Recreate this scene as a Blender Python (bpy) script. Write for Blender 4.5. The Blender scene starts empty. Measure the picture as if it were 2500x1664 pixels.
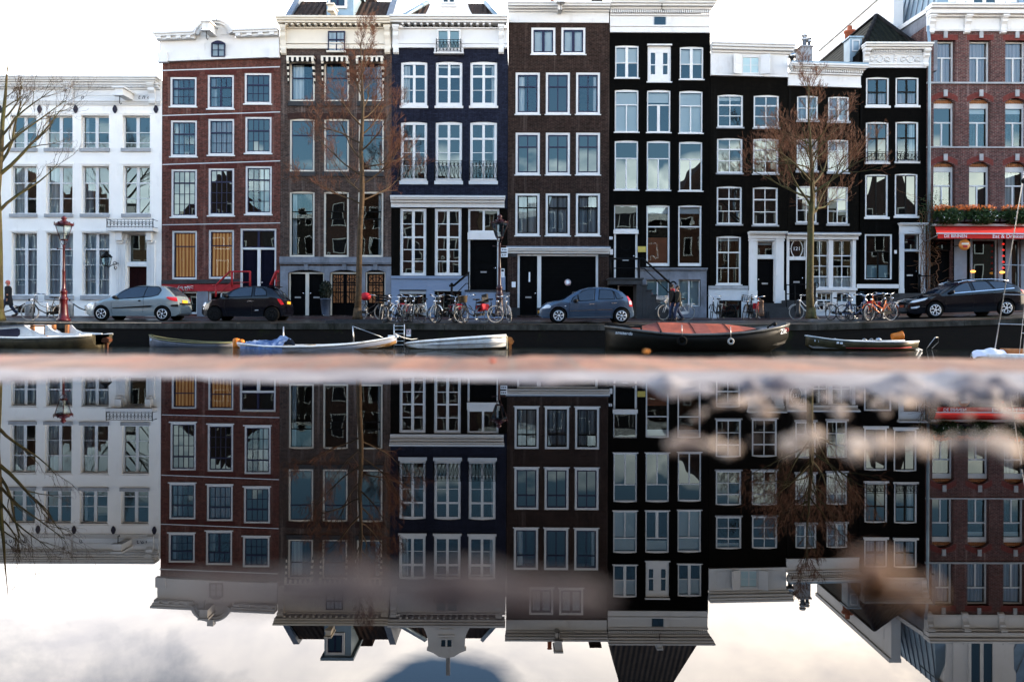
import bpy, bmesh, math, random
from mathutils import Vector, Matrix, Euler
R = math.radians
random.seed(7)
SC = bpy.context.scene
COL = SC.collection
CAMH, FPX, CX, CY, ROLL = 0.05, 2000.0, 1250.0, 781.0, 0.0038

def W(px, py, Y):
    """photo measurement (2500 px wide) -> metres on the vertical plane at distance Y"""
    dx, dy = px - CX, CY - py
    return ((dx - ROLL*dy)*Y/FPX, CAMH + (dy + ROLL*dx)*Y/FPX)
REG = {1: (0, 0, .30608), 2: (0, 440, .30608), 3: (640, 0, .27421), 4: (640, 430, .27421),
       5: (1220, 0, .27425), 6: (1220, 430, .27425), 7: (1720, 0, .33107), 8: (1720, 440, .33107)}
def rr(k, x, y):
    ox, oy, s = REG[k]
    return ox + x*s, oy + y*s
def WR(k, x, y, Y):
    return W(*rr(k, x, y), Y)

# ------------------------------------------------------------------ mesh building
class MB:
    def __init__(s): s.v, s.f, s.m, s.sm = [], [], [], []
    def add(s, v, f, mi=0, smooth=False):
        b = len(s.v); s.v += [tuple(p) for p in v]
        for q in f: s.f.append(tuple(b+i for i in q)); s.m.append(mi); s.sm.append(smooth)
        return s
    def box(s, x0, x1, y0, y1, z0, z1, mi=0):
        return s.add([(x0,y0,z0),(x1,y0,z0),(x1,y1,z0),(x0,y1,z0),(x0,y0,z1),(x1,y0,z1),(x1,y1,z1),(x0,y1,z1)],
              [(0,3,2,1),(4,5,6,7),(0,1,5,4),(1,2,6,5),(2,3,7,6),(3,0,4,7)], mi)
    def quad(s, a, b, c, d, mi=0): return s.add([a,b,c,d], [(0,1,2,3)], mi)
    def prism(s, poly, y0, y1, mi=0):
        """poly of (x,z), extruded along y"""
        n = len(poly)
        v = [(p[0],y0,p[1]) for p in poly] + [(p[0],y1,p[1]) for p in poly]
        f = [tuple(range(n)), tuple(range(2*n-1, n-1, -1))]
        f += [(i, i+n, (i+1)%n+n, (i+1)%n) for i in range(n)]
        return s.add(v, f, mi)
    def extx(s, poly, x0, x1, mi=0):
        """poly of (y,z), extruded along x"""
        n = len(poly)
        v = [(x0,p[0],p[1]) for p in poly] + [(x1,p[0],p[1]) for p in poly]
        f = [tuple(range(n)), tuple(range(2*n-1, n-1, -1))]
        f += [(i, i+n, (i+1)%n+n, (i+1)%n) for i in range(n)]
        return s.add(v, f, mi)
    def tube(s, pts, r, n=6, mi=0, cap=True, smooth=True):
        pts = [Vector(p) for p in pts]; k = len(pts)
        if not hasattr(r, '__len__'): r = [r]*k
        v = []; up = None
        for i, p in enumerate(pts):
            t = (pts[min(i+1,k-1)] - pts[max(i-1,0)])
            if t.length < 1e-9: t = Vector((0,0,1))
            t.normalize()
            if up is None:
                up = Vector((0,0,1)) if abs(t.z) < .9 else Vector((1,0,0))
            a = t.cross(up)
            if a.length < 1e-6: a = t.orthogonal()
            a.normalize(); b = t.cross(a); up = -b if False else up
            for j in range(n):
                q = 2*math.pi*j/n
                v.append(p + (a*math.cos(q) + b*math.sin(q))*r[i])
        f = [(i*n+j, i*n+(j+1)%n, (i+1)*n+(j+1)%n, (i+1)*n+j) for i in range(k-1) for j in range(n)]
        if cap and n > 2: f += [tuple(range(n-1,-1,-1)), tuple((k-1)*n+j for j in range(n))]
        return s.add(v, f, mi, smooth)
    def lathe(s, prof, c=(0,0,0), n=12, mi=0, smooth=True):
        v = []; k = len(prof)
        for (r, z) in prof:
            for j in range(n):
                q = 2*math.pi*(j+.5)/n
                v.append((c[0]+r*math.cos(q), c[1]+r*math.sin(q), c[2]+z))
        f = [(i*n+j, i*n+(j+1)%n, (i+1)*n+(j+1)%n, (i+1)*n+j) for i in range(k-1) for j in range(n)]
        f += [tuple(range(n-1,-1,-1)), tuple((k-1)*n+j for j in range(n))]
        return s.add(v, f, mi, smooth)
    def ring(s, c, R_, r, axis='y', n=24, m=6, mi=0, a0=0, a1=2*math.pi):
        full = abs(a1-a0-2*math.pi) < 1e-6
        k = n if full else n+1; v = []
        for i in range(k):
            q = a0 + (a1-a0)*i/n
            for j in range(m):
                w = 2*math.pi*j/m; rad = R_ + r*math.cos(w); h = r*math.sin(w)
                p = (rad*math.cos(q), h, rad*math.sin(q)) if axis == 'y' else \
                    ((h, rad*math.cos(q), rad*math.sin(q)) if axis == 'x' else (rad*math.cos(q), rad*math.sin(q), h))
                v.append((c[0]+p[0], c[1]+p[1], c[2]+p[2]))
        f = []
        for i in range(n if full else n):
            i2 = (i+1) % k
            for j in range(m):
                f.append((i*m+j, i*m+(j+1)%m, i2*m+(j+1)%m, i2*m+j))
        return s.add(v, f, mi, True)
    def blob(s, c, rad, n=10, m=6, mi=0, jit=0):
        v = []
        for i in range(m+1):
            t = math.pi*i/m
            for j in range(n):
                q = 2*math.pi*j/n; k = 1+random.uniform(-jit, jit)
                v.append((c[0]+rad[0]*math.sin(t)*math.cos(q)*k, c[1]+rad[1]*math.sin(t)*math.sin(q)*k, c[2]-rad[2]*math.cos(t)*k))
        f = [(i*n+j, i*n+(j+1)%n, (i+1)*n+(j+1)%n, (i+1)*n+j) for i in range(m) for j in range(n)]
        return s.add(v, f, mi, True)
    def xf(s, M, start=0):
        for i in range(start, len(s.v)): s.v[i] = tuple(M @ Vector(s.v[i]))
        return s
    def split(s, name, mats, parent=None, world=True, **kw):
        """one object per connected piece"""
        p = list(range(len(s.v)))
        def fd(a):
            while p[a] != a: p[a] = p[p[a]]; a = p[a]
            return a
        for f in s.f:
            for q in f[1:]: p[fd(q)] = fd(f[0])
        g = {}
        for f, mi, sm in zip(s.f, s.m, s.sm): g.setdefault(fd(f[0]), []).append((f, mi, sm))
        out = []
        for fs in g.values():
            m = MB(); ix = {}
            for f, mi, sm in fs:
                for q in f:
                    if q not in ix: ix[q] = len(m.v); m.v.append(s.v[q])
                m.f.append(tuple(ix[q] for q in f)); m.m.append(mi); m.sm.append(sm)
            out.append(m.build(name, mats, parent, world, **kw))
        return out
    def shear(s, k, xm):
        s.v = [(x, y, z + k*(x-xm)) for x, y, z in s.v]; return s
    def build(s, name, mats, parent=None, world=True, smooth=None, loc=None):
        me = bpy.data.meshes.new(name)
        if not isinstance(mats, (list, tuple)): mats = [mats]
        if parent is not None and world:
            r = parent
            while r.parent: r = r.parent
            o3 = r.location
        elif parent is None and world and s.v:
            if loc is None:
                xs = [p[0] for p in s.v]; ys = [p[1] for p in s.v]; zs = [p[2] for p in s.v]
                loc = ((min(xs)+max(xs))/2, (min(ys)+max(ys))/2, min(zs))
            o3 = loc
        else: o3 = (0,0,0)
        vs = [(x-o3[0], y-o3[1], z-o3[2]) for x, y, z in s.v]
        me.from_pydata(vs, [], s.f)
        for m in mats: me.materials.append(m)
        for p, mi, sm in zip(me.polygons, s.m, s.sm):
            p.material_index = mi; p.use_smooth = sm if smooth is None else smooth
        me.update()
        o = bpy.data.objects.new(name, me); COL.objects.link(o)
        if parent is not None: o.parent = parent
        elif world: o.location = o3
        return o

def empty(name, loc, label, cat, group=None, rz=0):
    o = bpy.data.objects.new(name, None); COL.objects.link(o)
    o.location = loc; o.rotation_euler = (0,0,rz); o.empty_display_size = .2
    return tag(o, label, cat, group)
def tag(o, label=None, cat=None, group=None, kind=None):
    if label: o['label'] = label
    if cat: o['category'] = cat
    if group: o['group'] = group
    if kind: o['kind'] = kind
    return o
def part(o, label): o['label'] = label; return o
def text_mb(txt, size, shear=0):
    cu = bpy.data.curves.new('lettering', 'FONT'); cu.body = txt; cu.size = size; cu.shear = shear
    cu.align_x = 'CENTER'; cu.align_y = 'CENTER'; cu.extrude = .004; cu.resolution_u = 3
    ob = bpy.data.objects.new('lettering', cu); COL.objects.link(ob)
    dg = bpy.context.evaluated_depsgraph_get(); dg.update()
    me = bpy.data.meshes.new_from_object(ob.evaluated_get(dg))
    mb = MB(); mb.add([(v.co.x, -v.co.z, v.co.y) for v in me.vertices], [tuple(p.vertices) for p in me.polygons])
    bpy.data.objects.remove(ob); bpy.data.meshes.remove(me); bpy.data.curves.remove(cu)
    return mb

# ------------------------------------------------------------------ materials
class NT:
    def __init__(s, m): s.t = m.node_tree; s.n = s.t.nodes; s.l = s.t.links
    def new(s, typ, **kw):
        n = s.n.new(typ)
        for k, v in kw.items(): setattr(n, k, v)
        return n
    def link(s, a, b): s.l.new(a, b)
    def mix(s, a, b, fac, typ='MIX'):
        n = s.new('ShaderNodeMix', data_type='RGBA', blend_type=typ)
        for sock, val in ((n.inputs[0], fac), (n.inputs[6], a), (n.inputs[7], b)):
            if hasattr(val, 'is_linked'): s.link(val, sock)
            else: sock.default_value = val if not isinstance(val, tuple) else (val+(1,) if len(val) == 3 else val)
        return n.outputs[2]
    def noise(s, vec, scale, detail=4, rough=.55, dist=0):
        n = s.new('ShaderNodeTexNoise'); n.inputs['Scale'].default_value = scale
        n.inputs['Detail'].default_value = detail; n.inputs['Roughness'].default_value = rough; n.inputs['Distortion'].default_value = dist
        if vec is not None: s.link(vec, n.inputs['Vector'])
        return n.outputs['Fac']
    def ramp(s, fac, *stops):
        n = s.new('ShaderNodeValToRGB'); e = n.color_ramp.elements
        while len(e) < len(stops): e.new(.5)
        for el, (p, c) in zip(e, stops):
            el.position = p; el.color = (c, c, c, 1) if not isinstance(c, tuple) else c+(1,)
        s.link(fac, n.inputs[0]); return n.outputs[0]
    def math(s, op, a, b=None):
        n = s.new('ShaderNodeMath', operation=op)
        for i, v in enumerate((a, b)):
            if v is None: continue
            if hasattr(v, 'is_linked'): s.link(v, n.inputs[i])
            else: n.inputs[i].default_value = v
        return n.outputs[0]
    def obj(s, swap=False, scale=(1,1,1)):
        tc = s.new('ShaderNodeTexCoord'); o = tc.outputs['Object']
        if swap:
            a = s.new('ShaderNodeSeparateXYZ'); s.link(o, a.inputs[0]); b = s.new('ShaderNodeCombineXYZ')
            s.link(s.math('ADD', a.outputs[0], a.outputs[1]), b.inputs[0]); s.link(a.outputs[2], b.inputs[1]); return b.outputs[0]
        if scale != (1,1,1):
            m = s.new('ShaderNodeMapping'); m.inputs['Scale'].default_value = scale; s.link(o, m.inputs[0]); return m.outputs[0]
        return o
    def bump(s, h, strength, dist, bsdf):
        b = s.new('ShaderNodeBump'); b.inputs['Strength'].default_value = strength; b.inputs['Distance'].default_value = dist
        s.link(h, b.inputs['Height']); s.link(b.outputs[0], bsdf.inputs['Normal'])
def newmat(name):
    m = bpy.data.materials.new(name); m.use_nodes = True
    return m, NT(m), m.node_tree.nodes['Principled BSDF']
def mat(name, col, rough=.6, metal=0, var=.25, scale=3, spec=.22, bump=0, coat=0, dirt=None):
    m, t, b = newmat(name)
    v = t.obj(); f = t.noise(v, scale, 6, .65)
    lo = tuple(c*(1-var) for c in col); hi = tuple(min(1, c*(1+var*.7)) for c in col)
    c = t.ramp(f, (.3, lo), (.7, hi))
    if dirt:
        g = t.noise(t.obj(scale=(1,1,.35)), dirt[1], 6, .7)
        c = t.mix(c, dirt[0], t.ramp(g, (dirt[2], 0.0), (min(1,dirt[2]+.2), dirt[3])))
    t.link(c, b.inputs['Base Color'])
    b.inputs['Roughness'].default_value = rough; b.inputs['Metallic'].default_value = metal
    b.inputs['Specular IOR Level'].default_value = spec; b.inputs['Coat Weight'].default_value = coat
    if coat: b.inputs['Coat Roughness'].default_value = .03
    if bump: t.bump(t.noise(v, scale*6, 5), bump, .02, b)
    return m
def brick(name, c1, c2, mortar, var=.35, rough=.9, spec=.06, bw=.21, bh=.062, ms=.008):
    m, t, b = newmat(name)
    v = t.obj(True)
    bt = t.new('ShaderNodeTexBrick'); t.link(v, bt.inputs['Vector'])
    bt.inputs['Color1'].default_value = c1+(1,); bt.inputs['Color2'].default_value = c2+(1,); bt.inputs['Mortar'].default_value = mortar+(1,)
    bt.inputs['Scale'].default_value = 1; bt.inputs['Brick Width'].default_value = bw; bt.inputs['Row Height'].default_value = bh
    bt.inputs['Mortar Size'].default_value = ms; bt.inputs['Bias'].default_value = 0
    f = t.noise(t.obj(), .9, 8, .7); g = t.noise(t.obj(scale=(1,1,.25)), 2.5, 6, .7)
    c = t.mix(bt.outputs['Color'], (0,0,0), t.ramp(f, (.35, var), (.62, 0.0)))
    c = t.mix(c, tuple(min(1, x*2.2+.01) for x in c1), t.ramp(g, (.58, 0.0), (.8, .35)))
    q = t.noise(t.obj(), 7, 4, .7); c = t.mix(c, (0,0,0), t.ramp(q, (.40, .45), (.60, 0.0)))
    k_ = t.noise(t.obj(scale=(3.2,3.2,.16)), 1.1, 5, .65); c = t.mix(c, tuple(min(1, x*1.9+.008) for x in mortar), t.ramp(k_, (.56, 0.0), (.74, .42)))
    t.link(c, b.inputs['Base Color']); b.inputs['Roughness'].default_value = rough; b.inputs['Specular IOR Level'].default_value = spec
    t.bump(bt.outputs['Fac'], -.5, .01, b)
    return m
M = {}
M['white'] = mat('white_paint', (.66,.655,.64), .6, var=.05, scale=1.2, spec=.3, dirt=((.42,.38,.33), 2.6, .56, .45))
M['stucco'] = mat('white_stucco', (.86,.83,.78), .8, var=.05, scale=.8, spec=.2, bump=.15, dirt=((.55,.52,.47), 1.6, .55, .4))
M['cream'] = mat('cream_paint', (.66,.60,.50), .55, var=.06, scale=1.2, dirt=((.45,.36,.25), 2.0, .6, .3))
M['greywhite'] = mat('grey_white_paint', (.55,.57,.58), .55, var=.08, scale=1.5)
M['navyframe'] = mat('navy_sash_paint', (.012,.012,.04), .3, var=.2)
M['blackframe'] = mat('black_sash_paint', (.008,.008,.008), .3, var=.2)
M['blackdoor'] = mat('black_door_paint', (.003,.003,.003), .5, var=.3, spec=.03)
M['navydoor'] = mat('navy_door_paint', (.004,.004,.012), .5, var=.3, spec=.05)
M['maroondoor'] = mat('maroon_door_paint', (.022,.005,.005), .5, var=.3, spec=.05)
M['redbrick'] = brick('red_brick', (.175,.055,.040), (.095,.033,.026), (.15,.095,.08))
M['brownbrick'] = brick('brown_brick', (.10,.060,.046), (.042,.031,.027), (.15,.12,.105))
M['darkbrownbrick'] = brick('dark_brown_brick', (.044,.024,.018), (.022,.014,.011), (.075,.055,.047))
M['navybrick'] = brick('navy_painted_brick', (.028,.033,.056), (.017,.020,.036), (.009,.010,.018))
M['blackbrick'] = brick('black_painted_brick', (.0030,.0027,.0019), (.0014,.0013,.001), (.0009,.0009,.0008))
M['blacktar'] = brick('dark_tarred_brick', (.0068,.0054,.0034), (.0032,.0028,.002), (.0022,.002,.0017))
M['cafebrick'] = brick('cafe_red_brick', (.15,.038,.030), (.075,.022,.020), (.19,.15,.14), ms=.013)
M['soldier'] = mat('soldier_course_brick', (.07,.016,.012), .85, var=.5, scale=9)
M['soldierdark'] = mat('dark_soldier_course', (.035,.016,.012), .85, var=.5, scale=9)
M['soldierred'] = mat('bright_soldier_course', (.135,.030,.024), .85, var=.4, scale=9)
M['bluestone'] = mat('blue_grey_stone', (.17,.185,.215), .7, var=.35, scale=1.5, bump=.15, dirt=((.05,.05,.05), 1.6, .5, .6))
M['darkstone'] = mat('dark_stone', (.034,.035,.037), .7, var=.4, scale=2, bump=.2, dirt=((.02,.02,.018), 1.8, .5, .7))
M['lightstone'] = mat('light_sill_stone', (.33,.34,.35), .7, var=.25, scale=3)
M['blueplaster'] = mat('pale_blue_plaster', (.19,.24,.33), .75, var=.08, scale=1, dirt=((.2,.24,.3), 1.5, .6, .4))
M['shopgrey'] = mat('grey_shop_paint', (.20,.22,.26), .6, var=.15)
M['redpaint'] = mat('red_paint', (.33,.018,.022), .5, var=.2)
M['rooftile'] = None
M['zinc'] = mat('zinc_sheet', (.22,.30,.36), .45, .35, var=.2, scale=1.5)
M['lead'] = mat('lead_flashing', (.16,.19,.23), .5, .2, var=.25)
M['blackiron'] = mat('black_iron', (.004,.004,.0045), .45, var=.3, spec=.08)
M['redlamp'] = mat('red_lacquered_iron', (.060,.0055,.007), .3, var=.45, coat=.2)
M['darkred'] = mat('dark_red_iron', (.028,.006,.008), .35, var=.45, coat=.2)
M['wood'] = mat('warm_wood', (.36,.14,.05), .5, var=.35, scale=6)
M['anchor'] = mat('black_wall_anchor', (.010,.008,.022), .5)
M['chrome'] = mat('chrome', (.7,.7,.72), .18, 1, var=.1)
M['steel'] = mat('brushed_steel', (.5,.5,.5), .35, 1, var=.2)
M['rubber'] = mat('black_rubber', (.006,.006,.006), .8, var=.3, spec=.05)
M['greyrubber'] = mat('worn_grey_tyre', (.35,.34,.32), .8, var=.25)
M['plasticblack'] = mat('black_plastic', (.006,.006,.0065), .5, var=.2, spec=.1)
M['sign'] = mat('white_enamel', (.75,.76,.78), .35, var=.05)
M['gold'] = mat('brass_plaque', (.50,.40,.10), .4, .3, var=.15)
M['terracotta'] = mat('terracotta', (.35,.10,.05), .8)
M['blackframe'].node_tree.nodes['Principled BSDF'].inputs['Specular IOR Level'].default_value = .05
M['interior'] = mat('room_wall', (.06,.05,.045), .9, var=.5, scale=.5)
M['orangecurtain'] = None
def curtain_mat(name, c1, c2, scale=14, trans=.35):
    m, t, b = newmat(name)
    v = t.obj(scale=(1,1,.07))
    w = t.new('ShaderNodeTexWave', wave_type='BANDS', bands_direction='X'); w.inputs['Scale'].default_value = scale*.1
    w.inputs['Distortion'].default_value = 5; w.inputs['Detail'].default_value = 3; t.link(v, w.inputs['Vector'])
    cc = t.mix(c1, c2, w.outputs['Fac']); t.link(cc, b.inputs['Base Color'])
    if name.startswith('orange'): t.link(cc, b.inputs['Emission Color']); b.inputs['Emission Strength'].default_value = .13; b.inputs['Roughness'].default_value = .9  # weak glow in the orange cloth stands in for light from the room behind
    b.inputs['Specular IOR Level'].default_value = .1
    return m
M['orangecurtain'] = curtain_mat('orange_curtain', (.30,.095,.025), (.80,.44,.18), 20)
M['whitecurtain'] = curtain_mat('white_curtain', (.55,.57,.60), (.85,.86,.86), 16)
M['netcurtain'] = curtain_mat('net_curtain', (.22,.24,.28), (.42,.45,.48), 14)
M['sheer'] = curtain_mat('sheer_white_curtain', (.40,.43,.48), (.80,.83,.85), 11)
M['pinkcurtain'] = curtain_mat('pink_grey_curtain', (.30,.23,.25), (.48,.38,.40), 20)
M['blind'] = mat('white_blind', (.80,.84,.85), .8, var=.03)
M['frosted'] = mat('frosted_panel', (.42,.58,.60), .6, var=.08)
M['orangepanel'] = mat('orange_panel', (.50,.13,.05), .6, var=.2)

def glass_mat(name, base=.10, wav=.004, scale=1.6, tint=(.74,.95,1), dark=False):
    m, t, b = newmat(name); t.n.remove(b)
    out = t.n['Material Output']
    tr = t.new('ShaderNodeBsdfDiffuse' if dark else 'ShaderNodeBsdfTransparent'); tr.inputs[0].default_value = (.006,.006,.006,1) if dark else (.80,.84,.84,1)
    gl = t.new('ShaderNodeBsdfGlossy'); gl.inputs[0].default_value = tint+(1,); gl.inputs['Roughness'].default_value = .0
    fr = t.new('ShaderNodeFresnel'); fr.inputs[0].default_value = 1.5
    f = t.math('ADD', t.math('MULTIPLY', fr.outputs[0], 1.4), base)
    mx = t.new('ShaderNodeMixShader'); t.link(f, mx.inputs[0]); t.link(tr.outputs[0], mx.inputs[1]); t.link(gl.outputs[0], mx.inputs[2])
    t.link(mx.outputs[0], out.inputs[0])
    bp = t.new('ShaderNodeBump'); bp.inputs['Strength'].default_value = 1; bp.inputs['Distance'].default_value = wav
    t.link(t.noise(t.obj(scale=(1,1,.6)), scale, 0, .5, .8), bp.inputs['Height']); t.link(bp.outputs[0], gl.inputs['Normal']); t.link(bp.outputs[0], fr.inputs['Normal'])
    return m
M['glass'] = glass_mat('window_glass', .03, .0015, .8)
M['oldglass'] = glass_mat('old_wavy_glass', .026, .0035, 1.1)
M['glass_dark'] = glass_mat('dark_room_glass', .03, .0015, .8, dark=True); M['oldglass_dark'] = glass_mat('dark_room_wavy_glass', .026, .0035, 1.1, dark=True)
M['carglass'] = glass_mat('car_glass', .10, 0, 1)
def emit_mat(name, col, s):
    m, t, b = newmat(name)
    b.inputs['Base Color'].default_value = col+(1,); b.inputs['Emission Color'].default_value = col+(1,); b.inputs['Emission Strength'].default_value = s
    return m
M['orangelamp'] = emit_mat('lit_orange_lamp', (1,.35,.06), 1.2)
M['redlampglow'] = emit_mat('lit_red_lamp', (.8,.03,.02), .35)
def tile_mat(name, c):
    m, t, b = newmat(name)
    v = t.obj(); w = t.new('ShaderNodeTexWave', wave_type='BANDS', bands_direction='X', wave_profile='SIN'); w.inputs['Scale'].default_value = 1.25
    t.link(v, w.inputs['Vector'])
    z = t.new('ShaderNodeTexWave', wave_type='BANDS', bands_direction='Z', wave_profile='SAW'); z.inputs['Scale'].default_value = 1.1; t.link(v, z.inputs['Vector'])
    f = t.noise(v, 4, 5, .7)
    col = t.ramp(f, (.3, tuple(x*.5 for x in c)), (.75, tuple(x*1.6 for x in c)))
    t.link(col, b.inputs['Base Color']); b.inputs['Roughness'].default_value = .8; b.inputs['Specular IOR Level'].default_value = .08
    h = t.math('ADD', w.outputs['Fac'], t.math('MULTIPLY', z.outputs['Fac'], .8)); t.bump(h, 1, .06, b)
    return m
M['rooftile'] = tile_mat('dark_roof_tiles', (.012,.011,.011))
M['brownrooftile'] = tile_mat('brown_roof_tiles', (.04,.026,.020))
M['mossroof'] = tile_mat('mossy_roof_tiles', (.010,.011,.007))
# ------------------------------------------------------------------ ground heights on the far bank
def ramp(x): return 0.0 if x < 7.0 else min(.75, .0021*(x-7)**2 if x < 12 else .0525+.021*1.75*(x-12)*.95)
def G(x, y):
    t = (y-31.0)/7.0
    return -.11 + .25*max(0, min(1.1, t)) + ramp(x)
FAC = 38.0
class House:
    def __init__(s, name, label, x0, x1, ztop, wall, F=FAC, depth=9, zbase=-.5, group='terraced canal houses along the far quay'):
        s.F, s.x0, s.x1, s.ztop, s.wall, s.depth, s.zb = F, x0+.004, x1-.004, ztop, wall, depth, zbase
        s.op = []
        s.root = empty(name, ((x0+x1)/2, F, G((x0+x1)/2, F)), label, 'house', group)
    def P(s, k, x, y): return WR(k, x, y, s.F)
    def rect(s, k, x0, y0, x1, y1):
        ym, xm = (y0+y1)/2, (x0+x1)/2
        return s.P(k,x0,ym)[0], s.P(k,x1,ym)[0], s.P(k,xm,y1)[1], s.P(k,xm,y0)[1]
    # --- walls with real openings
    def finish(s, rev=.3, mats=None, split=None):
        F = s.F; xs = {s.x0, s.x1}; zs = {s.zb, s.ztop}
        if split: zs |= set(split)
        for (a, b, c, d, r) in s.op: xs |= {a, b}; zs |= {c, d}
        xs = sorted(xs); zs = sorted(zs); mb = MB()
        for i in range(len(xs)-1):
            for j in range(len(zs)-1):
                cx, cz = (xs[i]+xs[i+1])/2, (zs[j]+zs[j+1])/2
                if any(a < cx < b and c < cz < d for (a, b, c, d, r) in s.op): continue
                if cz < s.zb: continue
                mb.quad((xs[i],F,zs[j]), (xs[i+1],F,zs[j]), (xs[i+1],F,zs[j+1]), (xs[i],F,zs[j+1]))
        for (a, b, c, d, r) in s.op:
            t = d-r
            mb.quad((a,F,c), (a,F,t), (a,F+rev,t), (a,F+rev,c)); mb.quad((b,F,t), (b,F,c), (b,F+rev,c), (b,F+rev,t))
            mb.quad((a,F,c), (a,F+rev,c), (b,F+rev,c), (b,F,c))
            n = 8 if r else 1
            for i in range(n):
                u0, u1 = i/n, (i+1)/n
                z0, z1 = t + r*(1-(2*u0-1)**2), t + r*(1-(2*u1-1)**2); p, q = a+(b-a)*u0, a+(b-a)*u1
                mb.quad((p,F,z0), (q,F,z1), (q,F+rev,z1), (p,F+rev,z0))
                if r: mb.quad((p,F,z0), (p,F,d), (q,F,d), (q,F,z1))
        B = F+s.depth; a, b, c, d = s.x0, s.x1, s.zb, s.ztop
        mb.quad((a,F,c),(a,F,d),(a,B,d),(a,B,c)); mb.quad((b,F,d),(b,F,c),(b,B,c),(b,B,d))
        mb.quad((a,B,c),(a,B,d),(b,B,d),(b,B,c)); mb.quad((a,F,d),(b,F,d),(b,B,d),(a,B,d))
        return mb.build('wall', mats or [s.wall], s.root)
    # --- boxes proud of the wall
    def band(s, name, k, x0, y0, x1, y1, out, m, back=.06, parent=None, slope=0):
        a, b, c, d = s.rect(k, x0, y0, x1, y1); mb = MB().box(a, b, s.F-out, s.F+back, c, d)
        if slope: mb.shear(slope, (a+b)/2)
        return mb.build(name, m, parent or s.root)
    def stack(s, name, k, rows, m, slope=0, dent=None, parent=None, extra=None):
        """cornice: rows of (x0,y0,x1,y1,out); dent = (x0,y0,x1,y1,out,count)"""
        mb = MB(); xm = None
        for (x0,y0,x1,y1,out) in rows:
            a, b, c, d = s.rect(k, x0, y0, x1, y1); xm = (a+b)/2 if xm is None else xm
            mb.box(a, b, s.F-out, s.F+.06-out*.02, c, d)
        if dent:
            for (x0,y0,x1,y1,out,n,fr) in (dent if isinstance(dent, list) else [dent]):
                a, b, c, d = s.rect(k, x0, y0, x1, y1); w = (b-a)/n
                for i in range(n): mb.box(a+w*i, a+w*(i+fr), s.F-out, s.F, c, d)
        if extra: extra(mb)
        if slope: mb.shear(slope, xm)
        return mb.build(name, m, parent or s.root)
    def console(s, k, x0, y0, x1, y1, out, m):
        a, b, c, d = s.rect(k, x0, y0, x1, y1); h = d-c; F = s.F
        pr = [(F+.02,d), (F-out,d), (F-out,d-.15*h), (F-out*.72,d-.24*h), (F-out*.78,d-.36*h), (F-out*.5,d-.5*h), (F-out*.38,d-.72*h), (F-out*.5,d-.84*h), (F-out*.42,d-.95*h), (F-.05,c), (F+.02,c)]
        mb = MB().extx(pr, a, b); mb.box(a-.03, b+.03, F-out-.03, F+.01, d-.10*h, d-.004)
        return mb.build('console', m, s.root)
    def rawwin(s, *a, **kw): return s._win(*a, **kw)
    def win(s, k, x0, y0, x1, y1, **kw): return s._win(*s.rect(k, x0, y0, x1, y1), **kw)
    def _win(s, X0, X1, Z0, Z1, rise=0, fw=.09, fb=None, ft=None, sash=None, sw=.045, secs=((1,1,1),), cm=.05, mu=.026, tr=.06,
             inset=.05, sill='lightstone', sillh=.10, sillout=.07, curtain=(), glass='glass', frame='white', hole=True, name='window', parent=None, Y=None, cut=True, lab=None):
        F = s.F if Y is None else Y; y0 = F+inset
        if hole: s.op.append((X0, X1, Z0, Z1, rise))
        fb = fw if fb is None else fb; ft = fw if ft is None else ft
        mb = MB(); D = .09
        mb.box(X0, X0+fw, y0, y0+D, Z0, Z1-rise); mb.box(X1-fw, X1, y0, y0+D, Z0, Z1-rise)
        mb.box(X0+fw, X1-fw, y0, y0+D, Z0, Z0+fb)
        zt = Z1-rise-ft*(1 if not rise else .55)
        if rise:
            n = 8; arc = [(X0+(X1-X0)*i/n, Z1-rise+rise*(1-(2*i/n-1)**2)) for i in range(n+1)]
            mb.prism([(X0+fw,zt), (X1-fw,zt), (X1-fw,Z1-rise-.001), (X1,Z1-rise-.001)] + arc[::-1][1:-1] + [(X0,Z1-rise-.001), (X0+fw,Z1-rise-.001)], y0-.002, y0+D)
        else: mb.box(X0+fw, X1-fw, y0, y0+D, zt, Z1)
        a, b, c, d = X0+fw, X1-fw, Z0+fb, zt
        sm = MB() if sash else mb; pn = MB(); ys, ye = y0+.022, y0+.066
        if sash:
            sm.box(a, a+sw, ys, ye, c, d); sm.box(b-sw, b, ys, ye, c, d); sm.box(a+sw, b-sw, ys, ye, c, c+sw); sm.box(a+sw, b-sw, ys, ye, d-sw, d)
            a, b, c, d = a+sw, b-sw, c+sw, d-sw
        tot = sum(q[0] for q in secs); z = d
        for si, q in enumerate(secs):
            fr, nc, nr = q[:3]; ct = q[3] if len(q) > 3 else cm
            zb_ = z-(d-c)*fr/tot
            hi = z-(tr/2 if si else 0); lo = zb_+(tr/2 if si < len(secs)-1 else 0)
            if si < len(secs)-1: sm.box(a, b, ys-.012, ye, zb_-tr/2, zb_+tr/2)
            for i in range(1, nc):
                t = ct if (nc == 2 or i*2 == nc and ct > mu*1.5) else mu
                x = a+(b-a)*i/nc; sm.box(x-t/2, x+t/2, ys-(.006 if t > mu else 0), ye, lo, hi)
            for j in range(1, nr):
                zz = lo+(hi-lo)*j/nr; sm.box(a, b, ys+.006, ye-.006, zz-mu/2, zz+mu/2)
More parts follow.
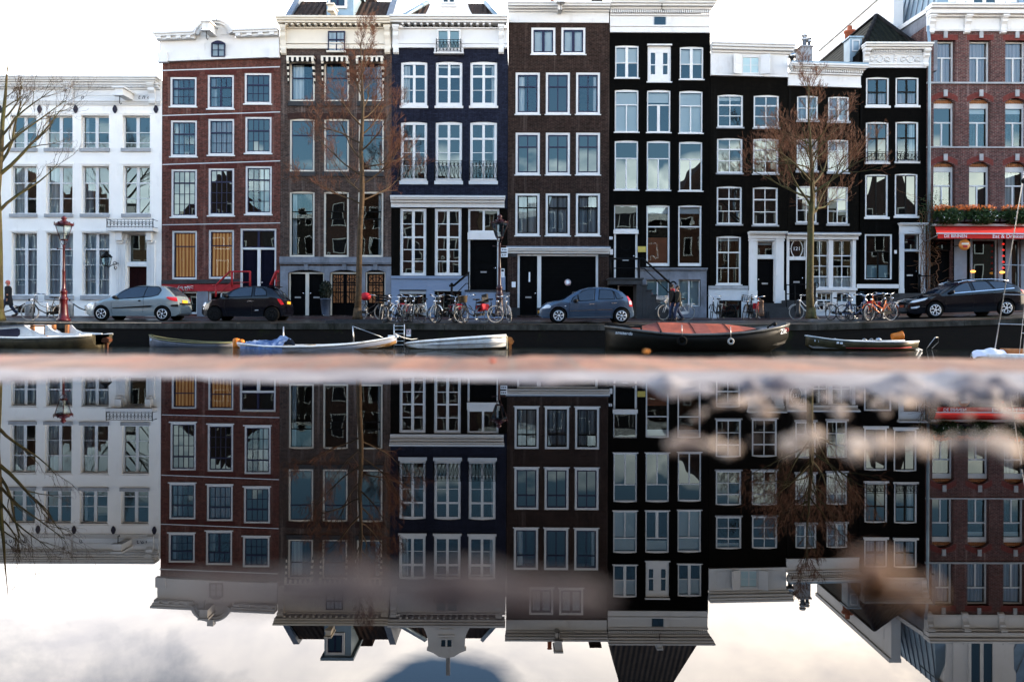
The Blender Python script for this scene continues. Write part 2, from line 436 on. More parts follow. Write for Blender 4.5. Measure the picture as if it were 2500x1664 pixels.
            for i in range(nc):
                for j in range(nr):
                    p0, p1 = a+(b-a)*i/nc, a+(b-a)*(i+1)/nc; q0, q1 = lo+(hi-lo)*j/nr, lo+(hi-lo)*(j+1)/nr
                    t1, t2 = random.gauss(0,.0022)*(p1-p0), random.gauss(0,.0022)*(q1-q0); yp = y0+.045
                    pn.quad((p0,yp-t1-t2,q0), (p1,yp+t1-t2,q0), (p1,yp+t1+t2,q1), (p0,yp-t1+t2,q1))
            z = zb_
        o = mb.build(name, M[frame] if isinstance(frame, str) else frame, parent or s.root)
        if lab: o['label'] = lab
        if sash: sm.build('sash', M[sash], o)
        pn.build('pane', M[glass if curtain or glass+'_dark' not in M or name in ('attic_window',) else glass+'_dark'], o)
        if sill: MB().box(X0-.05, X1+.05, F-sillout, y0+.02, Z0-sillh, Z0-.003).build('sill', M[sill], o)
        for (kind, mm, f) in curtain:
            cb = MB(); yc = y0+.16; p0, p1, q0, q1 = a, b, c, d
            if kind == 'left': p1 = a+(b-a)*f
            elif kind == 'right': p0 = b-(b-a)*f
            elif kind == 'top': q0 = d-(d-c)*f
            elif kind == 'bottom': q1 = c+(d-c)*f
            flat = mm in ('blind', 'frosted', 'orangepanel'); n = 1 if flat else max(6, int((p1-p0)*26))
            ph = random.random()*6; v = []
            for i in range(n+1):
                x = p0+(p1-p0)*i/n; yy = yc+(0 if flat else .03*math.sin(ph+i*2.1)+.012*math.sin(i*5.3))
                sk = 0
                v += [(x, yy, q0), (x+sk, yy, q1)]
            cb.add(v, [(2*i, 2*i+2, 2*i+3, 2*i+1) for i in range(n)], 0, not flat)
            cb.build('blind' if flat else 'curtain', M[mm], o)
        return o
    def door(s, k, x0, y0, x1, y1, m='blackdoor', inset=.14, hole=True, panels=((.12,.88,.55,.93),(.12,.88,.08,.42)), handle='r', slot=True, lab=None):
        X0, X1, Z0, Z1 = s.rect(k, x0, y0, x1, y1) if k else (x0, y0, x1, y1)
        if hole: s.op.append((X0, X1, Z0, Z1, 0))
        y = s.F+inset; mb = MB().box(X0, X1, y, y+.06, Z0, Z1)
        for (u0, u1, v0, v1) in panels:
            a, b, c, d = X0+(X1-X0)*u0, X0+(X1-X0)*u1, Z0+(Z1-Z0)*v0, Z0+(Z1-Z0)*v1
            mb.box(a, b, y-.018, y+.01, c, c+.035); mb.box(a, b, y-.018, y+.01, d-.035, d)
            mb.box(a, a+.035, y-.0165, y+.01, c+.035, d-.035); mb.box(b-.035, b, y-.0165, y+.01, c+.035, d-.035)
            mb.box(a+.07, b-.07, y-.010, y+.01, c+.07, d-.07)
        o = mb.build('door', M[m], s.root)
        if lab: o['label'] = lab
        if handle:
            hx = X1-.08 if handle == 'r' else X0+.08; hz = Z0+1.02
            MB().tube([(hx,y-.06,hz),(hx,y,hz)], .018, 8).blob((hx,y-.07,hz), (.035,.03,.035), 8, 5).build('handle', M['chrome'], o)
        if slot:
            mx = (X0+X1)/2; mz = Z0+.8
            MB().box(mx-.14, mx+.14, y-.022, y, mz, mz+.07).build('letterbox', M['steel'], o)
        return o
    def lintels(s, m, h=.24, pad=.14, skip=()):
        """soldier courses over the openings, 4 mm proud"""
        for i, (a, b, c, d, r) in enumerate(s.op):
            if i in skip: continue
            n = 8; mb = MB()
            for j in range(n):
                u0, u1 = j/n, (j+1)/n
                f = lambda u: d-r+r*(1-(2*u-1)**2)+.004
                p, q = a-pad+(b-a+2*pad)*u0, a-pad+(b-a+2*pad)*u1
                mb.quad((p,s.F-.004,f(u0)), (q,s.F-.004,f(u1)), (q,s.F-.004,f(u1)+h), (p,s.F-.004,f(u0)+h))
            mb.build('lintel', m, s.root)
    def hoist(s, X, Z, m='white', out=.9, w=.26, h=.42, hook=True, y=None):
        F = s.F if y is None else y
        mb = MB().box(X-w/2, X+w/2, F-out, F+.1, Z-h/2, Z+h/2-.08)
        mb.box(X-w*.72, X+w*.72, F-out-.08, F+.1, Z+h/2-.078, Z+h/2)
        mb.box(X-w*.66, X+w*.66, F-out-.05, F-out+.22, Z-h/2-.05, Z-h/2-.002)
        o = mb.build('hoist_beam', M[m], s.root)
        if hook:
            MB().tube([(X,F-out+.08,Z-h/2-.05), (X,F-out+.08,Z-h/2-.38), (X+.05,F-out+.08,Z-h/2-.44), (X+.08,F-out+.08,Z-h/2-.36)], .018, 6).build('hook', M['blackiron'], o)
        return o
    def railing(s, X0, X1, Z0, Z1, out=.25, m='blackiron', style='loop', parent=None, name='balcony_railing'):
        F = s.F; y = F-out; mb = MB(); r = .014
        for z in (Z0+.03, Z1):
            mb.tube([(X0,F,z),(X0,y,z),(X1,y,z),(X1,F,z)], r, 5, cap=True)
        mb.tube([(X0,y,Z1-.10),(X1,y,Z1-.10)], r*.7, 4)
        n = max(4, int((X1-X0)/.16)); w = (X1-X0)/n; h = Z1-.1-Z0
        for i in range(n+1): mb.tube([(X0+w*i,y,Z0),(X0+w*i,y,Z1)], r*.75, 4)
        for i in range(n):
            cx = X0+w*(i+.5)
            if style == 'loop': mb.ring((cx,y,Z0+.06+h*.3), min(w*.42,h*.28), r*.6, 'y', 8, 4); mb.ring((cx,y,Z0+.02+h*.75), min(w*.40,h*.22), r*.6, 'y', 8, 4)
            else: mb.tube([(cx-w*.45,y,Z0+.05),(cx,y,Z0+h*.55),(cx+w*.45,y,Z1-.1)], r*.6, 4); mb.tube([(cx+w*.45,y,Z0+.05),(cx,y,Z0+h*.55),(cx-w*.45,y,Z1-.1)], r*.6, 4)
        for X in (X0, X1): mb.tube([(X,y,Z0-.04),(X,y,Z1+.05)], r*1.5, 5)
        return mb.build(name, M[m], parent or s.root)
def scaled(k, *rows):
    return [(x0,y0,x1,y1,o) for (x0,y0,x1,y1,o) in rows]
def Xp(px, py=450, F=FAC): return W(px, py, F)[0]
def Zp(px, py, F=FAC): return W(px, py, F)[1]
S2 = .30608/.27421
# ================================================================== HOUSE 1: white stucco house
h = House('white_stucco_house', 'wide white stucco canal house with lettered frieze and iron balcony over its door', Xp(-170), Xp(395), Zp(100,196), M['stucco'])
cols = [(-70,-6), (26,89), (111,177), (198,266), (299,366)]
def PW(h, x0, y0, x1, y1, **kw):
    ym, xm = (y0+y1)/2, (x0+x1)/2
    return h._win(W(x0,ym,h.F)[0], W(x1,ym,h.F)[0], W(xm,y1,h.F)[1], W(xm,y0,h.F)[1], **kw)
for i, (a, b) in enumerate(cols):
    PW(h, a, 282, b, 362, fw=.06, secs=((.50,2,1,.15),(.34,2,1,.15),(.16,2,1,.15)), tr=.035, inset=.17, sillh=.16, sill='lightstone', curtain=[('left','whitecurtain',.12)] if i == 3 else ())
    PW(h, a+1, 405, b, 522 if i < 4 else 522, fw=.06, secs=((.34,2,1,.14),(.66,2,2,.14)), tr=.06, inset=.17, sillh=.16, curtain=[('left','whitecurtain',.35)] if i in (1,2) else ([('left','netcurtain',.3)] if i == 3 else ()))
    if i < 4:
        PW(h, a+2, 568, b+1, 721, fw=.06, secs=((.25,2,1,.14),(.75,2,3,.14)), tr=.07, inset=.17, sillh=.2, curtain=[('left','sheer',.5),('right','sheer',.5)])
        a0, b0, c0, d0 = W(a+8,750,FAC)[0], W(b-3,750,FAC)[0], W(a,766,FAC)[1], W(a,746,FAC)[1]
        h._win(a0, b0, c0, d0, fw=.05, secs=((1,2,1),), inset=.15, sill=None, lab='low barred basement window')
h.door(None, W(310,700,FAC)[0], W(358,700,FAC)[0], W(330,773,FAC)[1], W(330,650,FAC)[1], 'maroondoor', inset=.25, panels=((.08,.46,.6,.94),(.54,.92,.6,.94),(.08,.46,.08,.5),(.54,.92,.08,.5)), slot=False)
PW(h, 310, 571, 358, 640, fw=.05, secs=((1,1,1),), inset=.25, sill=None, name='transom_window')
h.finish(.35)
# recessed window heads, door surround, balcony
mb = MB()
for i, (a, b) in enumerate(cols):
    for (ya, yb) in ((277,282),(399.5,405),(563,568)):
        if i == 4 and ya == 563: continue
        X0, X1, Z0, Z1 = W(a,ya,FAC)[0], W(b,ya,FAC)[0], W(a,yb,FAC)[1], W(a,ya,FAC)[1]
        mb.box(X0-.05, X1+.05, FAC-.035, FAC+.02, Z1-.03, Z1+.03)
mb.split('window_hood', M['stucco'], h.root)
mb = MB()
for (a, b) in ((286,308),(360,379)):
    X0, X1 = W(a,680,FAC)[0], W(b,680,FAC)[0]; z0, z1 = -.2, W(a,592,FAC)[1]
    mb.box(X0, X1, FAC-.09, FAC+.02, z0, z1)
    for j in range(4): mb.box(X0+.05+j*(X1-X0-.1)/4, X0+.02+(j+1)*(X1-X0-.1)/4, FAC-.105, FAC-.08, z0+.5, z1-.15)
    mb.box(X0-.03, X1+.03, FAC-.12, FAC+.02, z1, z1+.1); mb.box(X0-.04, X1+.04, FAC-.13, FAC+.02, z0, z0+.55)
    mb.box(X0+.06, X1-.06, FAC-.35, FAC-.121, W(a,588,FAC)[1], W(a,567,FAC)[1]); mb.box(X0+.09, X1-.09, FAC-.22, FAC-.122, W(a,594,FAC)[1], W(a,588.2,FAC)[1])
mb.box(W(307,645,FAC)[0]+.02, W(361,645,FAC)[0]-.02, FAC+.1, FAC+.36, W(330,650,FAC)[1]+.004, W(330,641,FAC)[1]-.004)
mb.build('door_surround', M['white'], h.root)
MB().box(W(273,560,FAC)[0], W(386,560,FAC)[0], FAC-.55, FAC+.05, W(330,566.5,FAC)[1], W(330,559,FAC)[1]).build('balcony', M['white'], h.root)
h.railing(W(274,550,FAC)[0], W(385,550,FAC)[0], W(330,558.5,FAC)[1], W(330,539,FAC)[1], .5)
def H1x(mb):
    pass
cor = h.stack('cornice', 1, [(-600,626,1285,640,.55), (-600,640,1275,655,.48), (-600,655,1268,668,.40), (-600,668,1285,685,.30), (-600,706,1285,716,.16), (-600,716,1285,765,.08), (-600,765,1285,802,.065), (-600,802,1285,812,.12), (-600,812,1285,826,.08), (-600,826,1285,838,.05)],
        M['white'], dent=[(-590,686,1283,705,.26,170,.6)])
for x in (545, 1195, -90): h.console(1, x, 668, x+52, 838, .34, M['white'])
for (t, x) in (('n h l e m', 140), ('d', 545), ('n', 660), ('t h e i', 1165)):
    X, Z = WR(1, x, 777, FAC); lm = text_mb(t, .30, .35); lm.xf(Matrix.Translation((X, FAC-.07, Z))); lm.build('lettering', M['anchor'], cor)
for px in (97, 185, 281, 381, 0):
    X, Z = W(px, 267, FAC); n = 14
    MB().prism([(X+.11*math.cos(q)*(1-.3*abs(math.sin(q))), Z+.19*math.sin(q)) for q in [2*math.pi*i/n for i in range(n)]], FAC-.04, FAC).build('wall_anchor', M['anchor'], h.root)
X, Z = W(318, 237, FAC); h.hoist(X, Z, 'white', 1.1, .36, .36)
MB().box(Xp(-170)+.1, Xp(394), FAC+.5, FAC+8, Zp(100,196)-.1, Zp(100,196)+.05).build('roof', M['lead'], h.root)
MB().box(Xp(-170), Xp(285), FAC-.05, FAC+.05, -.4, W(100,740,FAC)[1]).build('plinth', M['stucco'], h.root) if False else None

# ================================================================== HOUSE 2: red brick house with arched white gable cornice
h = House('red_brick_house', 'red brick canal house with white arched cornice and orange curtains on its ground floor', Xp(395), Xp(684.5), Zp(540,137), M['redbrick'])
X, Z = h.P(1, 1752, 400)
r2 = dict(fw=.085, sash='navyframe', inset=.03, sill='white', sillh=.06, sillout=.05, mu=.028, tr=.07)
rows = [[(1357,615,1567,850),(1655,598,1865,868),(1950,583,2163,828)], [(1360,960,1570,1248),(1660,948,1867,1237),(1955,932,2165,1222)], [(1365,1350,1570,1730),(1662,1342,1867,1718),(1957,1325,2167,1708)]]
for ri, row in enumerate(rows):
    for ci, q in enumerate(row):
        secs = ((.36,4,1,.028),(.64,4,2,.028)); cur = []
        if ri == 0: secs = ((.34,4,1,.028),(.66,2,2,.09)) if ci == 1 else ((.36,4,1,.028),(.64,4,2,.028))
        if ri == 1: cur = [[('left','netcurtain',.5)], [('full','pinkcurtain',1)], []][ci]
        if ri == 0 and ci < 2: cur = [('left','netcurtain',.25)]
        if ri == 2: secs = ((.26,4,1,.022),(.74,4,3,.022)); cur = [[], [], [('right','whitecurtain',.45)]][ci]
        h.win(1, *q, secs=secs, curtain=cur, glass='oldglass', **r2)
r2['inset'] = .05; r2['sill'] = None; r2['tr'] = .05
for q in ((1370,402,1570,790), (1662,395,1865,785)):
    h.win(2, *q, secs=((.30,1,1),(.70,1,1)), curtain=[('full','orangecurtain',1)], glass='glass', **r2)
# double door under a wide fanlight
a, b, c, d = h.rect(2, 1915, 383, 2203, 835)
h.op.append((a, b, c-1.2, d, 0))
zm = h.P(2,2000,543)[1]
h._win(a, b, zm-.05, d, fw=.09, sash='navyframe', secs=((1,2,1,.1),), inset=.05, sill=None, hole=False, glass='oldglass', name='transom_window')
xm = h.P(2,2062,700)[0]; zb2 = h.P(2,2060,870)[1]-.9
fr = MB().box(a, a+.09, h.F+.05, h.F+.2, zb2, zm-.054).box(b-.09, b, h.F+.05, h.F+.2, zb2, zm-.054).box(xm-.07, xm+.07, h.F+.05, h.F+.2, zb2, zm-.054)
fr.build('door_frame', M['white'], h.root)
for (p, q, hd) in ((a+.092, xm-.072, 'l'), (xm+.072, b-.092, 'l')):
    h.door(None, p, q, zb2+.2, zm-.056, 'navydoor', inset=.12, hole=False, handle=hd, slot=False)
# basement openings
h.win(2, 1440, 885, 1572, 1065, fw=.08, secs=((1,1,1),), inset=.12, sill=None, glass='oldglass', lab='dark basement opening framed in white')
h.win(2, 1662, 882, 1855, 1012, fw=.09, secs=((1,2,1),), inset=.08, sill=None, curtain=[('bottom','blind',.5)], lab='basement window with half blind')
h.finish(.25)
h.lintels(M['soldier'], .27, .13, skip=(11,12,13))
h.band('plinth', 2, 1293, 885, 1439, 1100, .03, M['bluestone']); h.band('plinth', 2, 1573, 885, 1661, 1100, .03, M['bluestone']); h.band('plinth', 2, 1856, 885, 1914, 1100, .03, M['bluestone'])
h.band('sill_band', 2, 1293, 792, 1914, 824, .09, M['darkstone'], slope=.02)
fas = h.band('fascia', 2, 1293, 829, 1914, 884, .05, M['redpaint'])
gp = [[(1417,868),(1432,842),(1448,850),(1420,866),(1455,852)], [(1455,845),(1458,868),(1466,880),(1476,846),(1478,868)], [(1484,848),(1482,882),(1500,870),(1498,856),(1484,862),(1505,842)], [(1500,850),(1545,842),(1544,864),(1515,852),(1520,872),(1502,846)]]
g = MB()
for st in gp: g.tube([(WR(2,x,y,h.F)[0], h.F-.056, WR(2,x,y,h.F)[1]) for x, y in st], .013, 4)
g.build('graffiti', M['white'], fas)
for (x0,y0,x1,y1) in ((1285,545,2232,553),(1292,905,2235,912),(1296,1295,2235,1302)): h.band('string_course', 1, x0, y0, x1, y1, .012, M['greywhite'], slope=.035)
h.band('string_course', 2, 1296, 345, 2235, 351, .012, M['greywhite'], slope=.02)
# white gable cornice with arch
def k2(mb):
    P = lambda x, y: h.P(1, x, y)
    cx, cz = P(1722, 268); r = P(1880,268)[0]-cx; n = 16
    arc = lambda rad: [(cx+rad*math.cos(math.pi*i/n), cz-.1+rad*.74*math.sin(math.pi*i/n)) for i in range(n+1)]
    o, i1, i2 = arc(r), arc(r*.88), arc(r*.74)
    for q in range(n):
        for (A, B, d) in ((o, i1, .42), (i1, i2, .30)):
            mb.prism([A[q], A[q+1], B[q+1], B[q]], h.F-d, h.F+.05)
    mb.prism([p for p in arc(r*.76)], h.F-.10, h.F+.05)
    mb.box(cx-.14, cx+.14, h.F-.46, h.F-.1, cz-.1+r*.62, cz+r*.82)
    for sx in (-1, 1):
        x0, x1 = (P(1248,300)[0], cx-r+.03) if sx < 0 else (cx+r-.03, P(2228,300)[0])
        z = P(1722, 258)[1]
        mb.box(x0, x1, h.F-.46, h.F+.05, z-.10, z); mb.box(x0+.05, x1, h.F-.40, h.F+.05, z-.2, z-.1); mb.box(x0+.1, x1, h.F-.3, h.F+.05, z-.33, z-.2)
        for j in range(4):
            xx = x0+.25+(x1-x0-.5)*j/3; mb.box(xx-.11, xx+.11, h.F-.38, h.F-.1, z-.32, z-.205)
    zA, zB = P(1722,300)[1], P(1722,478)[1]
    mb.box(P(1278,400)[0], P(2230,400)[0], h.F-.08, h.F+.05, zB+.42, zA-.05); mb.box(cx-r*.95, cx+r*.95, h.F-.085, h.F+.05, zA-.06, cz-.098)
    mb.box(P(1278,400)[0], P(1640,400)[0], h.F-.10, h.F, zB+.40, zA-.25); mb.box(P(1860,400)[0], P(2230,400)[0], h.F-.10, h.F, zB+.40, zA-.25)
    mb.box(P(1278,400)[0], P(2230,400)[0], h.F-.18, h.F+.05, zB-.02, zB+.12); mb.box(P(1278,400)[0], P(2230,400)[0], h.F-.13, h.F+.05, zB+.12, zB+.41)
    for x in (1270, 2155): mb.box(P(x,400)[0], P(x+80,400)[0], h.F-.22, h.F+.05, zB-.06, zB+.4)
mb = MB(); k2(mb); mb.shear(.043, Xp(540)); mb.build('cornice', M['white'], h.root)
X0, X1, Z0, Z1 = h.rect(1, 1697, 336, 1806, 466)
h._win(X0, X1, Z0, Z1, rise=.12, fw=.05, frame='navyframe', secs=((1,2,2,.04),), Y=h.F-.25, hole=False, inset=.04, sill=None, glass='oldglass', name='attic_window')
X, Z = h.P(1, 1705, 262); h.hoist(X, Z, 'white', 1.0, .34, .42)
MB().box(Xp(400), Xp(682), FAC+.4, FAC+8.5, Zp(540,154), Zp(540,120)).build('roof', M['rooftile'], h.root)
# red stoop with railing in front of the double door
mb = MB(); zf = zb2+.2
x0s, x1s = h.P(2,1905,800)[0], h.P(2,2215,800)[0]
mb.box(x0s, x1s, h.F-1.0, h.F-.06, -.2, zf-.01)
for j in range(5): mb.box(x0s-.28*(j+1), x0s-.28*j-.002, h.F-1.0, h.F-.06, -.2, zf-.01-.2*(j+1))
mb.build('stoop', M['darkstone'], h.root)
P2 = lambda x, y, yy: (WR(2,x,y,yy)[0], yy, WR(2,x,y,yy)[1])
mb = MB(); ya = h.F-1.0
mb.tube([P2(1695,838,ya), P2(1722,838,ya), P2(1832,728,ya), P2(1995,728,ya)], .045, 6)
mb.tube([P2(1722,930,ya), P2(1722,838,ya)], .045, 6); mb.tube([P2(1850,850,ya), P2(1850,726,ya)], .05, 6); mb.tube([P2(1995,850,ya), P2(1995,726,ya)], .045, 6)
mb.tube([P2(1760,898,ya), P2(1840,815,ya), P2(1995,812,ya)], .018, 5)
mb.build('railing', M['redpaint'], h.root)
mb = MB(); mb.tube([P2(2160,835,ya), P2(2205,728,ya), P2(2225,728,ya)], .075, 8); mb.tube([P2(2200,845,ya), P2(2203,730,ya)], .035, 6); mb.tube([P2(2200,802,ya), P2(2228,802,ya)], .02, 5)
mb.build('railing', M['redpaint'], h.root)

# ================================================================== HOUSE 3: brown brick house, cream cornice
h = House('brown_brick_house', 'brown brick canal house with cream cornice, striped awnings and a grey stone ground floor', Xp(684.5), Xp(955.5), Zp(820,118), M['brownbrick'])
aw = []
for (x0, x1) in ((245,468),(550,773),(858,1083)):
    cur = {245: [('left','whitecurtain',.55)], 550: [], 858: [('right','whitecurtain',.22)]}[x0]
    aw.append(h.win(3, x0, 545, x1, 903, fw=.085, frame='cream', sash='navyframe', sw=.035, secs=((.40,1,1),(.60,1,1)), tr=.05, inset=.06, sill='darkstone', sillh=.22, curtain=cur, rise=.05))
for (x0, x1) in ((245,466),(550,772),(858,1083)):
    h.win(3, x0, 1056, x1, 1528, fw=.085, frame='cream', sash='navyframe', sw=.03, secs=((.29,1,1),(.71,1,1)), tr=.05, inset=.05, sill='darkstone', sillh=.22, rise=.05)
for (x0, x1) in ((243,466),(548,771),(852,1078)):
    cur = {243: [('left','whitecurtain',.2)], 548: [], 852: [('right','whitecurtain',.15)]}[x0]
    h.win(4, x0, 135, x1, 718, fw=.085, frame='cream', sash='blackframe', sw=.03, secs=((.29,1,1),(.12,1,1),(.59,1,1)), tr=.045, inset=.05, sill=None, rise=.05, curtain=cur, glass='oldglass')
zst = h.P(4,600,800)[1]
ops = len(h.op)
h.op.append(h.rect(4, 232, 832, 552, 1238)+(.16,)); h.op.append(h.rect(4, 602, 832, 862, 1238)+(.16,)); h.op.append(h.rect(4, 918, 832, 1098, 1238)+(.14,))
h.finish(.3)
h.lintels(M['soldierdark'], .28, .1, skip=(6,7,8,9,10,11))
# stone ground floor: pieces between the door openings, 20 mm proud
mb = MB(); F = h.F
def stone(x0, x1, y0, y1, out=.03):
    a, b, c, d = h.rect(4, x0, y0, x1, y1); mb.box(a, b, F-out, F+.02, c, d)
for (a, b) in ((162,232),(552,602),(862,918),(1098,1149)): stone(a, b, 800, 1245)
for (x0, x1, r) in ((232,552,.16),(602,862,.16),(918,1098,.14)):
    a, b, c, d = h.rect(4, x0, 800, x1, 832); n = 10; z0 = d-(d-c)
    for i in range(n):
        u0, u1 = i/n, (i+1)/n; f = lambda u: c-r+r*(1-(2*u-1)**2)
        mb.prism([(a+(b-a)*u0, f(u0)), (a+(b-a)*u1, f(u1)), (a+(b-a)*u1, d), (a+(b-a)*u0, d)], F-.03, F+.02)
    mb.box((a+b)/2-.09, (a+b)/2+.09, F-.07, F, c-.02, c+.26)
mb.build('stone_ground_floor', M['bluestone'], h.root)
h.stack('stone_band', 4, [(160,720,1150,772,.14), (160,772,1149,784,.10)], M['bluestone'])
def jambs(h, k, x0, x1, y0, y1, w, m, head=True, inset=.12, mids=()):
    a, b, c, d = h.rect(k, x0, y0, x1, y1); mb = MB(); F = h.F
    mb.box(a, a+w, F+inset, F+inset+.12, c, d-(w if head else 0)); mb.box(b-w, b, F+inset, F+inset+.12, c, d-(w if head else 0))
    if head: mb.box(a, b, F+inset-.002, F+inset+.12, d-w, d)
    for (m0, m1) in mids: mb.box(m0, m1, F+inset, F+inset+.12, c, d-w)
    return mb.build('door_frame', m, h.root)
xm0, xm1 = h.P(4,380,1000)[0], h.P(4,411,1000)[0]
jambs(h, 4, 233, 551, 854, 1238, .07, M['cream'], mids=((xm0,xm1),)); jambs(h, 4, 603, 861, 854, 1238, .07, M['cream']); jambs(h, 4, 919, 1097, 854, 1238, .06, M['cream'])
for (x0, x1, hd) in ((243.5,379,'r'),(412,543,'l')): h.door(4, x0, 862, x1, 1238, 'blackdoor', inset=.16, hole=False, handle=hd, panels=((.1,.9,.50,.95),(.1,.9,.04,.26)))
for (x0, x1) in ((612,733),(734,852),(927,1090)):
    o = h.door(4, x0, 862, x1, 1238, 'blackdoor', inset=.16, hole=False, handle=None, slot=False, panels=())
    a, b, c, d = h.rect(4, x0, 880, x1, 1125); fy = h.F+.155; w = b-a
    g = MB().box(a+.1*w, b-.1*w, fy-.002, fy+.003, c, d); g.build('amber_glass', M['wood'], o)
    g = MB(); H_ = d-c
    for t in (.28,.36,.62): g.tube([(a+.1*w,fy-.006,d-H_*t),(b-.1*w,fy-.006,d-H_*t)], .028, 4)
    for t in (.1,.33,.5,.67,.9): g.tube([(a+w*t,fy-.006,c),(a+w*t,fy-.006,d)], .022, 4)
    g.ring((a+w*.5,fy-.006,d-H_*.30), w*.36, .016, 'y', 14, 4, a0=0, a1=math.pi); g.ring((a+w*.5,fy-.006,d-H_*.55), w*.16, .016, 'y', 12, 4)
    g.tube([(a+.1*w,fy-.006,d-H_*.7),(a+.5*w,fy-.006,d-H_*.95),(a+.9*w,fy-.006,d-H_*.7)], .016, 4); g.tube([(a+.12*w,fy-.006,d-H_*.02),(a+.5*w,fy-.006,d-H_*.30),(a+.88*w,fy-.006,d-H_*.02)], .016, 4)
    g.build('door_ironwork', M['blackiron'], o)
# cornice
def k3(mb):
    a, b, c, d = h.rect(3, 160, 250, 1150, 440)
    mb.box(a, b, h.F-.05, h.F+.06, c+.2, d)
h.stack('cornice', 3, [(145,180,1150,196,.60), (148,196,1150,214,.54), (152,214,1150,232,.46), (160,250,1150,262,.14), (160,385,1150,396,.12), (160,405,1150,440,.10)], M['cream'], dent=[(225,235,1095,249,.40,17,.4)], extra=k3)
h.console(3, 172, 240, 218, 492, .30, M['cream']); h.console(3, 1094, 240, 1142, 485, .30, M['cream'])
X0, X1, Z0, Z1 = h.rect(3, 590, 286, 742, 464)
h._win(X0, X1, Z0, Z1, fw=.05, frame='navyframe', secs=((.42,2,1,.05),(.58,2,1,.05)), Y=h.F-.16, hole=False, inset=.03, sill='cream', sillh=.07, curtain=(), name='attic_window')
MB().box(X0+.02, X1-.02, h.F-.07, h.F-.052, Z0+.02, Z1-.02).build('attic_curtain', M['whitecurtain'], h.root)
# steep tiled roof with dormer
def P3(x, y, Y): q = WR(3, x, y, Y); return (q[0], Y, q[1])
mb = MB(); zt = h.P(3,600,172)[1]; xl, xr = Xp(684.5)+.05, Xp(955.5)-.35
mb.extx([(h.F+.1,zt-.05), (h.F+2.4,zt+1.75), (h.F+6.5,zt+1.75), (h.F+9,zt-.05)], xl+.3, xr).build('roof', M['brownrooftile'], h.root)
mb = MB()
for (xa, xb) in ((xl,xl+.28),(xr+.004,xr+.30)): mb.extx([(h.F+.02,zt-.05), (h.F+2.4,zt+2.0), (h.F+6.6,zt+2.0), (h.F+9,zt-.05)], xa, xb)
mb.split('parapet', M['lead'], h.root)
dx0, dx1 = h.P(3,560,60)[0], h.P(3,800,60)[0]; zd0, zd1 = zt+.0, zt+1.75; yd = h.F+.35
mb = MB().box(dx0, dx1, yd, yd+2.4, zd0-.05, zd1); mb.box(dx0-.15, dx1+.15, yd-.15, yd+2.4, zd1, zd1+.14)
dm = mb.build('dormer', M['zinc'], h.root)
h._win(dx0+.08, dx1-.30, zd0+.62, zd1-.12, fw=.1, sash='navyframe', secs=((1,2,1,.08),), Y=yd-.12, hole=False, inset=.03, sill=None, parent=dm, curtain=())
MB().box(dx0+.2, dx1-.42, yd-.035, yd-.012, zd0+.75, zd1-.25).build('dormer_blind', M['blind'], dm)
X, Z = h.P(3, 640, 115); h.hoist(X, Z, 'cream', .75, .24, .3, hook=False, y=h.F+.0)
MB().box(Xp(850), Xp(885), FAC+3.2, FAC+4.2, zt+1.5, zt+2.4).build('chimney', M['darkbrownbrick'], h.root)
# striped drop awnings of house 3
for (x0, x1) in ((232,474),(537,778),(846,1086)):
    X0, X1, Z0, Z1 = h.rect(3, x0, 524, x1, 750); F = h.F; mb = MB(); n = 11; y = F-.30
    mb.box(X0, X1, F-.34, F-.002, Z1-.03, Z1+.03, 0)
    mb.box(X0+.02, X1-.02, F-.33, F-.004, Z1-.10, Z1-.032, 1)
    w = (X1-X0)/n
    for i in range(n):
        a = X0+w*i; m = 5; pts = [(a,Z1-.031),(a+w,Z1-.031)]+[(a+w/2+w/2*math.cos(math.pi*j/m), Z1-.17-.07*math.sin(math.pi*j/m)) for j in range(m+1)]
        mb.prism(pts, y-.042, y-.034, i % 2)
    for sx in (0, 1):
        xx = X0 if sx == 0 else X1
        k = 9
        for i in range(k):
            t0, t1 = i/k, (i+1)/k; za, zb = Z1-.05-(Z1-Z0-.05)*t0, Z1-.05-(Z1-Z0-.05)*t1
            ya, yb = y+.28*t0, y+.28*t1
            d = .20*(1-t0*.55) if False else .20
            mb.add([(xx-.008,ya,za),(xx-.008,ya+d*(1-t0),za),(xx-.008,yb+d*(1-t1),zb),(xx-.008,yb,zb),(xx+.008,ya,za),(xx+.008,ya+d*(1-t0),za),(xx+.008,yb+d*(1-t1),zb),(xx+.008,yb,zb)],
                   [(0,3,2,1),(4,5,6,7),(0,4,7,3),(1,2,6,5)], (i+1) % 2)
            # striped wing facing the street
            q = -1 if sx else 1
            mb.quad((xx,ya-.01,za),(xx+q*.13*(1-.6*t0),ya-.01,za),(xx+q*.13*(1-.6*t1),yb-.01,zb),(xx,yb-.01,zb), (i+1) % 2)
    aw_o = mb.build('awning', [M['cream'], M['blackframe']], h.root)

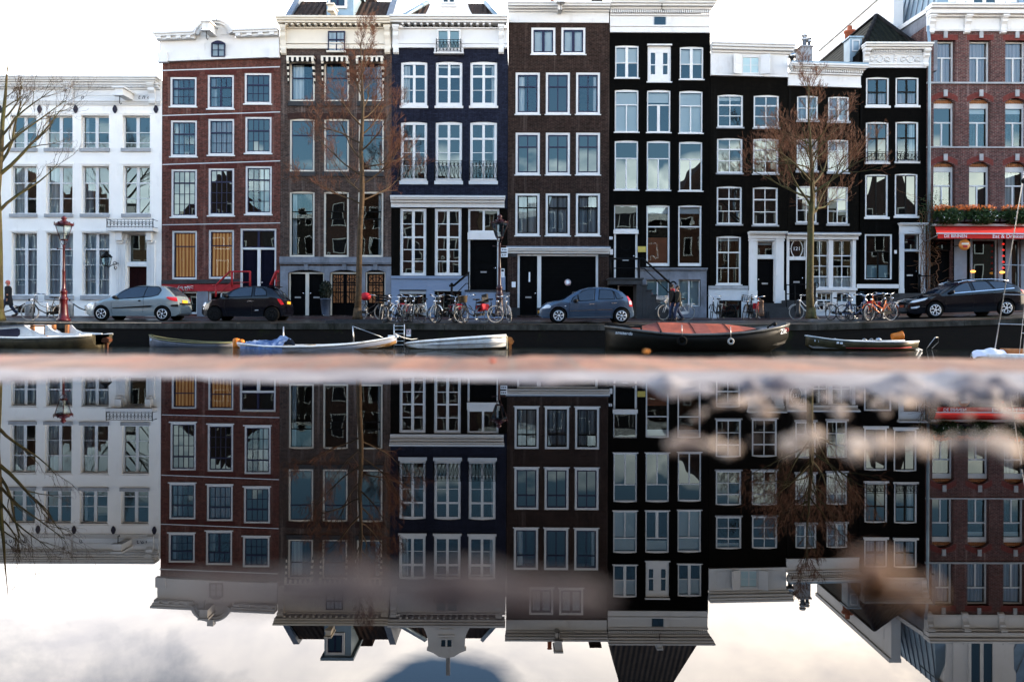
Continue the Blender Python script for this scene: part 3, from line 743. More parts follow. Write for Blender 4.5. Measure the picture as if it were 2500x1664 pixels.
# ================================================================== HOUSE 4: navy house with bell gable dormer
h = House('navy_brick_house', 'navy painted canal house with a white bell gable and pale blue plinth', Xp(955.5), Xp(1239), Zp(1100,112), M['navybrick'])
for (x0, x1) in ((1236,1470),(1546,1782),(1853,2092)):
    cur = {1236: [('left','whitecurtain',.28)], 1546: [('top','blind',.06)], 1853: [('right','whitecurtain',.14),('top','blind',.05)]}[x0]
    h.win(3, x0, 550, x1, 945, fw=.12, ft=.16, fb=.16, rise=.05, secs=((.31,2,1,.12),(.69,2,2,.12)), tr=.10, inset=.03, sill='white', sillh=.11, curtain=cur)
    h.win(3, x0-2, 1085, x1-2, 1612, fw=.12, ft=.16, fb=.13, rise=.05, secs=((.26,2,1,.12),(.74,2,3,.12)), tr=.09, inset=.03, sill='greywhite', sillh=.16, curtain=[('right','whitecurtain',.08)] if x0 > 1800 else ())
for (x0, x1) in ((1228,1461),(1537,1774)):
    h.win(4, x0, 288, x1, 885, fw=.13, secs=((.42,2,2,.13),(.58,2,3,.13)), tr=.07, mu=.035, inset=.04, sill=None, glass='oldglass')
h.win(4, 1225, 1012, 1460, 1275, fw=.05, frame='blackframe', secs=((1,3,1,.03),), inset=.14, sill=None, lab='dark basement window under a grey lintel')
h.win(4, 1535, 1022, 1775, 1275, fw=.05, frame='blackframe', secs=((1,3,1,.03),), inset=.14, sill=None, lab='dark basement window behind the stoop rail')
a, b, c, d = h.rect(4, 1833, 290, 2110, 1012); h.op.append((a,b,c,d,0))
z1, z2 = h.P(4,1900,492)[1], h.P(4,1900,565)[1]
h._win(a, b, z1-.04, d, fw=.09, secs=((1,2,1,.10),), inset=.06, sill=None, hole=False, name='transom_window', glass='oldglass')
fr = MB().box(a, a+.09, h.F+.06, h.F+.2, c, z2).box(b-.09, b, h.F+.06, h.F+.2, c, z2).box(a-.02, b+.02, h.F-.04, h.F+.2, z2+.004, z1-.045); fr.build('door_frame', M['white'], h.root)
h.door(None, a+.092, b-.092, c, z2, 'blackdoor', inset=.14, hole=False, handle='r')
ow = h.finish(.3, mats=[M['navybrick'], M['blacktar']])
zs4 = h.P(4,1600,285)[1]
for p in ow.data.polygons:
    if (ow.data.vertices[p.vertices[0]].co.z + h.root.location.z + ow.data.vertices[p.vertices[2]].co.z + h.root.location.z)/2 < zs4+.2: p.material_index = 1
for i, (x0, x1) in enumerate(((1228,1470),(1538,1780),(1846,2092))):
    X0, X1 = h.P(3,x0,1500)[0], h.P(3,x1,1500)[0]
    h.railing(X0, X1, h.P(3,1500,1590)[1], h.P(3,1500,1440)[1], .16, style='cross')
h.stack('shop_cornice', 4, [(1150,186,2165,200,.42), (1150,200,2162,216,.36), (1150,216,2158,240,.22), (1150,240,2158,280,.10)], M['white'])
h.band('shop_cornice_flashing', 4, 1150, 180, 2165, 186, .40, M['lead'])
def plp(mb):
    for (x0,x1,y0,y1) in ((1150,1224.5,915,1235),(1460.5,1534.5,915,1235),(1775.5,1832,915,1235),(1225,1460,915,1011.5),(1535,1775,915,1021.5),(2110.5,2165,890,1235)):
        a, b, c, d = h.rect(4, x0, y0, x1, y1); mb.box(a, b, h.F-.03, h.F+.02, c-.1 if y1 > 1200 else c, d)
h.stack('plinth', 4, [(1150,888,1831,914,.08)], M['blueplaster'], extra=plp)
h.band('lintel', 4, 1222, 1010, 1463, 1020, .05, M['darkstone']); h.band('lintel', 4, 1226, 1021, 1459, 1048, .02, M['lightstone'])
h.band('lintel', 4, 1533, 1014, 1777, 1023, .05, M['lightstone'])
# stoop
a, b, c, d = h.rect(4, 1822, 1012, 2165, 1245); mb = MB(); cz = h.P(4,2000,1012)[1]
mb.box(a, b, h.F-1.1, h.F-.035, -.1, cz-.12); st = mb.build('stoop', M['blueplaster'], h.root)
mb = MB().box(a-.04, b+.02, h.F-1.15, h.F-.035, cz-.118, cz-.04); mb.build('stoop_tread', M['darkstone'], h.root)
P4 = lambda x, y, yy: (WR(4,x,y,yy)[0], yy, WR(4,x,y,yy)[1])
ya = h.F-1.05; mb = MB()
mb.tube([P4(1838,862,ya),P4(1705,975,ya),P4(1665,975,ya)], .055, 6); mb.tube([P4(1688,970,ya),P4(1688,1230,ya)], .06, 6); mb.blob(P4(1688,968,ya), (.08,.08,.10), 8, 6)
mb.tube([P4(1838,955,ya),P4(1815,955,ya),P4(1750,1022,ya),P4(1700,1060,ya)], .022, 5); mb.tube([P4(1840,1045,ya),P4(1840,850,ya)], .035, 6)
mb.build('railing', M['blackiron'], h.root)
def k4(mb):
    a, b, c, d = h.rect(3, 1160, 262, 2185, 434); mb.box(a, b, h.F-.05, h.F+.06, c, d)
    a, b, c, d = h.rect(3, 1535, 436, 1793, 484); mb.box(a, b, h.F-.16, h.F+.02, c, d); mb.box(a-.02, b+.02, h.F-.25, h.F+.02, c-.04, c+.03)
h.stack('cornice', 3, [(1150,170,2185,188,.60), (1150,188,2182,206,.52), (1150,206,2178,226,.42), (1160,252,2185,263,.14), (1160,382,1548,396,.11), (1780,382,2185,396,.11), (1160,402,1548,432,.12), (1780,402,2185,432,.12)], M['white'],
        dent=[(1250,228,2075,243,.36,15,.34)], extra=k4)
h.console(3, 1170, 238, 1218, 486, .30, M['white']); h.console(3, 2106, 235, 2152, 484, .30, M['white'])
X0, X1, Z0, Z1 = h.rect(3, 1556, 268, 1772, 440)
h._win(X0, X1, Z0-.1, Z1, fw=.09, secs=((1,2,1,.12),), Y=h.F-.17, hole=False, inset=.03, sill=None, name='attic_window')
MB().box(X0+.1, X1-.1, h.F-.066, h.F-.052, Z0, Z1-.1).build('attic_curtain', M['frosted'], h.root)
h.railing(h.P(3,1556,430)[0], h.P(3,1772,430)[0], h.P(3,1600,474)[1], h.P(3,1600,374)[1], .30, style='cross')
# roof and bell gable
zt = h.P(3,1650,163)[1]; Pz = lambda x, y, Y: WR(3, x, y, Y)
xl, xr = h.P(3,1225,163)[0], h.P(3,2110,163)[0]; sl = .72
mb = MB(); H_ = 1.8; F = h.F
mb.add([(xl,F+.2,zt-.04),(xr,F+.2,zt-.04),(xr-H_*.42,F+2.9,zt+H_),(xl+H_*.56,F+2.9,zt+H_),(xl,F+8.8,zt-.04),(xr,F+8.8,zt-.04),(xr-H_*.42,F+6.2,zt+H_),(xl+H_*.56,F+6.2,zt+H_)],
       [(0,1,2,3),(5,4,7,6),(1,5,6,2),(4,0,3,7),(3,2,6,7)]).build('roof', M['brownrooftile'], h.root)
mb = MB(); off = Vector((0,-.06,.04))
for (p, q) in (((xl,F+.2,zt),(xl+H_*.56,F+2.9,zt+H_)), ((xr,F+.2,zt),(xr-H_*.42,F+2.9,zt+H_))):
    mb.tube([Vector(p)+off, Vector(q)+off], .13, 4)
mb.split('hip_flashing', M['zinc'], h.root)
gx = (h.P(3,1450,160)[0]+h.P(3,1868,160)[0])/2; gw = (h.P(3,1868,160)[0]-h.P(3,1450,160)[0])/2
prof = [(1.0,0),(1.03,.08),(1.0,.22),(.91,.40),(.84,.58),(.80,.76),(.78,1.15),(.84,1.22),(.84,1.30),(.55,1.42),(.34,1.58),(0,1.66)]
poly = [(gx+gw*a, zt+.02+b) for a, b in prof] + [(gx-gw*a, zt+.02+b) for a, b in prof[::-1][1:]]
gab = MB().prism(poly, F+.18, F+.42).build('bell_gable', M['white'], h.root)
h._win(gx-.32, gx+.32, zt+.72, zt+1.2, fw=.08, secs=((1,2,1,.09),), Y=F+.10, hole=False, inset=.02, sill=None, parent=gab)
MB().box(gx-.34, gx+.34, F+.12, F+.176, zt+.30, zt+.34).box(gx-.38, gx+.38, F+.10, F+.176, zt+.58, zt+.66).build('moulding', M['white'], gab)
MB().box(gx-.02, gx+.16, F+.22, F+.40, zt+1.6, zt+2.5).build('chimney', M['lightstone'], h.root)

# ================================================================== HOUSE 5: brown brick house with garage
h = House('garage_brick_house', 'dark brown brick canal house with navy sashes and black garage door under a white ledge', Xp(1239.5), Xp(1487), Zp(1360,55), M['darkbrownbrick'])
w5 = dict(fw=.10, sash='navyframe', sw=.06, inset=.02, sill='white', sillh=.05, sillout=.06, tr=.06, cm=.05)
for (x0, x1) in ((281,496),(548,763)):
    h.win(5, x0, 246, x1, 485, secs=((1,2,1,.13),), curtain=[('full','blind',1)], **w5)
for i, (x0, x1) in enumerate(((141,357),(410,625),(679,893))):
    h.win(5, x0, 646, x1, 1018, secs=((.31,2,1),(.69,2,1)), curtain=[[('left','whitecurtain',.32)],[],[('right','whitecurtain',.18)]][i], **w5)
    h.win(5, x0, 1181, x1, 1555, secs=((.31,2,1),(.69,2,1)), **w5)
w5['sash'] = 'blackframe'
for i, (x0, x1) in enumerate(((139,355),(409,625),(678,893))):
    h.win(6, x0, 153, x1, 528, secs=((.31,2,1),(.69,2,1)), curtain=[('full','netcurtain',1)], **w5)
a, b, c, d = h.rect(6, 158, 693, 876, 1238); h.op.append((a, b, c, d, 0))
h.finish(.25)
x1_, x2_ = h.P(6,335,900)[0], h.P(6,369,900)[0]
mb = MB(); y0 = h.F+.04; wj = .10
mb.box(a, a+wj, y0, y0+.15, c+.35, d-.09).box(x1_, x2_, y0, y0+.15, c+.35, d-.09).box(b-wj, b, y0, y0+.15, c+.35, d-.09).box(a, b, y0-.002, y0+.15, d-.088, d)
mb.build('door_frame', M['white'], h.root)
MB().box(a-.02, a+wj+.02, y0-.03, y0+.15, c, c+.347).box(x1_-.02, x2_+.02, y0-.03, y0+.15, c, c+.347).box(b-wj-.02, b+.02, y0-.03, y0+.15, c, c+.347).build('door_frame_base', M['darkstone'], h.root)
o = h.door(None, a+wj+.003, x1_-.003, c, d-.09, 'blackdoor', inset=.10, hole=False, handle='r', panels=((.08,.92,.72,.97),(.08,.92,.08,.30)))
hx = (a+x1_)/2+.08; MB().box(hx-.02, hx+.05, h.F+.06, h.F+.10, c+1.55, c+2.0).build('letter_plate', M['sign'], o)
mb = MB(); n = 14
for i in range(n):
    z0, z1 = c+(d-.09-c)*i/n, c+(d-.09-c)*(i+1)/n; mb.box(x2_+.003, b-wj-.003, h.F+.10, h.F+.16, z0+.012, z1); mb.box(x2_+.003, b-wj-.003, h.F+.12, h.F+.159, z0, z0+.012)
gd = mb.build('garage_door', M['blackdoor'], h.root)
h.stack('shop_cornice', 6, [(58,640,980,650,.34), (60,650,976,668,.26), (62,668,974,690,.14)], M['white'])
h.band('shop_cornice_flashing', 6, 58, 628, 980, 640, .30, M['lead'])
h.band('plinth', 6, 72, 1170, 157, 1300, .03, M['darkstone']); h.band('plinth', 6, 877, 1170, 972, 1300, .03, M['darkstone'])
h.band('stone_block', 6, 68, 694, 156, 716, .03, M['darkstone']); h.band('stone_block', 6, 878, 694, 972, 716, .03, M['darkstone'])
h.stack('cornice', 5, [(68,52,975,66,.55), (70,66,972,84,.48), (72,84,972,98,.34), (76,98,972,114,.16), (76,114,972,206,.06)], M['white'])
mb = MB(); X0, X1, Z0, Z1 = h.rect(5, 512, 100, 560, 70); X, Z = h.P(5, 535, 30)
h.hoist(X, Z, 'white', .9, .30, .50)
h.band('hoist_bracket', 5, 512, 60, 548, 132, .62, M['white'])
MB().box(Xp(1245), Xp(1483), FAC+.4, FAC+8, Zp(1360,57), Zp(1360,40)).build('roof', M['rooftile'], h.root)
X, Z = WR(5, 875, 40, FAC+3); MB().box(X-.25, X+.25, FAC+3, FAC+3.6, Z-1.5, Z+.35).box(X-.3, X+.3, FAC+2.95, FAC+3.65, Z+.35, Z+.45).build('chimney', M['darkbrownbrick'], h.root)
X, Z = WR(5, 468, 40, FAC+3); mb = MB().box(X-.3, X+.3, FAC+3, FAC+3.6, Z-1.5, Z+.1)
mb.build('chimney', M['darkbrownbrick'], h.root); MB().lathe([(.12,Z+.1),(.10,Z+.6),(.13,Z+.65)], (X,FAC+3.3,0), 10).build('chimney_pot', M['terracotta'], h.root)

# ================================================================== HOUSE 6: tall black house with stoop
h = House('tall_black_house', 'tall black canal house with white French windows and a grey stone basement behind a stoop', Xp(1487.5), Xp(1733), Zp(1610,75), M['blackbrick'])
def sl6(y): return 0
for i, (x0, x1, dy) in enumerate(((1028,1237,0),(1317,1524,5),(1603,1812,12))):
    if i == 1:
        X0, X1, Z0, Z1 = h.rect(5, x0, 412, x1, 728); o = h._win(X0, X1, Z0, Z1, fw=.06, ft=.06, fb=.06, secs=((.52,2,1,.36),(.48,2,1,.36)), tr=.05, inset=.03, sill='white', sillh=.06, lab='white double shutter doors with small panes')
        MB().box(X0+.063, X1-.063, h.F+.035, h.F+.058, Z0+.063, Z0+.35).box(X0+.063, X1-.063, h.F+.035, h.F+.058, Z1-.30, Z1-.063).box(X0+.063, X0+.15, h.F+.036, h.F+.058, Z0+.35, Z1-.3).box(X1-.15, X1-.063, h.F+.036, h.F+.058, Z0+.35, Z1-.3).build('door_panel', M['white'], o)
        MB().box(X0-.03, X1+.03, h.F-.12, h.F+.03, Z1+.004, Z1+.07).build('lintel', M['white'], h.root)
    else: h.win(5, x0, 405+dy, x1, 696+dy, fw=.06, ft=.12, rise=.03, secs=((.52,2,1,.13),(.48,2,1,.13)), tr=.04, inset=.03, sill='white', sillh=.05, curtain=[('top','blind',.5)])
for i, (x0, x1, dy) in enumerate(((1025,1235,0),(1311,1520,3),(1598,1806,10))):
    h.win(5, x0, 798+dy, x1, 1176+dy, fw=.06, ft=.12, rise=.04, secs=((.33,1,1),(.67,2,1,.05 if i != 1 else .13)), tr=.05, inset=.03, sill='white', sillh=.05, curtain=[('full','blind',1)] if i != 1 else [('top','blind',.25)])
    h.win(5, x0-2, 1250+dy, x1-3, 1690+dy, fw=.06, ft=.12, rise=.04, secs=((.34,1,1),(.66,2,1,.06)), tr=.05, inset=.03, sill='white', sillh=.05, glass='oldglass')
for i, (x0, x1) in enumerate(((1306,1512),(1589,1796))):
    o = h.win(6, x0, 259, x1, 800, fw=.07, ft=.10, fb=.14, rise=.03, secs=((.35,1,1),(.65,1,1)), tr=.05, inset=.03, sill=None, glass='oldglass', curtain=[('top','blind',.11)]+([('bottom','orangepanel',.46)] if i == 0 else []))
a, b, c, d = h.rect(6, 1018, 256, 1228, 905); h.op.append((a,b,c,d,0))
z1, z2 = h.P(6,1100,474)[1], h.P(6,1100,514)[1]
h._win(a, b, z1-.02, d, fw=.05, secs=((1,1,1),), inset=.06, sill=None, hole=False, name='transom_window', glass='oldglass')
MB().box(a, a+.09, h.F+.04, h.F+.2, c, z2).box(b-.09, b, h.F+.04, h.F+.2, c, z2).box(a-.03, b+.03, h.F-.05, h.F+.2, z2+.004, z1-.025).build('door_frame', M['white'], h.root)
o = h.door(None, a+.092, b-.092, c, z2, 'blackdoor', inset=.12, hole=False, handle='r', slot=True)
mx = (a+b)/2; MB().ring((mx, h.F+.12, c+1.55), .25, .02, 'y', 16, 5, a0=math.pi*1.1, a1=math.pi*1.9).build('door_moulding', M['blackiron'], o)
for (x0, x1) in ((1305,1510),(1591,1786)):
    h.win(6, x0, 920, x1, 1158, fw=.05, secs=((1,2,1,.07),), inset=.10, sill=None, curtain=[('full','frosted',1)], lab='basement window with frosted panels')
h.op.append(h.rect(6, 1050, 966, 1222, 1300)+(0,))
h.finish(.3)
MB().box(*h.rect(6,1052,968,1062,1260)[:2], h.F-.02, h.F+.1, *h.rect(6,1052,976,1062,1260)[2:]).box(*h.rect(6,1211,968,1221,1260)[:2], h.F-.02, h.F+.1, *h.rect(6,1211,976,1221,1260)[2:]).box(*h.rect(6,1052,966,1221,975)[:2], h.F-.021, h.F+.1, *h.rect(6,1052,966,1221,975)[2:]).build('basement_door_frame', M['white'], h.root)
h.door(6, 1063, 976, 1210, 1300, 'blackdoor', inset=.12, hole=False, handle=None, slot=False, lab='low basement door below the stoop')
def b6(mb):
    for (x0,x1,y0,y1) in ((1223,1304,840,1260),(1511,1590,840,1260),(1787,1840,840,1260),(1304.5,1510.5,840,919),(1590.5,1786.5,840,919),(1304.5,1510.5,1160,1260),(1590.5,1786.5,1160,1260)):
        a, b, c, d = h.rect(6, x0, y0, x1, y1); mb.box(a, b, h.F-.04, h.F+.02, c, d)
h.stack('stone_basement', 6, [(1218,816,1846,828,.16), (1221,828,1843,840,.10)], M['bluestone'], extra=b6)
# stoop: landing, stairs, rails
P6 = lambda x, y, yy: (WR(6,x,y,yy)[0], yy, WR(6,x,y,yy)[1])
ys = h.F-1.15; mb = MB(); zl = P6(1100,918,ys)[2]
x0, x1 = P6(985,920,ys)[0], P6(1272,920,ys)[0]
mb.box(x0, x1, ys, h.F-.005, zl-.22, zl); mb.box(x0-.05, x1+.05, ys-.06, h.F-.005, zl+.003, zl+.07)
mb.box(P6(1224,0,ys)[0], x1-.003, ys+.02, h.F-.045, -.1, zl-.223)
x = x1; n = 7; tw = (P6(1560,0,ys)[0]-x1)/n; rh = (zl-.12)/(n+1)
for i in range(n):
    zz = zl-rh*(i+1); mb.box(x+.003, x+tw, ys+.02, h.F-.045, -.15, zz-.07); mb.box(x-.03, x+tw+.03, ys-.03, h.F-.045, zz-.068, zz); x += tw
mb.build('stoop', M['darkstone'], h.root)
mb = MB()
mb.tube([P6(975,735,ys),P6(1275,735,ys),P6(1520,955,ys)], .05, 6); mb.tube([P6(985,820,ys),P6(1285,820,ys),P6(1515,1045,ys)], .025, 5)
for x in (985,1240): mb.tube([P6(x,915,ys),P6(x,728,ys)], .05, 6)
mb.tube([P6(1522,1150,ys),P6(1522,945,ys)], .06, 6); mb.ring(P6(1545,965,ys), .13, .035, 'y', 14, 6, a0=0, a1=math.pi)
mb.tube([P6(1012,905,ys),P6(1012,560,ys)], .03, 5) if False else None
mb.build('railing', M['blackiron'], h.root)
h.stack('cornice', 5, [(978,30,1915,42,.60), (980,42,1905,62,.52), (982,62,1890,80,.42), (982,80,1880,98,.24), (982,132,1872,146,.12), (982,146,1366,234,.05), (1484,146,1868,234,.05), (1366,146,1484,148,.06), (982,234,1868,244,.12), (982,246,1868,268,.08), (982,268,1868,296,.10)], M['white'], dent=[(986,102,1870,128,.22,52,.6)])
X0, X1, Z0, Z1 = h.rect(5, 1367, 149, 1483, 233)
h._win(X0, X1, Z0, Z1, fw=.03, frame='greywhite', secs=((1,1,1),), Y=h.F-.09, hole=False, inset=.02, sill=None, name='attic_window')
zt = h.P(5,1400,30)[1]; xl, xr = Xp(1492), Xp(1722); F = h.F
mb = MB(); H_ = 3.3; r0, r1 = W(1518,-60,F+3)[0], W(1650,-60,F+3)[0]
mb.add([(xl,F+.3,zt-.04),(xr,F+.3,zt-.04),(r1,F+3,zt+H_),(r0,F+3,zt+H_),(xl,F+8.6,zt-.04),(xr,F+8.6,zt-.04),(r1,F+5.5,zt+H_),(r0,F+5.5,zt+H_)], [(0,1,2,3),(5,4,7,6),(1,5,6,2),(4,0,3,7),(3,2,6,7)]).build('roof', tile_mat('grey_roof_tiles', (.045,.042,.042)), h.root)
mb = MB()
for q in (r0, r1): mb.tube([(q,F+3,zt+H_-.1),(q,F+3,zt+H_+.35)], .05, 6); mb.blob((q,F+3,zt+H_+.42), (.09,.09,.14), 8, 6)
mb.build('finial', M['lead'], h.root)
X, Z = h.P(5, 1430, 14); h.hoist(X, Z, 'greywhite', .5, .2, .3, hook=True)
# ================================================================== HOUSE 7: black house, white shuttered attic
h = House('shuttered_attic_house', 'low black canal house whose white attic storey has a window with open shutters', Xp(1733.5), Xp(1923), Zp(1830,188), M['blacktar'])
w7 = dict(fw=.075, inset=.03, sill='lightstone', sillh=.07, sillout=.05, mu=.035, tr=.06, rise=.05, cm=.035)
for i, (x0, x1) in enumerate(((96,284),(362,549))):
    h.win(7, x0, 697+i*4, x1, 938+i*4, secs=((.30,2,1),(.70,2,2)), curtain=[('top','blind',.12)] if i == 0 else [], glass='oldglass', **w7)
    h.win(7, x0-4, 1018+i*3, x1-4, 1276+i*4, secs=((.30,2,1),(.70,2,2)), glass='oldglass', **w7)
    h.win(8, x0-6, 44+i*5, x1-8, 324+i*6, secs=((.31,2,1),(.69,2,2)), **w7)
h.win(8, 88, 411, 269, 768, fw=.075, inset=.03, sill='white', sillh=.05, secs=((.32,2,1),(.68,2,2)), mu=.03, tr=.06, rise=.05, cm=.03, curtain=[('top','blind',.06)])
a, b, c, d = h.rect(8, 384, 447, 516, 893); h.op.append((a, b, c, d, 0))
h.win(8, 106, 886, 270, 1100, fw=.04, frame='blackframe', secs=((1,1,1),), inset=.12, sill=None, lab='dark opening in the white plaster base')
h.finish(.28)
zt0, zt1 = h.P(8,450,556)[1], h.P(8,450,580)[1]
h._win(a+.02, b-.02, zt0, d, fw=.05, secs=((1,1,1),), inset=.08, sill=None, hole=False, name='transom_window', curtain=[('top','blind',.2)])
h.door(None, a+.02, b-.02, c, zt1, 'blackdoor', inset=.12, hole=False, handle='l')
def port(mb):
    P = h.rect; F = h.F
    for (x0,x1) in ((326,378),(522,580)):
        A = P(8, x0, 430, x1, 900); mb.box(A[0], A[1], F-.10, F+.02, A[2], A[3]); mb.box(A[0]-.04, A[1]+.04, F-.14, F+.02, A[2]-.1, A[2]+.55); mb.box(A[0]-.03, A[1]+.03, F-.13, F+.02, A[3]-.12, A[3]-.04)
    A = P(8, 379, 430, 521, 446); mb.box(A[0], A[1], F-.06, F+.02, A[2], A[3])
    A = P(8, 379, 557, 521, 579); mb.box(A[0], A[1], F-.02, F+.2, A[2], A[3])
    mb.box(a-.10, a+.018, F-.03, F+.2, c, d-.002); mb.box(b-.018, b+.10, F-.03, F+.2, c, d-.002)
h.stack('door_surround', 8, [(316,383,596,392,.36), (319,392,593,402,.28), (322,402,590,430,.14)], M['white'], extra=port)
h.band('plinth', 8, 28, 778, 319, 802, .08, M['lightstone'])
mb = MB()
for (x0,x1,y0,y1) in ((28,105,802.5,1100),(271,319,802.5,1100),(105.3,270.7,802.5,885)):
    A = h.rect(8, x0, y0, x1, y1); mb.box(A[0], A[1], h.F-.04, h.F+.02, A[2], A[3])
mb.build('plaster_base', M['greywhite'], h.root)
P8 = lambda x, y, yy: (WR(8,x,y,yy)[0], yy, WR(8,x,y,yy)[1])
mb = MB(); ys = h.F-.5; A0, A1 = P8(350,900,ys)[0], P8(590,900,ys)[0]
mb.box(A0, A1, ys, h.F-.12, -.1, P8(450,905,ys)[2]); mb.box(P8(430,0,ys)[0], P8(640,0,ys)[0], ys-.4, ys-.003, -.1, P8(450,935,ys)[2]); mb.box(P8(445,0,ys)[0], P8(640,0,ys)[0], ys-.75, ys-.403, -.1, P8(450,968,ys)[2])
mb.build('stoop', M['darkstone'], h.root)
sl7 = -.024
h.stack('cornice', 7, [(40,336,648,350,.50), (42,350,645,366,.44), (44,366,642,384,.34), (46,384,630,400,.18), (44,400,612,566,.10), (100,418,232,548,.12), (476,418,575,548,.12), (44,556,612,569,.16)], M['white'], slope=sl7)
X0, X1, Z0, Z1 = h.rect(7, 268, 422, 402, 552)
h._win(X0, X1, Z0, Z1, fw=.06, secs=((1,2,2,.06),), Y=h.F-.16, hole=False, inset=.02, sill=None, name='attic_window')
MB().box(X0+.07, X1-.07, h.F-.109, h.F-.104, Z0+.07, Z1-.07).build('attic_room', M['frosted'], h.root)
for sx in (-1, 1):
    mb = MB(); wv = (X1-X0)*.52; mb.box(0, wv, -.02, .02, Z0-.02, Z1+.05); mb.box(.06, wv-.06, -.032, -.018, Z0+.06, (Z0+Z1)/2-.02); mb.box(.06, wv-.06, -.032, -.018, (Z0+Z1)/2+.04, Z1-.03)
    ang = R(24); xh = X0-.01 if sx < 0 else X1+.01
    mb.xf(Matrix.Translation((xh, h.F-.17, 0)) @ (Matrix.Rotation(ang, 4, 'Z') @ Matrix.Scale(-1, 4, (1,0,0)) if sx < 0 else Matrix.Rotation(-ang, 4, 'Z')))
    mb.build('shutter', M['white'], h.root)
MB().box(Xp(1740), Xp(1918), FAC+.4, FAC+8, Zp(1830,190), Zp(1830,140)).build('roof', M['rooftile'], h.root)

# ================================================================== HOUSE 8: number 121
h = House('oval_fanlight_house', 'small dark canal house with white shop front and number 121 in an oval fanlight', Xp(1923.5), Xp(2100), Zp(2010,205), M['blacktar'])
w8 = dict(fw=.065, inset=.03, sill='lightstone', sillh=.10, sillout=.06, mu=.03, tr=.05, rise=.04, cm=.035)
for i, (x0, x1) in enumerate(((683,837),(912,1066))):
    h.win(7, x0, 706+i*6, x1, 886+i*8, secs=((.5,2,1,.10),(.5,2,1,.10)), curtain=[('full','netcurtain',1)] if i == 0 else [('right','whitecurtain',.5),('left','pinkcurtain',.5)], **{**w8, 'tr': .03})
    h.win(7, x0-3, 1024+i*6, x1-4, 1258+i*9, secs=((.33,2,1),(.67,2,2)), curtain=[('full','pinkcurtain',1)], **w8)
    h.win(8, x0-6, 42+i*4, x1-8, 312+i*8, secs=((.33,2,1),(.67,2,2)), **w8)
a, b, c, d = h.rect(8, 622, 440, 745, 882); h.op.append((a, b, c, d, 0))
s1, s2 = h.rect(8, 790, 442, 912, 790), h.rect(8, 944, 442, 1088, 792)
for i, q in enumerate((s1, s2)): h._win(*q, fw=.04, secs=((.32,2,1),(.46,2,2),(.22,2,1)), mu=.03, tr=.05, cm=.035, inset=.03, sill=None, curtain=[('bottom','whitecurtain',.22)])
h.win(8, 828, 828, 940, 960, fw=.05, secs=((.42,3,1),(.58,2,2)), mu=.03, tr=.07, inset=.04, sill=None); h.win(8, 972, 828, 1062, 900, fw=.05, secs=((1,2,1),), inset=.05, sill=None)
h.finish(.25)
zq0, zq1 = h.P(8,690,568)[1], h.P(8,690,588)[1]
tw = h._win(a, b, zq0, d, fw=.045, secs=((1,1,1),), inset=.05, sill=None, hole=False, name='transom_window')
cx, cz = (a+b)/2, (zq0+d)/2; yy = h.F+.06
ov = MB(); pts = []
for i in range(25):
    q = 2*math.pi*i/24; pts.append((cx+.27*math.cos(q)*(1-.16*abs(math.sin(q))**2), yy, cz+.43*math.sin(q)*(1+.10*abs(math.sin(q))**6)))
ov.tube(pts, .022, 5); 
for s_ in (-1, 1): ov.tube([(cx+s_*.27,yy,cz),(cx+s_*((b-a)/2-.04),yy,cz)], .016, 4); ov.tube([(cx,yy,cz+s_*.46),(cx,yy,cz+s_*((d-zq0)/2-.03))], .018, 4)
ov.build('oval_tracery', M['white'], tw)
lm = text_mb('121', .24); lm.xf(Matrix.Translation((cx, h.F+.08, cz))); lm.build('house_number', M['sign'], tw)
h.door(None, a+.05, b-.05, c, zq1, 'blackdoor', inset=.10, hole=False, handle='r')
def shp(mb):
    F = h.F; A = lambda *q: h.rect(8, *q)
    for q, o in (((604,438,621.5,880),.06), ((745.5,438,789.5,800),.06), ((912.5,438,943.5,800),.06), ((1088.5,438,1112,800),.06), ((622,566,745,588.5),.02), ((790,791.5,1118,812),.16), ((765,812.3,1112,827.5),.06), ((765,828,827.5,1010),.05), ((940.5,828,971.5,1010),.05), ((1062.5,828,1112,1010),.05), ((828,960.5,940,1010),.05),((972,900.5,1062,1010),.05)):
        B = A(*q); mb.box(B[0], B[1], F-o, F+.03, B[2], B[3])
h.stack('shop_front', 8, [(597,396,1134,404,.34), (600,404,1130,412,.27), (603,412,1126,438,.14)], M['white'], extra=shp)
h.band('shop_cornice_flashing', 8, 597, 389, 1134, 396, .32, M['lead'])
mb = MB(); ys = h.F-.5; mb.box(P8(590,0,ys)[0], P8(770,0,ys)[0], ys, h.F-.07, -.1, P8(680,885,ys)[2]); mb.box(P8(600,0,ys)[0], P8(760,0,ys)[0], ys-.35, ys-.003, -.1, P8(680,925,ys)[2]); mb.build('stoop', M['darkstone'], h.root)
mb = MB(); ys = h.F-.85
mb.tube([P8(604,772,ys),P8(640,770,ys),P8(668,760,ys),P8(700,768,ys),P8(812,768,ys)], .022, 5); mb.tube([P8(604,838,ys),P8(812,836,ys)], .02, 5); mb.tube([P8(814,990,ys),P8(814,758,ys)], .05, 6)
mb.ring(P8(824,772,ys), .12, .022, 'y', 12, 5, a0=-math.pi*.7, a1=math.pi*.7); mb.tube([P8(604,990,ys),P8(604,765,ys)], .025, 5); mb.tube([P8(668,990,ys),P8(668,762,ys)], .02, 5)
mb.build('railing', M['blackiron'], h.root)
h.stack('cornice', 7, [(618,490,1180,502,.48), (622,502,1176,514,.42), (626,514,1168,522,.30), (616,546,1150,556,.18), (614,556,1148,640,.08), (614,628,1148,645,.14)], M['white'], dent=[(630,523,1160,543,.24,34,.6)], slope=-.028)
h.band('gutter', 7, 622, 476, 1180, 490, .46, M['zinc'], slope=-.028)
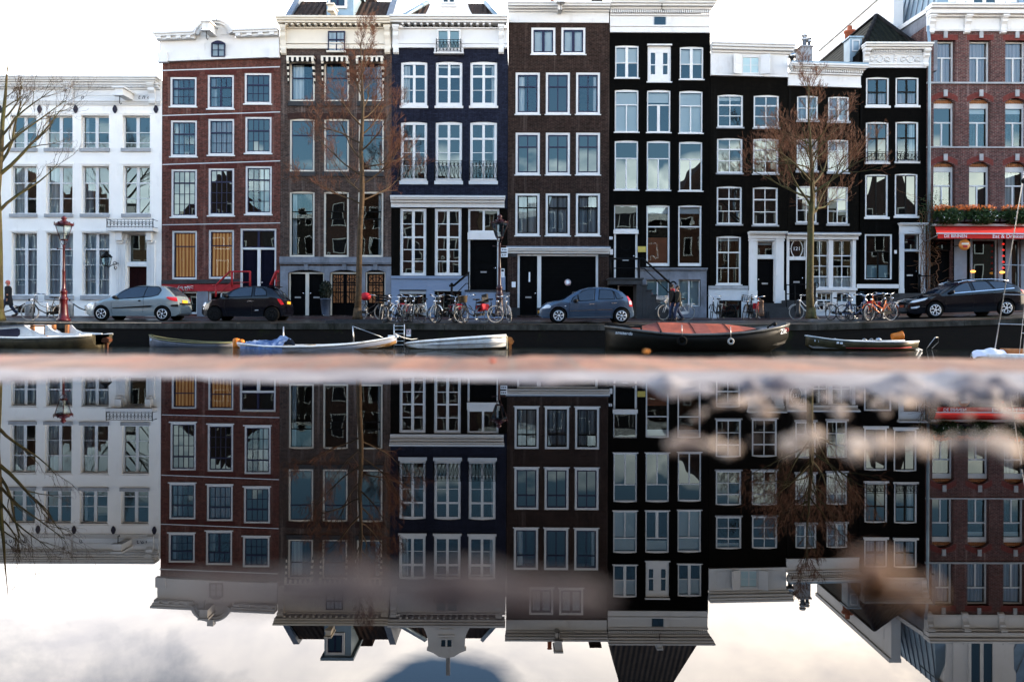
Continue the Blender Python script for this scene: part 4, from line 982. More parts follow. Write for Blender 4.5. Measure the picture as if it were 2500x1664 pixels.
MB().box(Xp(1928), Xp(2098), FAC+.4, FAC+8, Zp(2010,207), Zp(2010,175)).build('roof', M['rooftile'], h.root)
X0, Z0 = WR(7, 712, 475, FAC+3); X1, Z1 = WR(7, 798, 347, FAC+3)
mb = MB().box(X0, X1, FAC+3, FAC+3.9, Z0-1, Z1).box(X0-.05, X1+.05, FAC+2.95, FAC+3.95, Z1+.003, Z1+.08); ch = mb.build('chimney', M['lightstone'], h.root)
mb = MB()
for (px, hh, r) in ((738,.75,.16),(772,.6,.12)):
    X = WR(7, px, 340, FAC+3.4)[0]; mb.lathe([(r*.7,Z1+.08),(r*.7,Z1+hh*.6),(r,Z1+hh*.62),(r,Z1+hh*.75),(r*.7,Z1+hh*.76),(r*.7,Z1+hh*.85),(r*1.1,Z1+hh*.87),(r*.9,Z1+hh)], (X,FAC+3.4,0), 12)
mb.build('chimney_cowl', M['steel'], ch)
X, Z = WR(7, 645, 430, FAC+2); MB().lathe([(.10,Z-.8),(.10,Z),(.2,Z+.02),(.2,Z+.2),(.1,Z+.22),(.1,Z+.35),(.22,Z+.37),(.15,Z+.5)], (X,FAC+2,0), 12).build('flue', M['steel'], h.root)

# ================================================================== HOUSE 9: narrow black house, pyramid roof
h = House('narrow_black_house', 'narrow black canal house with carved white cornice and a mossy hipped roof', Xp(2100.5), Xp(2261), Zp(2180,125), M['blackbrick'])
w9 = dict(fw=.075, sash='blackframe', sw=.035, inset=.03, sill='white', sillh=.10, sillout=.07, tr=.06, rise=.04, cm=.08)
for i, (x0, x1) in enumerate(((1191,1361),(1409,1580))):
    h.win(7, x0, 570-i, x1, 782-i*3, secs=((.52,2,1),(.48,2,1)), curtain=[('bottom','pinkcurtain',.45)], **w9)
    h.win(7, x0-1, 899-i*3, x1-3, 1195-i*5, secs=((.40,2,1),(.60,2,1)), curtain=[('right','whitecurtain',.3)] if i else [], **w9)
    X0, X1 = h.P(7,x0+4,1150)[0], h.P(7,x1-6,1150)[0]; h.railing(X0, X1, h.P(7,1300,1190)[1], h.P(7,1300,1125)[1], .12, style='cross')
    h.win(7, x0-6, 1284-i*5, x1-8, 1600-i*8, secs=((1,2,1,.05),), **{**w9, 'tr': .05})
h.win(8, 1181, 397, 1383, 730, fw=.075, ft=.07, fb=.03, sash='blackframe', sw=.05, secs=((.36,1,1),(.64,2,1,.06)), inset=.02, tr=.05, sill=None, curtain=[('bottom','frosted',.31)])
a, b, c, d = h.rect(8, 1468, 398, 1580, 832); h.op.append((a, b, c, d, 0))
h.win(8, 1135, 812, 1330, 1000, fw=.05, frame='blackframe', secs=((1,2,1),), inset=.1, sill=None, lab='dark basement opening below the white band')
h.finish(.28)
z0, z1 = h.P(8,1520,512)[1], h.P(8,1520,525)[1]
h._win(a, b, z0, d, fw=.035, secs=((1,1,1),), inset=.1, sill=None, hole=False, name='transom_window')
h.door(None, a, b, c, z1, 'blackdoor', inset=.14, hole=False, handle='r')
def prt9(mb):
    F = h.F; A = lambda *q: h.rect(8, *q)
    for q, o in (((1434,396,1467,832),.08), ((1580.5,396,1622,832),.08), ((1467.5,513,1580,524),.0), ((1430,800,1467,850),.10), ((1580.5,800,1626,850),.10)):
        B = A(*q); mb.box(B[0], B[1], F-o, F+.16 if o == 0 else F+.02, B[2], B[3])
h.stack('door_surround', 8, [(1424,318,1632,326,.26), (1428,326,1628,334,.20), (1434,334,1622,396,.10)], M['greywhite'], extra=prt9)
h.band('plinth', 8, 1120, 766, 1430, 796, .08, M['white'])
mb = MB(); ys = h.F-1.0; zt = P8(1520,832,ys)[2]
mb.box(P8(1440,0,ys)[0], P8(1630,0,ys)[0], ys, h.F-.105, 0, zt)
for j in range(4): mb.box(P8(1440,0,ys)[0]-.28*(j+1), P8(1440,0,ys)[0]-.28*j-.003, ys, h.F-.09, 0, zt-.2*(j+1))
mb.build('stoop', M['darkstone'], h.root)
mb = MB(); ys = h.F-.95; mb.tube([P8(1585,832,ys),P8(1585,700,ys)], .06, 6); mb.blob(P8(1585,702,ys), (.10,.10,.08), 8, 5); mb.tube([P8(1585,705,ys),P8(1690,705,ys),P8(1690,840,ys)], .03, 5); mb.build('railing', M['blackiron'], h.root)
def orn(mb):
    A = h.rect(7, 1200, 410, 1600, 470); F = h.F; cz = (A[2]+A[3])/2
    for u in (.22, .78):
        cx = A[0]+(A[1]-A[0])*u; mb.ring((cx,F-.10,cz), .16, .03, 'y', 12, 5)
        for s_ in (-1, 1): mb.ring((cx+s_*.33,F-.10,cz-.02), .12, .022, 'y', 10, 4, a0=0 if s_ > 0 else math.pi*.2, a1=math.pi*1.5); mb.tube([(cx+s_*.16,F-.10,cz),(cx+s_*.45,F-.1,cz-.13)], .02, 4)
    cx = (A[0]+A[1])/2
    for j in range(4): mb.blob((cx,F-.10,cz+.15-.11*j), (.07,.03,.05), 8, 5)
h.stack('cornice', 7, [(1158,336,1655,348,.50), (1162,348,1650,362,.42), (1168,362,1645,376,.30), (1175,396,1620,404,.14), (1170,404,1628,470,.08), (1165,472,1632,484,.14), (1170,484,1630,504,.10)], M['white'], dent=[(1225,378,1590,394,.20,30,.55)], extra=orn)
h.console(7, 1168, 378, 1204, 468, .34, M['white']); h.console(7, 1604, 376, 1642, 500, .34, M['white'])
F = h.F; zt = h.P(7,1400,345)[1]-.1; xl, xr = h.x0+.1, h.x1-.05; ax, az = W(2140,38,F+3); rx = (xl+xr)/2
mb = MB().add([(xl,F+.2,zt),(xr,F+.2,zt),(ax,F+3,az),(xl,F+12,zt),(xr,F+12,zt),(ax,F+12,az)], [(0,1,2),(1,4,5,2),(3,0,2,5),(4,3,5)]); mb.build('roof', M['mossroof'], h.root)
mb = MB(); mb.tube([(ax,F+3,az),(xl,F+.2,zt)], .11, 6); mb.tube([(ax,F+3,az),(xr,F+.2,zt)], .11, 6); mb.tube([(ax,F+3,az),(ax,F+12,az)], .11, 6); mb.build('ridge_tiles', M['rooftile'], h.root)
X, Z = WR(7, 1085, 470, F+1.6); X = xl+.15
X -= .1; mb = MB().box(X-.30, X+.28, F+.9, F+1.6, Z-.1, Z+1.0).box(X-.36, X+.34, F+.84, F+1.65, Z+1.003, Z+1.08); dm = mb.build('dormer', M['zinc'], h.root)
h._win(X-.20, X+.18, Z+.35, Z+.9, fw=.05, frame='greywhite', secs=((1,1,1),), Y=F+.86, hole=False, inset=0, sill=None, parent=dm)
h.x1 = h.x1

# ================================================================== HOUSE 10: red brick cafe with awning
h = House('brick_cafe_house', 'red brick house with a cafe under a red awning and zinc mansard roof', Xp(2261.5), Xp(2720), Zp(2400,62), M['cafebrick'], depth=14)
for i, x0 in enumerate((1690,1953,2218,2483,2748)):
    w10 = dict(fw=.07, secs=((.38,1,1),(.62,2,1,.07)), tr=.07, inset=.24, sill=None)
    o_ = 262 if i else 0
    h.win(7, x0, 297+i, x0+160, 606+i, curtain=[('full','pinkcurtain',1)], **w10)
    h.win(7, x0-1, 720+i, x0+158, 1080+i, rise=.22, curtain=[('top','blind',.12)] if i != 0 else [], ft=.42, fw=.07, secs=w10['secs'], tr=.07, inset=.24, sill=None)
    h.win(7, x0-2, 1190+i, x0+157, 1545, rise=.22, curtain=[('left','whitecurtain',.2)] if i == 0 else ([('left','whitecurtain',.7)] if i == 2 else []), ft=.42, fw=.07, secs=w10['secs'], tr=.07, inset=.24, sill=None)
a, b, c, d = h.rect(8, 1700, 440, 1830, 900); h.op.append((a,b,c,d,0))
cw = []
for (x0, x1) in ((1968,2162),(2260,2330),(2420,2700)):
    cw.append(h.win(8, x0, 436, x1, 860, fw=.05, frame='greywhite', secs=((1,1,1),), inset=.1, sill=None, lab='wide dark cafe window'))
h.finish(.35)
h.door(None, a+.05, b-.05, c, d-.5, 'blackdoor', inset=.25, hole=False, handle='r')
h._win(a, b, d-.46, d, fw=.05, frame='blackframe', secs=((1,1,1),), inset=.2, sill=None, hole=False, name='transom_window')
h.lintels(M['soldierred'], .26, .12, skip=(15,16,17,18,19,20))
mb = MB()
for i, x0 in enumerate((1690,1953,2218,2483,2748)):
    for y in (235, 665, 1137):
        A = h.rect(7, x0+72, y, x0+98, y+(48 if y == 235 else 48)); mb.box(A[0], A[1], h.F-.07, h.F+.01, A[2], A[3])
mb.split('keystone', M['lightstone'], h.root)
# terracotta panels in the arch heads
mb = MB()
for i, x0 in enumerate((1690,1953,2218,2483)):
    for y in (735, 1205):
        A = h.rect(7, x0+8, y, x0+150, y+15)
        n = 9; mb = MB()
        for j in range(n): mb.blob((A[0]+(A[1]-A[0])*(j+.5)/n, h.F+.225, (A[2]+A[3])/2), (.085,.03,.09), 7, 5)
        mb.build('arch_ornament', M['wood'], h.root)
h.band('string_course', 7, 1637, 609, 3000, 622, .08, M['lightstone']); h.band('string_course', 7, 1637, 1084, 3000, 1094, .06, M['lightstone']); h.band('ledge', 8, 1660, 312, 3000, 324, .10, M['darkstone'])
def k10(mb):
    pass
h.stack('cornice', 7, [(1632,58,3050,72,.60), (1634,72,3050,88,.52), (1636,92,3050,122,.40), (1640,122,3050,136,.22), (1640,136,3050,234,.07), (1700,150,1900,222,.09), (1950,150,2165,222,.09), (2225,150,2430,222,.09)], M['white'])
for x in (1645,1908,2175,2440,2705): h.console(7, x, 124, x+40, 254, .34, M['white'])
MB().tube([(h.x0+.07,h.F-.10,.6),(h.x0+.07,h.F-.10,h.P(7,1640,330)[1]),(h.x0+.0,h.F-.10,h.P(7,1640,200)[1])], .07, 8).build('drainpipe', M['zinc'], h.root)
# shop front pilasters and panels
mb = MB()
for (x0,x1,y0,y1,o) in ((1838,1930,432,900,.05),(1955,1967,432,900,.10),(2163,2190,432,900,.10),(2215,2259,432,900,.06),(2331,2419,432,900,.06),(2260,2330,860.5,900,.04),(1968,2162,860.5,900,.04)):
    A = h.rect(8, x0, y0, x1, y1); mb.box(A[0], A[1], h.F-o, h.F+.02, A[2], A[3])
mb.build('shop_front', M['shopgrey'], h.root)
h.band('dark_pier', 8, 1638, 432, 1699, 900, .03, M['blacktar'])
for q_ in ((1831,432,1837.5,900),(1930.5,432,1954.5,900),(2190.5,432,2214.5,900)): h.band('dark_pier', 8, *q_, .03, M['blacktar'])
# awning
A = h.rect(8, 1662, 326, 3000, 342); F = h.F; yo = F-1.25
aw = MB().box(A[0], A[1], F-.25, F+.02, A[2], A[3]).build('awning', M['greywhite'], h.root)
zt, zb = A[2]-.01, WR(8,2000,386,yo)[1]; xl, xl2 = A[0]+.15, WR(8,1712,390,yo)[0]; xr = A[1]
MB().add([(xl,F-.15,zt),(xr,F-.15,zt),(xr,yo,zb),(xl2,yo,zb),(xl,F-.15,zt-.02),(xr,F-.15,zt-.02),(xr,yo,zb-.02),(xl2,yo,zb-.02)], [(0,3,2,1),(4,5,6,7),(0,4,7,3),(2,3,7,6)]).build('awning_cloth', mat('red_awning_cloth', (.55,.018,.012), .7, var=.15), aw)
z2 = WR(8,2000,396,yo)[1]; z3 = WR(8,2000,430,yo)[1]
MB().box(xl2, xr, yo-.05, yo+.03, z2, zb-.022).build('front_bar', M['sign'], aw)
va = MB().box(xl2+.05, xr, yo-.012, yo+.0, z3, z2-.004).build('valance', bpy.data.materials['red_awning_cloth'], aw)
for (t, px, sz, w_, zz) in (('DE BINNEN', 1850, .20, 0, 0), ('Eat & Drinken', 2240, .25, 0, 0)):
    X, Z = WR(8, px, 412, yo); lm = text_mb(t, sz); lm.xf(Matrix.Translation((X, yo-.018, (z2+z3)/2))); lm.build('lettering', M['sign'], va)
MB().tube([(xl2+.2,yo,zb-.05),(xl2+.05,F-.05,zb-.3)], .02, 5).tube([(xl2+5,yo,zb-.05),(xl2+4.8,F-.05,zb-.3)], .02, 5).build('awning_arm', M['steel'], aw)
# mansard roof, dormer, white party wall
zt = h.P(7,2000,60)[1]; x0, x1 = h.x0+.05, h.x1
mb = MB().add([(x0+.47,F+.15,zt-.05),(x1,F+.15,zt-.05),(x1,F+1.9,zt+3.1),(x0+1.5,F+1.9,zt+3.1),(x0+.47,F+13.8,zt-.05),(x1,F+13.8,zt-.05),(x1,F+12.5,zt+3.1),(x0+1.5,F+12.5,zt+3.1)], [(0,1,2,3),(3,2,6,7),(4,0,3,7),(5,4,7,6),(1,5,6,2)]); mb.build('roof', M['zinc'], h.root)
mb = MB()
for j in range(16):
    xx = x0+.7+j*.62
    if xx < x1-.1 and xx > x0+1.5: mb.tube([(xx,F+.12,zt),(xx,F+1.88,zt+3.12)], .025, 4)
    if j < 8: mb.tube([(x0+.45,F+.5+j*.6,zt),(x0+1.48,F+1.9+j*.5,zt+3.1)], .025, 4)
mb.build('roof_seams', M['lead'], h.root)
mb = MB().extx([(F+.02,zt-2.9),(F+.02,zt-.25),(F+3.4,zt-.10),(F+3.4,zt-2.9)], x0-.04, x0+.45); mb.build('party_wall', M['bluestone'], h.root)
mb = MB().extx([(F+.0,zt-.247),(F+0,zt-.05),(F+3.4,zt+.12),(F+3.4,zt-.097)], x0-.12, x0+.46); mb.build('coping', M['white'], h.root)
mb = MB().box(x0-.02, x0+.46, F+3.404, F+13.5, zt-4, W(2147,0,42.9)[1]+.1).box(x0-.12, x0+.5, F+3.404, F+13.5, W(2147,0,42.9)[1]+.103, W(2147,0,42.9)[1]+.3)
for j in range(3): mb.box(x0-.04, x0, F+4.2+j*2.6, F+5.6+j*2.6, zt+.4, zt+1.7)
mb.build('white_side_wall', M['white'], h.root)
dx0, dx1 = WR(7,1850,30,F+.4)[0], WR(7,2255,30,F+.4)[0]
mb = MB().box(dx0, dx1, F+.35, F+2.6, zt-.02, zt+2.6); cxm = (dx0+dx1)/2
mb.prism([(dx0-.2,zt+2.6),(dx1+.2,zt+2.6),(cxm,zt+3.5)], F+.2, F+3.2); dm = mb.build('dormer', M['white'], h.root)
mb = MB()
for s_ in (-1, 1):
    pts = [(0,0),(.34,0),(.38,.3),(.28,.6),(.30,1.6),(.40,1.8),(.40,2.2),(0,2.3)]
    mb.prism([((dx0 if s_ < 0 else dx1)+s_*p, zt+q) for p, q in pts], F+.42, F+.52)
mb.split('scroll', M['white'], dm)
h._win(cxm-.62, cxm+.62, zt+.12, zt+2.3, fw=.12, secs=((1,2,1,.16),), Y=F+.26, hole=False, inset=.0, sill=None, parent=dm, curtain=())
X, Z = W(2112, 45, F+6); mb = MB().lathe([(.26,Z-1.4),(.26,Z-.1),(.32,Z-.08),(.32,Z+.02),(.14,Z+.04),(.12,Z+.3)], (X,F+8,0), 10) ; mb.build('chimney', M['terracotta'], h.root)
# ================================================================== FAR BANK: street, pavement, quay
def ground_mat(name, c1, c2, bw, bh, rough, stain, wet=.0, mort=(.02,.018,.016)):
    m, t, b = newmat(name); v = t.obj()
    bt = t.new('ShaderNodeTexBrick'); t.link(v, bt.inputs['Vector']); bt.inputs['Color1'].default_value = c1+(1,); bt.inputs['Color2'].default_value = c2+(1,); bt.inputs['Mortar'].default_value = mort+(1,)
    bt.inputs['Scale'].default_value = 1; bt.inputs['Brick Width'].default_value = bw; bt.inputs['Row Height'].default_value = bh; bt.inputs['Mortar Size'].default_value = bh*.08
    f = t.noise(t.obj(scale=(.5,1,1)), .9, 6, .65); c = t.mix(bt.outputs['Color'], stain, t.ramp(f, (.42, 0.0), (.6, .8)))
    t.link(c, b.inputs['Base Color']); t.link(t.ramp(f, (.40, rough), (.62, max(.08, rough-.35))), b.inputs['Roughness'])
    t.bump(bt.outputs['Fac'], -.4, .01, b); return m
M['roadbrick'] = ground_mat('wet_brick_road', (.030,.026,.030), (.022,.019,.023), .2, .1, .55, (.016,.016,.021))
M['pavebrick'] = ground_mat('red_brick_pavement', (.085,.030,.025), (.06,.023,.02), .2, .1, .65, (.035,.02,.018))
M['quaybrick'] = ground_mat('dark_quay_paving', (.030,.020,.016), (.021,.015,.012), .2, .1, .6, (.013,.017,.008))
def strip(name, y0, y1, m, dz=0, kerb=0, n=70, x0=-60, x1=60):
    mb = MB()
    for i in range(n):
        a, b = x0+(x1-x0)*i/n, x0+(x1-x0)*(i+1)/n
        mb.quad((a,y0,G(a,y0)+dz), (b,y0,G(b,y0)+dz), (b,y1,G(b,y1)+dz), (a,y1,G(a,y1)+dz))
        if kerb: mb.quad((a,y0,G(a,y0)-.1), (b,y0,G(b,y0)-.1), (b,y0,G(b,y0)+dz), (a,y0,G(a,y0)+dz))
    return tag(mb.build(name, m), kind='structure')
strip('quay_pavement', 31.35, 33.3, M['quaybrick']); strip('road', 33.3, 36.3, M['roadbrick'], -.004); strip('pavement', 36.3, 38.6, M['pavebrick'], .03, kerb=1)
m, t, b = newmat('mossy_quay_brick')
bt = t.new('ShaderNodeTexBrick'); t.link(t.obj(True), bt.inputs['Vector']); bt.inputs['Scale'].default_value = 1; bt.inputs['Brick Width'].default_value = .22; bt.inputs['Row Height'].default_value = .065; bt.inputs['Mortar Size'].default_value = .008
bt.inputs['Color1'].default_value = (.009,.0065,.005,1); bt.inputs['Color2'].default_value = (.006,.005,.004,1); bt.inputs['Mortar'].default_value = (.008,.007,.006,1)
f = t.noise(t.obj(scale=(1,1,.7)), .8, 8, .75); c = t.mix(bt.outputs['Color'], (.018,.024,.006), t.ramp(f, (.58, 0.0), (.68, .8)))
g = t.noise(t.obj(), 6, 4, .6); c = t.mix(c, (.05,.036,.024), t.ramp(g, (.66, 0.0), (.75, .5)))
t.link(c, b.inputs['Base Color']); b.inputs['Roughness'].default_value = .8; b.inputs['Specular IOR Level'].default_value = .12; t.bump(bt.outputs['Fac'], -.5, .01, b); M['quaywall'] = m
M['coping'] = mat('worn_quay_coping', (.055,.052,.045), .75, var=.7, scale=2.5, spec=.15, bump=.3, dirt=((.010,.011,.006), 1.5, .42, .9))
qw = MB()
n = 60
for i in range(n):
    a, b_ = -60+120*i/n, -60+120*(i+1)/n; za, zb = G(a,31)-.22, G(b_,31)-.22
    qw.add([(a,31,-2.2),(b_,31,-2.2),(b_,31,zb),(a,31,za),(a,31.6,-2.2),(b_,31.6,-2.2),(b_,31.6,zb),(a,31.6,za)], [(0,1,2,3),(3,2,6,7)])
root = empty('quay_wall', (0,31.3,-2.2), 'long dark mossy brick quay wall with pale stone coping along the canal', 'wall')
qw.build('brick_face', M['quaywall'], root)
cp = MB(); x = -60
random.seed(3)
while x < 60:
    L = random.uniform(1.5, 2.4); a, b_ = x+.008, x+L-.008; za, zb = G(a,31), G(b_,31); y0 = 30.95+random.uniform(-.012,.012); q = random.uniform(-.012,.012)
    cp.add([(a,y0,za-.218),(b_,y0,zb-.218),(b_,y0,zb+q),(a,y0,za+q),(a,31.349,za-.218),(b_,31.349,zb-.218),(b_,31.349,zb+q),(a,31.349,za+q)], [(0,1,2,3),(3,2,6,7),(0,3,7,4),(1,5,6,2)]); x += L
cp.build('coping', M['coping'], root)
# canal water
m, t, b = newmat('canal_water'); b.inputs['Base Color'].default_value = (.006,.008,.006,1); b.inputs['Roughness'].default_value = .02; b.inputs['IOR'].default_value = 1.33
w1 = t.noise(t.obj(scale=(.55,1.6,1)), 2.2, 4, .55, .6); t.bump(w1, .9, .09, b); M['canal'] = m
tag(MB().quad((-90,1.5,-.97),(90,1.5,-.97),(90,31.02,-.97),(-90,31.02,-.97)).build('canal_water', M['canal']), kind='structure')
tag(MB().quad((-400,38.7,-.3),(400,38.7,-.3),(400,900,-.3),(-400,900,-.3)).build('ground', M['quaybrick']), kind='structure')

# ================================================================== NEAR BANK: wet pavement and puddle
def near_h(x, y):
    """height of the worn paving around the puddle, metres"""
    from mathutils import noise as N
    sh = .655-.012*math.sin(x*9)-.05*N.noise((x*8,3.1,0))-.04*N.noise((x*21,1.1,0))
    if x > .12: sh -= .10*min(1,(x-.12)/.25)
    e = (y-sh)/.10
    z = -.0075+.0115*(1/(1+math.exp(-max(-30,min(30,e*5)))))
    if .10 < y < .22:
        u = x/y*2000+1250; wn = 1/(1+math.exp(-max(-30,min(30,(u-330)/150))))*1/(1+math.exp(-max(-30,min(30,(1560-u)/90))))
        yc = .1485+.006*N.noise((x*14,.3,7)); z += wn*(.0054*math.exp(-((y-yc-.006)/.024)**2)+.0060*math.exp(-((y-yc)/.0105)**2))+.0016*N.noise((x*210,y*210,5))+.0012*N.noise((x*70,y*50,8))
    nz = N.noise((x*22,y*22,0))*.0012+N.noise((x*60,y*60,2))*.0008
    if y < .75:
        top = 0.0
        for (bx, by, r, hh) in BUMPS:
            d2 = ((x-bx)/r)**2+((y-by)/(r*.8))**2
            if d2 < 6: top = max(top, hh*math.exp(-d2))
        z += top
    if y > .78: nz += N.noise((x*7,y*3,9))*.0022+N.noise((x*23,y*5,4))*.0012
    return z+nz
BUMPS = []
random.seed(11)
for i in range(80):
    d = random.gauss(.335,.012); px = 1600+1150*random.random()**.75
    BUMPS.append(((px-1250)/2000*d, d, random.uniform(.0035,.0085), random.uniform(.0100,.0122)))
for i in range(85):
    d = random.uniform(.42,.56); px = random.uniform(1830,2750)+(.56-d)*-1400
    BUMPS.append(((px-1250)/2000*d, d, random.uniform(.004,.009), random.uniform(.0092,.0120)))
for i in range(30):
    d = random.uniform(.54,.66); px = random.uniform(1550,2700)
    BUMPS.append(((px-1250)/2000*d, d, random.uniform(.008,.018), random.uniform(.0085,.0105)))
for i in range(0):
    d = random.gauss(.145,.008); px = random.gauss(700,420)
    BUMPS.append(((px-1250)/2000*d, d, random.uniform(.005,.010), random.uniform(.0084,.0094)))
for (px, py) in ((2060,1385),(2120,1440),(2090,1410)):
    d = .05*2000/(py-785); BUMPS.append(((px-1250)/2000*d, d, .005, .0085))
def axis(segs):
    out = []
    for (a, b, s) in segs:
        n = max(1, int((b-a)/s)); out += [a+(b-a)*i/n for i in range(n)]
    return out+[segs[-1][1]]
xs = axis([(-3,-.9,.05),(-.9,-.45,.012),(-.45,-.13,.0045),(-.13,.065,.0017),(.065,.62,.0045),(.62,1.1,.010),(1.1,3,.05)]); ys = axis([(-1.2,.06,.06),(.06,.115,.004),(.115,.20,.0017),(.20,.24,.004),(.24,.62,.005),(.62,.86,.008),(.86,1.03,.02)])
ALLB = BUMPS; v = []
for y in ys:
    BUMPS = [q for q in ALLB if abs(y-q[1]) < 2.6*q[2]]
    v += [(x,y,near_h(x,y)) for x in xs]
mb = MB(); nx = len(xs)
mb.add(v, [(j*nx+i, j*nx+i+1, (j+1)*nx+i+1, (j+1)*nx+i) for j in range(len(ys)-1) for i in range(nx-1)], 0, True)
m, t, b = newmat('worn_wet_paving'); v_ = t.obj()
bt = t.new('ShaderNodeTexBrick'); mp = t.new('ShaderNodeMapping'); mp.inputs['Rotation'].default_value = (0,0,math.pi/2); t.link(v_, mp.inputs[0]); t.link(mp.outputs[0], bt.inputs['Vector'])
bt.inputs['Scale'].default_value = 1; bt.inputs['Brick Width'].default_value = .2; bt.inputs['Row Height'].default_value = .065; bt.inputs['Mortar Size'].default_value = .004
bt.inputs['Color1'].default_value = (.21,.072,.032,1); bt.inputs['Color2'].default_value = (.125,.043,.020,1); bt.inputs['Mortar'].default_value = (.13,.075,.048,1)
f = t.noise(t.obj(scale=(1,.3,1)), 9, 6, .7); c = t.mix(bt.outputs['Color'], (.28,.15,.082), t.ramp(f, (.45, 0.0), (.7, .8)))
g = t.noise(v_, 60, 4, .6); c = t.mix(c, (.07,.032,.022), t.ramp(t.noise(t.obj(scale=(1,.14,1)), 17, 5, .7), (.47, 0.0), (.60, .9)))
sp = t.new('ShaderNodeSeparateXYZ'); t.link(v_, sp.inputs[0]); wob = t.math('ADD', sp.outputs[1], t.math('MULTIPLY', t.noise(v_, 5, 3), .06))
stone = t.ramp(t.noise(t.obj(scale=(.5,1.6,1)), 14, 6, .7), (.36, (.055,.045,.060)), (.64, (.27,.255,.26)))
c = t.mix(c, stone, t.ramp(t.math('MULTIPLY', wob, 1.0), (.765, 1.0), (.79, 0.0)))
wet = t.ramp(t.math('MULTIPLY', sp.outputs[1], 1.0), (.50, 0.0), (.58, 1.0))
grit = t.ramp(t.noise(v_, 40, 5, .7), (.38, (.055,.035,.028)), (.62, (.52,.40,.30)))
c = t.mix(grit, c, wet)
c = t.mix((.028,.018,.016), c, t.ramp(sp.outputs[1], (.20, 0.0), (.27, 1.0)))
t.link(c, b.inputs['Base Color']); b.inputs['Roughness'].default_value = .55; b.inputs['Specular IOR Level'].default_value = .18; t.bump(t.noise(v_, 140, 5, .7), .9, .002, b); M['near'] = m
root_near = mb.build('near_pavement', M['near'], loc=(0,0,0)); tag(root_near, kind='structure')
mb = MB()
for (a, b_, c_, d_) in ((-70,-3,-12,1.03),(3,70,-12,1.03),(-3,3,-12,-1.2)): mb.quad((a,c_,.003),(b_,c_,.003),(b_,d_,.003),(a,d_,.003))
tag(mb.build('near_street', M['pavebrick']), kind='structure')
tag(MB().box(-70,70,.85,1.031,-2.2,-.012).build('near_quay_wall', M['quaywall']), 'brick quay wall below the near pavement edge', 'wall')
m, t, b = newmat('puddle_water'); t.n.remove(b); out = t.n['Material Output']
df = t.new('ShaderNodeBsdfTransparent'); df.inputs[0].default_value = (.10,.08,.07,1); gl = t.new('ShaderNodeBsdfGlossy'); gl.inputs['Roughness'].default_value = 0; gl.inputs[0].default_value = (.80,.78,.78,1)
fr = t.new('ShaderNodeFresnel'); fr.inputs[0].default_value = 1.36; mx = t.new('ShaderNodeMixShader'); t.link(fr.outputs[0], mx.inputs[0]); t.link(df.outputs[0], mx.inputs[1]); t.link(gl.outputs[0], mx.inputs[2]); t.link(mx.outputs[0], out.inputs[0]); M['puddle'] = m
tag(MB().quad((-2.4,-.9,0),(2.4,-.9,0),(2.4,.80,0),(-2.4,.80,0)).build('puddle', M['puddle']), kind='structure')
# loose bits on the wet paving
def lump(name, px, py, r, m, lab, cat, sq=.7, z=0):
    d = .05*2000/(py-785); x = (px-1250)/2000*d
    o = MB().blob((x, d, z+r*sq*.6), (r, r*.9, r*sq), 14, 9, jit=.06).build(name, m); return tag(o, lab, cat)
M['bark'] = mat('wet_brown_chip', (.16,.075,.035), .45, var=.5, scale=60)
lump('brown_pebble', 2135, 1425, .0050, M['bark'], 'brown pebble standing in the puddle, the larger of two', 'pebble')
lump('brown_pebble', 2245, 1465, .0028, M['bark'], 'small reddish brown pebble in the puddle beside a larger one', 'pebble')
lump('orange_leaf_scrap', 1578, 869.5, .0048, mat('orange_leaf', (.65,.25,.04), .6), 'orange scrap of leaf on the edge of the near brick pavement', 'leaf', .5, .004)
lump('red_leaf_scrap', 1202, 893, .004, mat('red_leaf', (.50,.09,.04), .6), 'small red scrap of leaf on the near brick pavement', 'leaf', .5, .003)

# ================================================================== opposite row, seen in the window panes
random.seed(21)
x = -84; k = 0
OPP = [('stepped', (.055,.020,.012), 'stepped gable'), ('flat', (.10,.060,.030), 'flat cornice'), ('bell', (.030,.014,.010), 'bell gable'), ('flat', (.022,.018,.015), 'dark flat front'), ('point', (.06,.026,.015), 'pointed gable')]
while x < 84:
    w = random.uniform(6.2, 8.2); typ, colr, ds = OPP[k % 5]; H_ = random.uniform(11.0, 13.5); yF = -11.0
    r_ = empty('opposite_house', (x+w/2, yF, 0), 'canal house with %s on the near side, mirrored only in the window panes' % ds, 'house', 'houses behind the near quay with a %s' % ds)
    mb = MB().box(x+.02, x+w-.02, yF-9, yF, -.2, H_); c = x+w/2
    if typ == 'stepped':
        for j in range(4): mb.box(c-w/2+.02+(j+1)*.75, c+w/2-.02-(j+1)*.75, yF-.5, yF-.003, H_+j*.8, H_+(j+1)*.8)
    elif typ == 'bell': mb.prism([(c-w/2+.02,H_),(c+w/2-.02,H_),(c+w*.28,H_+1.2),(c+w*.2,H_+3),(c,H_+3.6),(c-w*.2,H_+3),(c-w*.28,H_+1.2)], yF-.5, yF-.003)
    elif typ == 'point': mb.prism([(c-w/2+.02,H_),(c+w/2-.02,H_),(c,H_+4)], yF-8.9, yF-.003)
    mb.build('wall', mat('opposite_wall', colr, .8, var=.3), r_)
    wm = MB()
    for fl in range(4):
        for j in range(3):
            a = x+.9+j*(w-1.8)/3; z0 = .9+fl*3.0; wm.box(a, a+(w-1.8)/3-.55, yF, yF+.04, z0, z0+1.9)
            wm.box(a+.1, a+(w-1.8)/3-.65, yF+.01, yF+.05, z0+.1, z0+1.8, 1)
    wm.build('window', [M['white'], M['blackdoor']], r_)
    if typ == 'flat': MB().box(x-.02, x+w+.02, yF-.1, yF+.4, H_-.5, H_+.2).build('cornice', M['white'], r_)
    x += w; k += 1

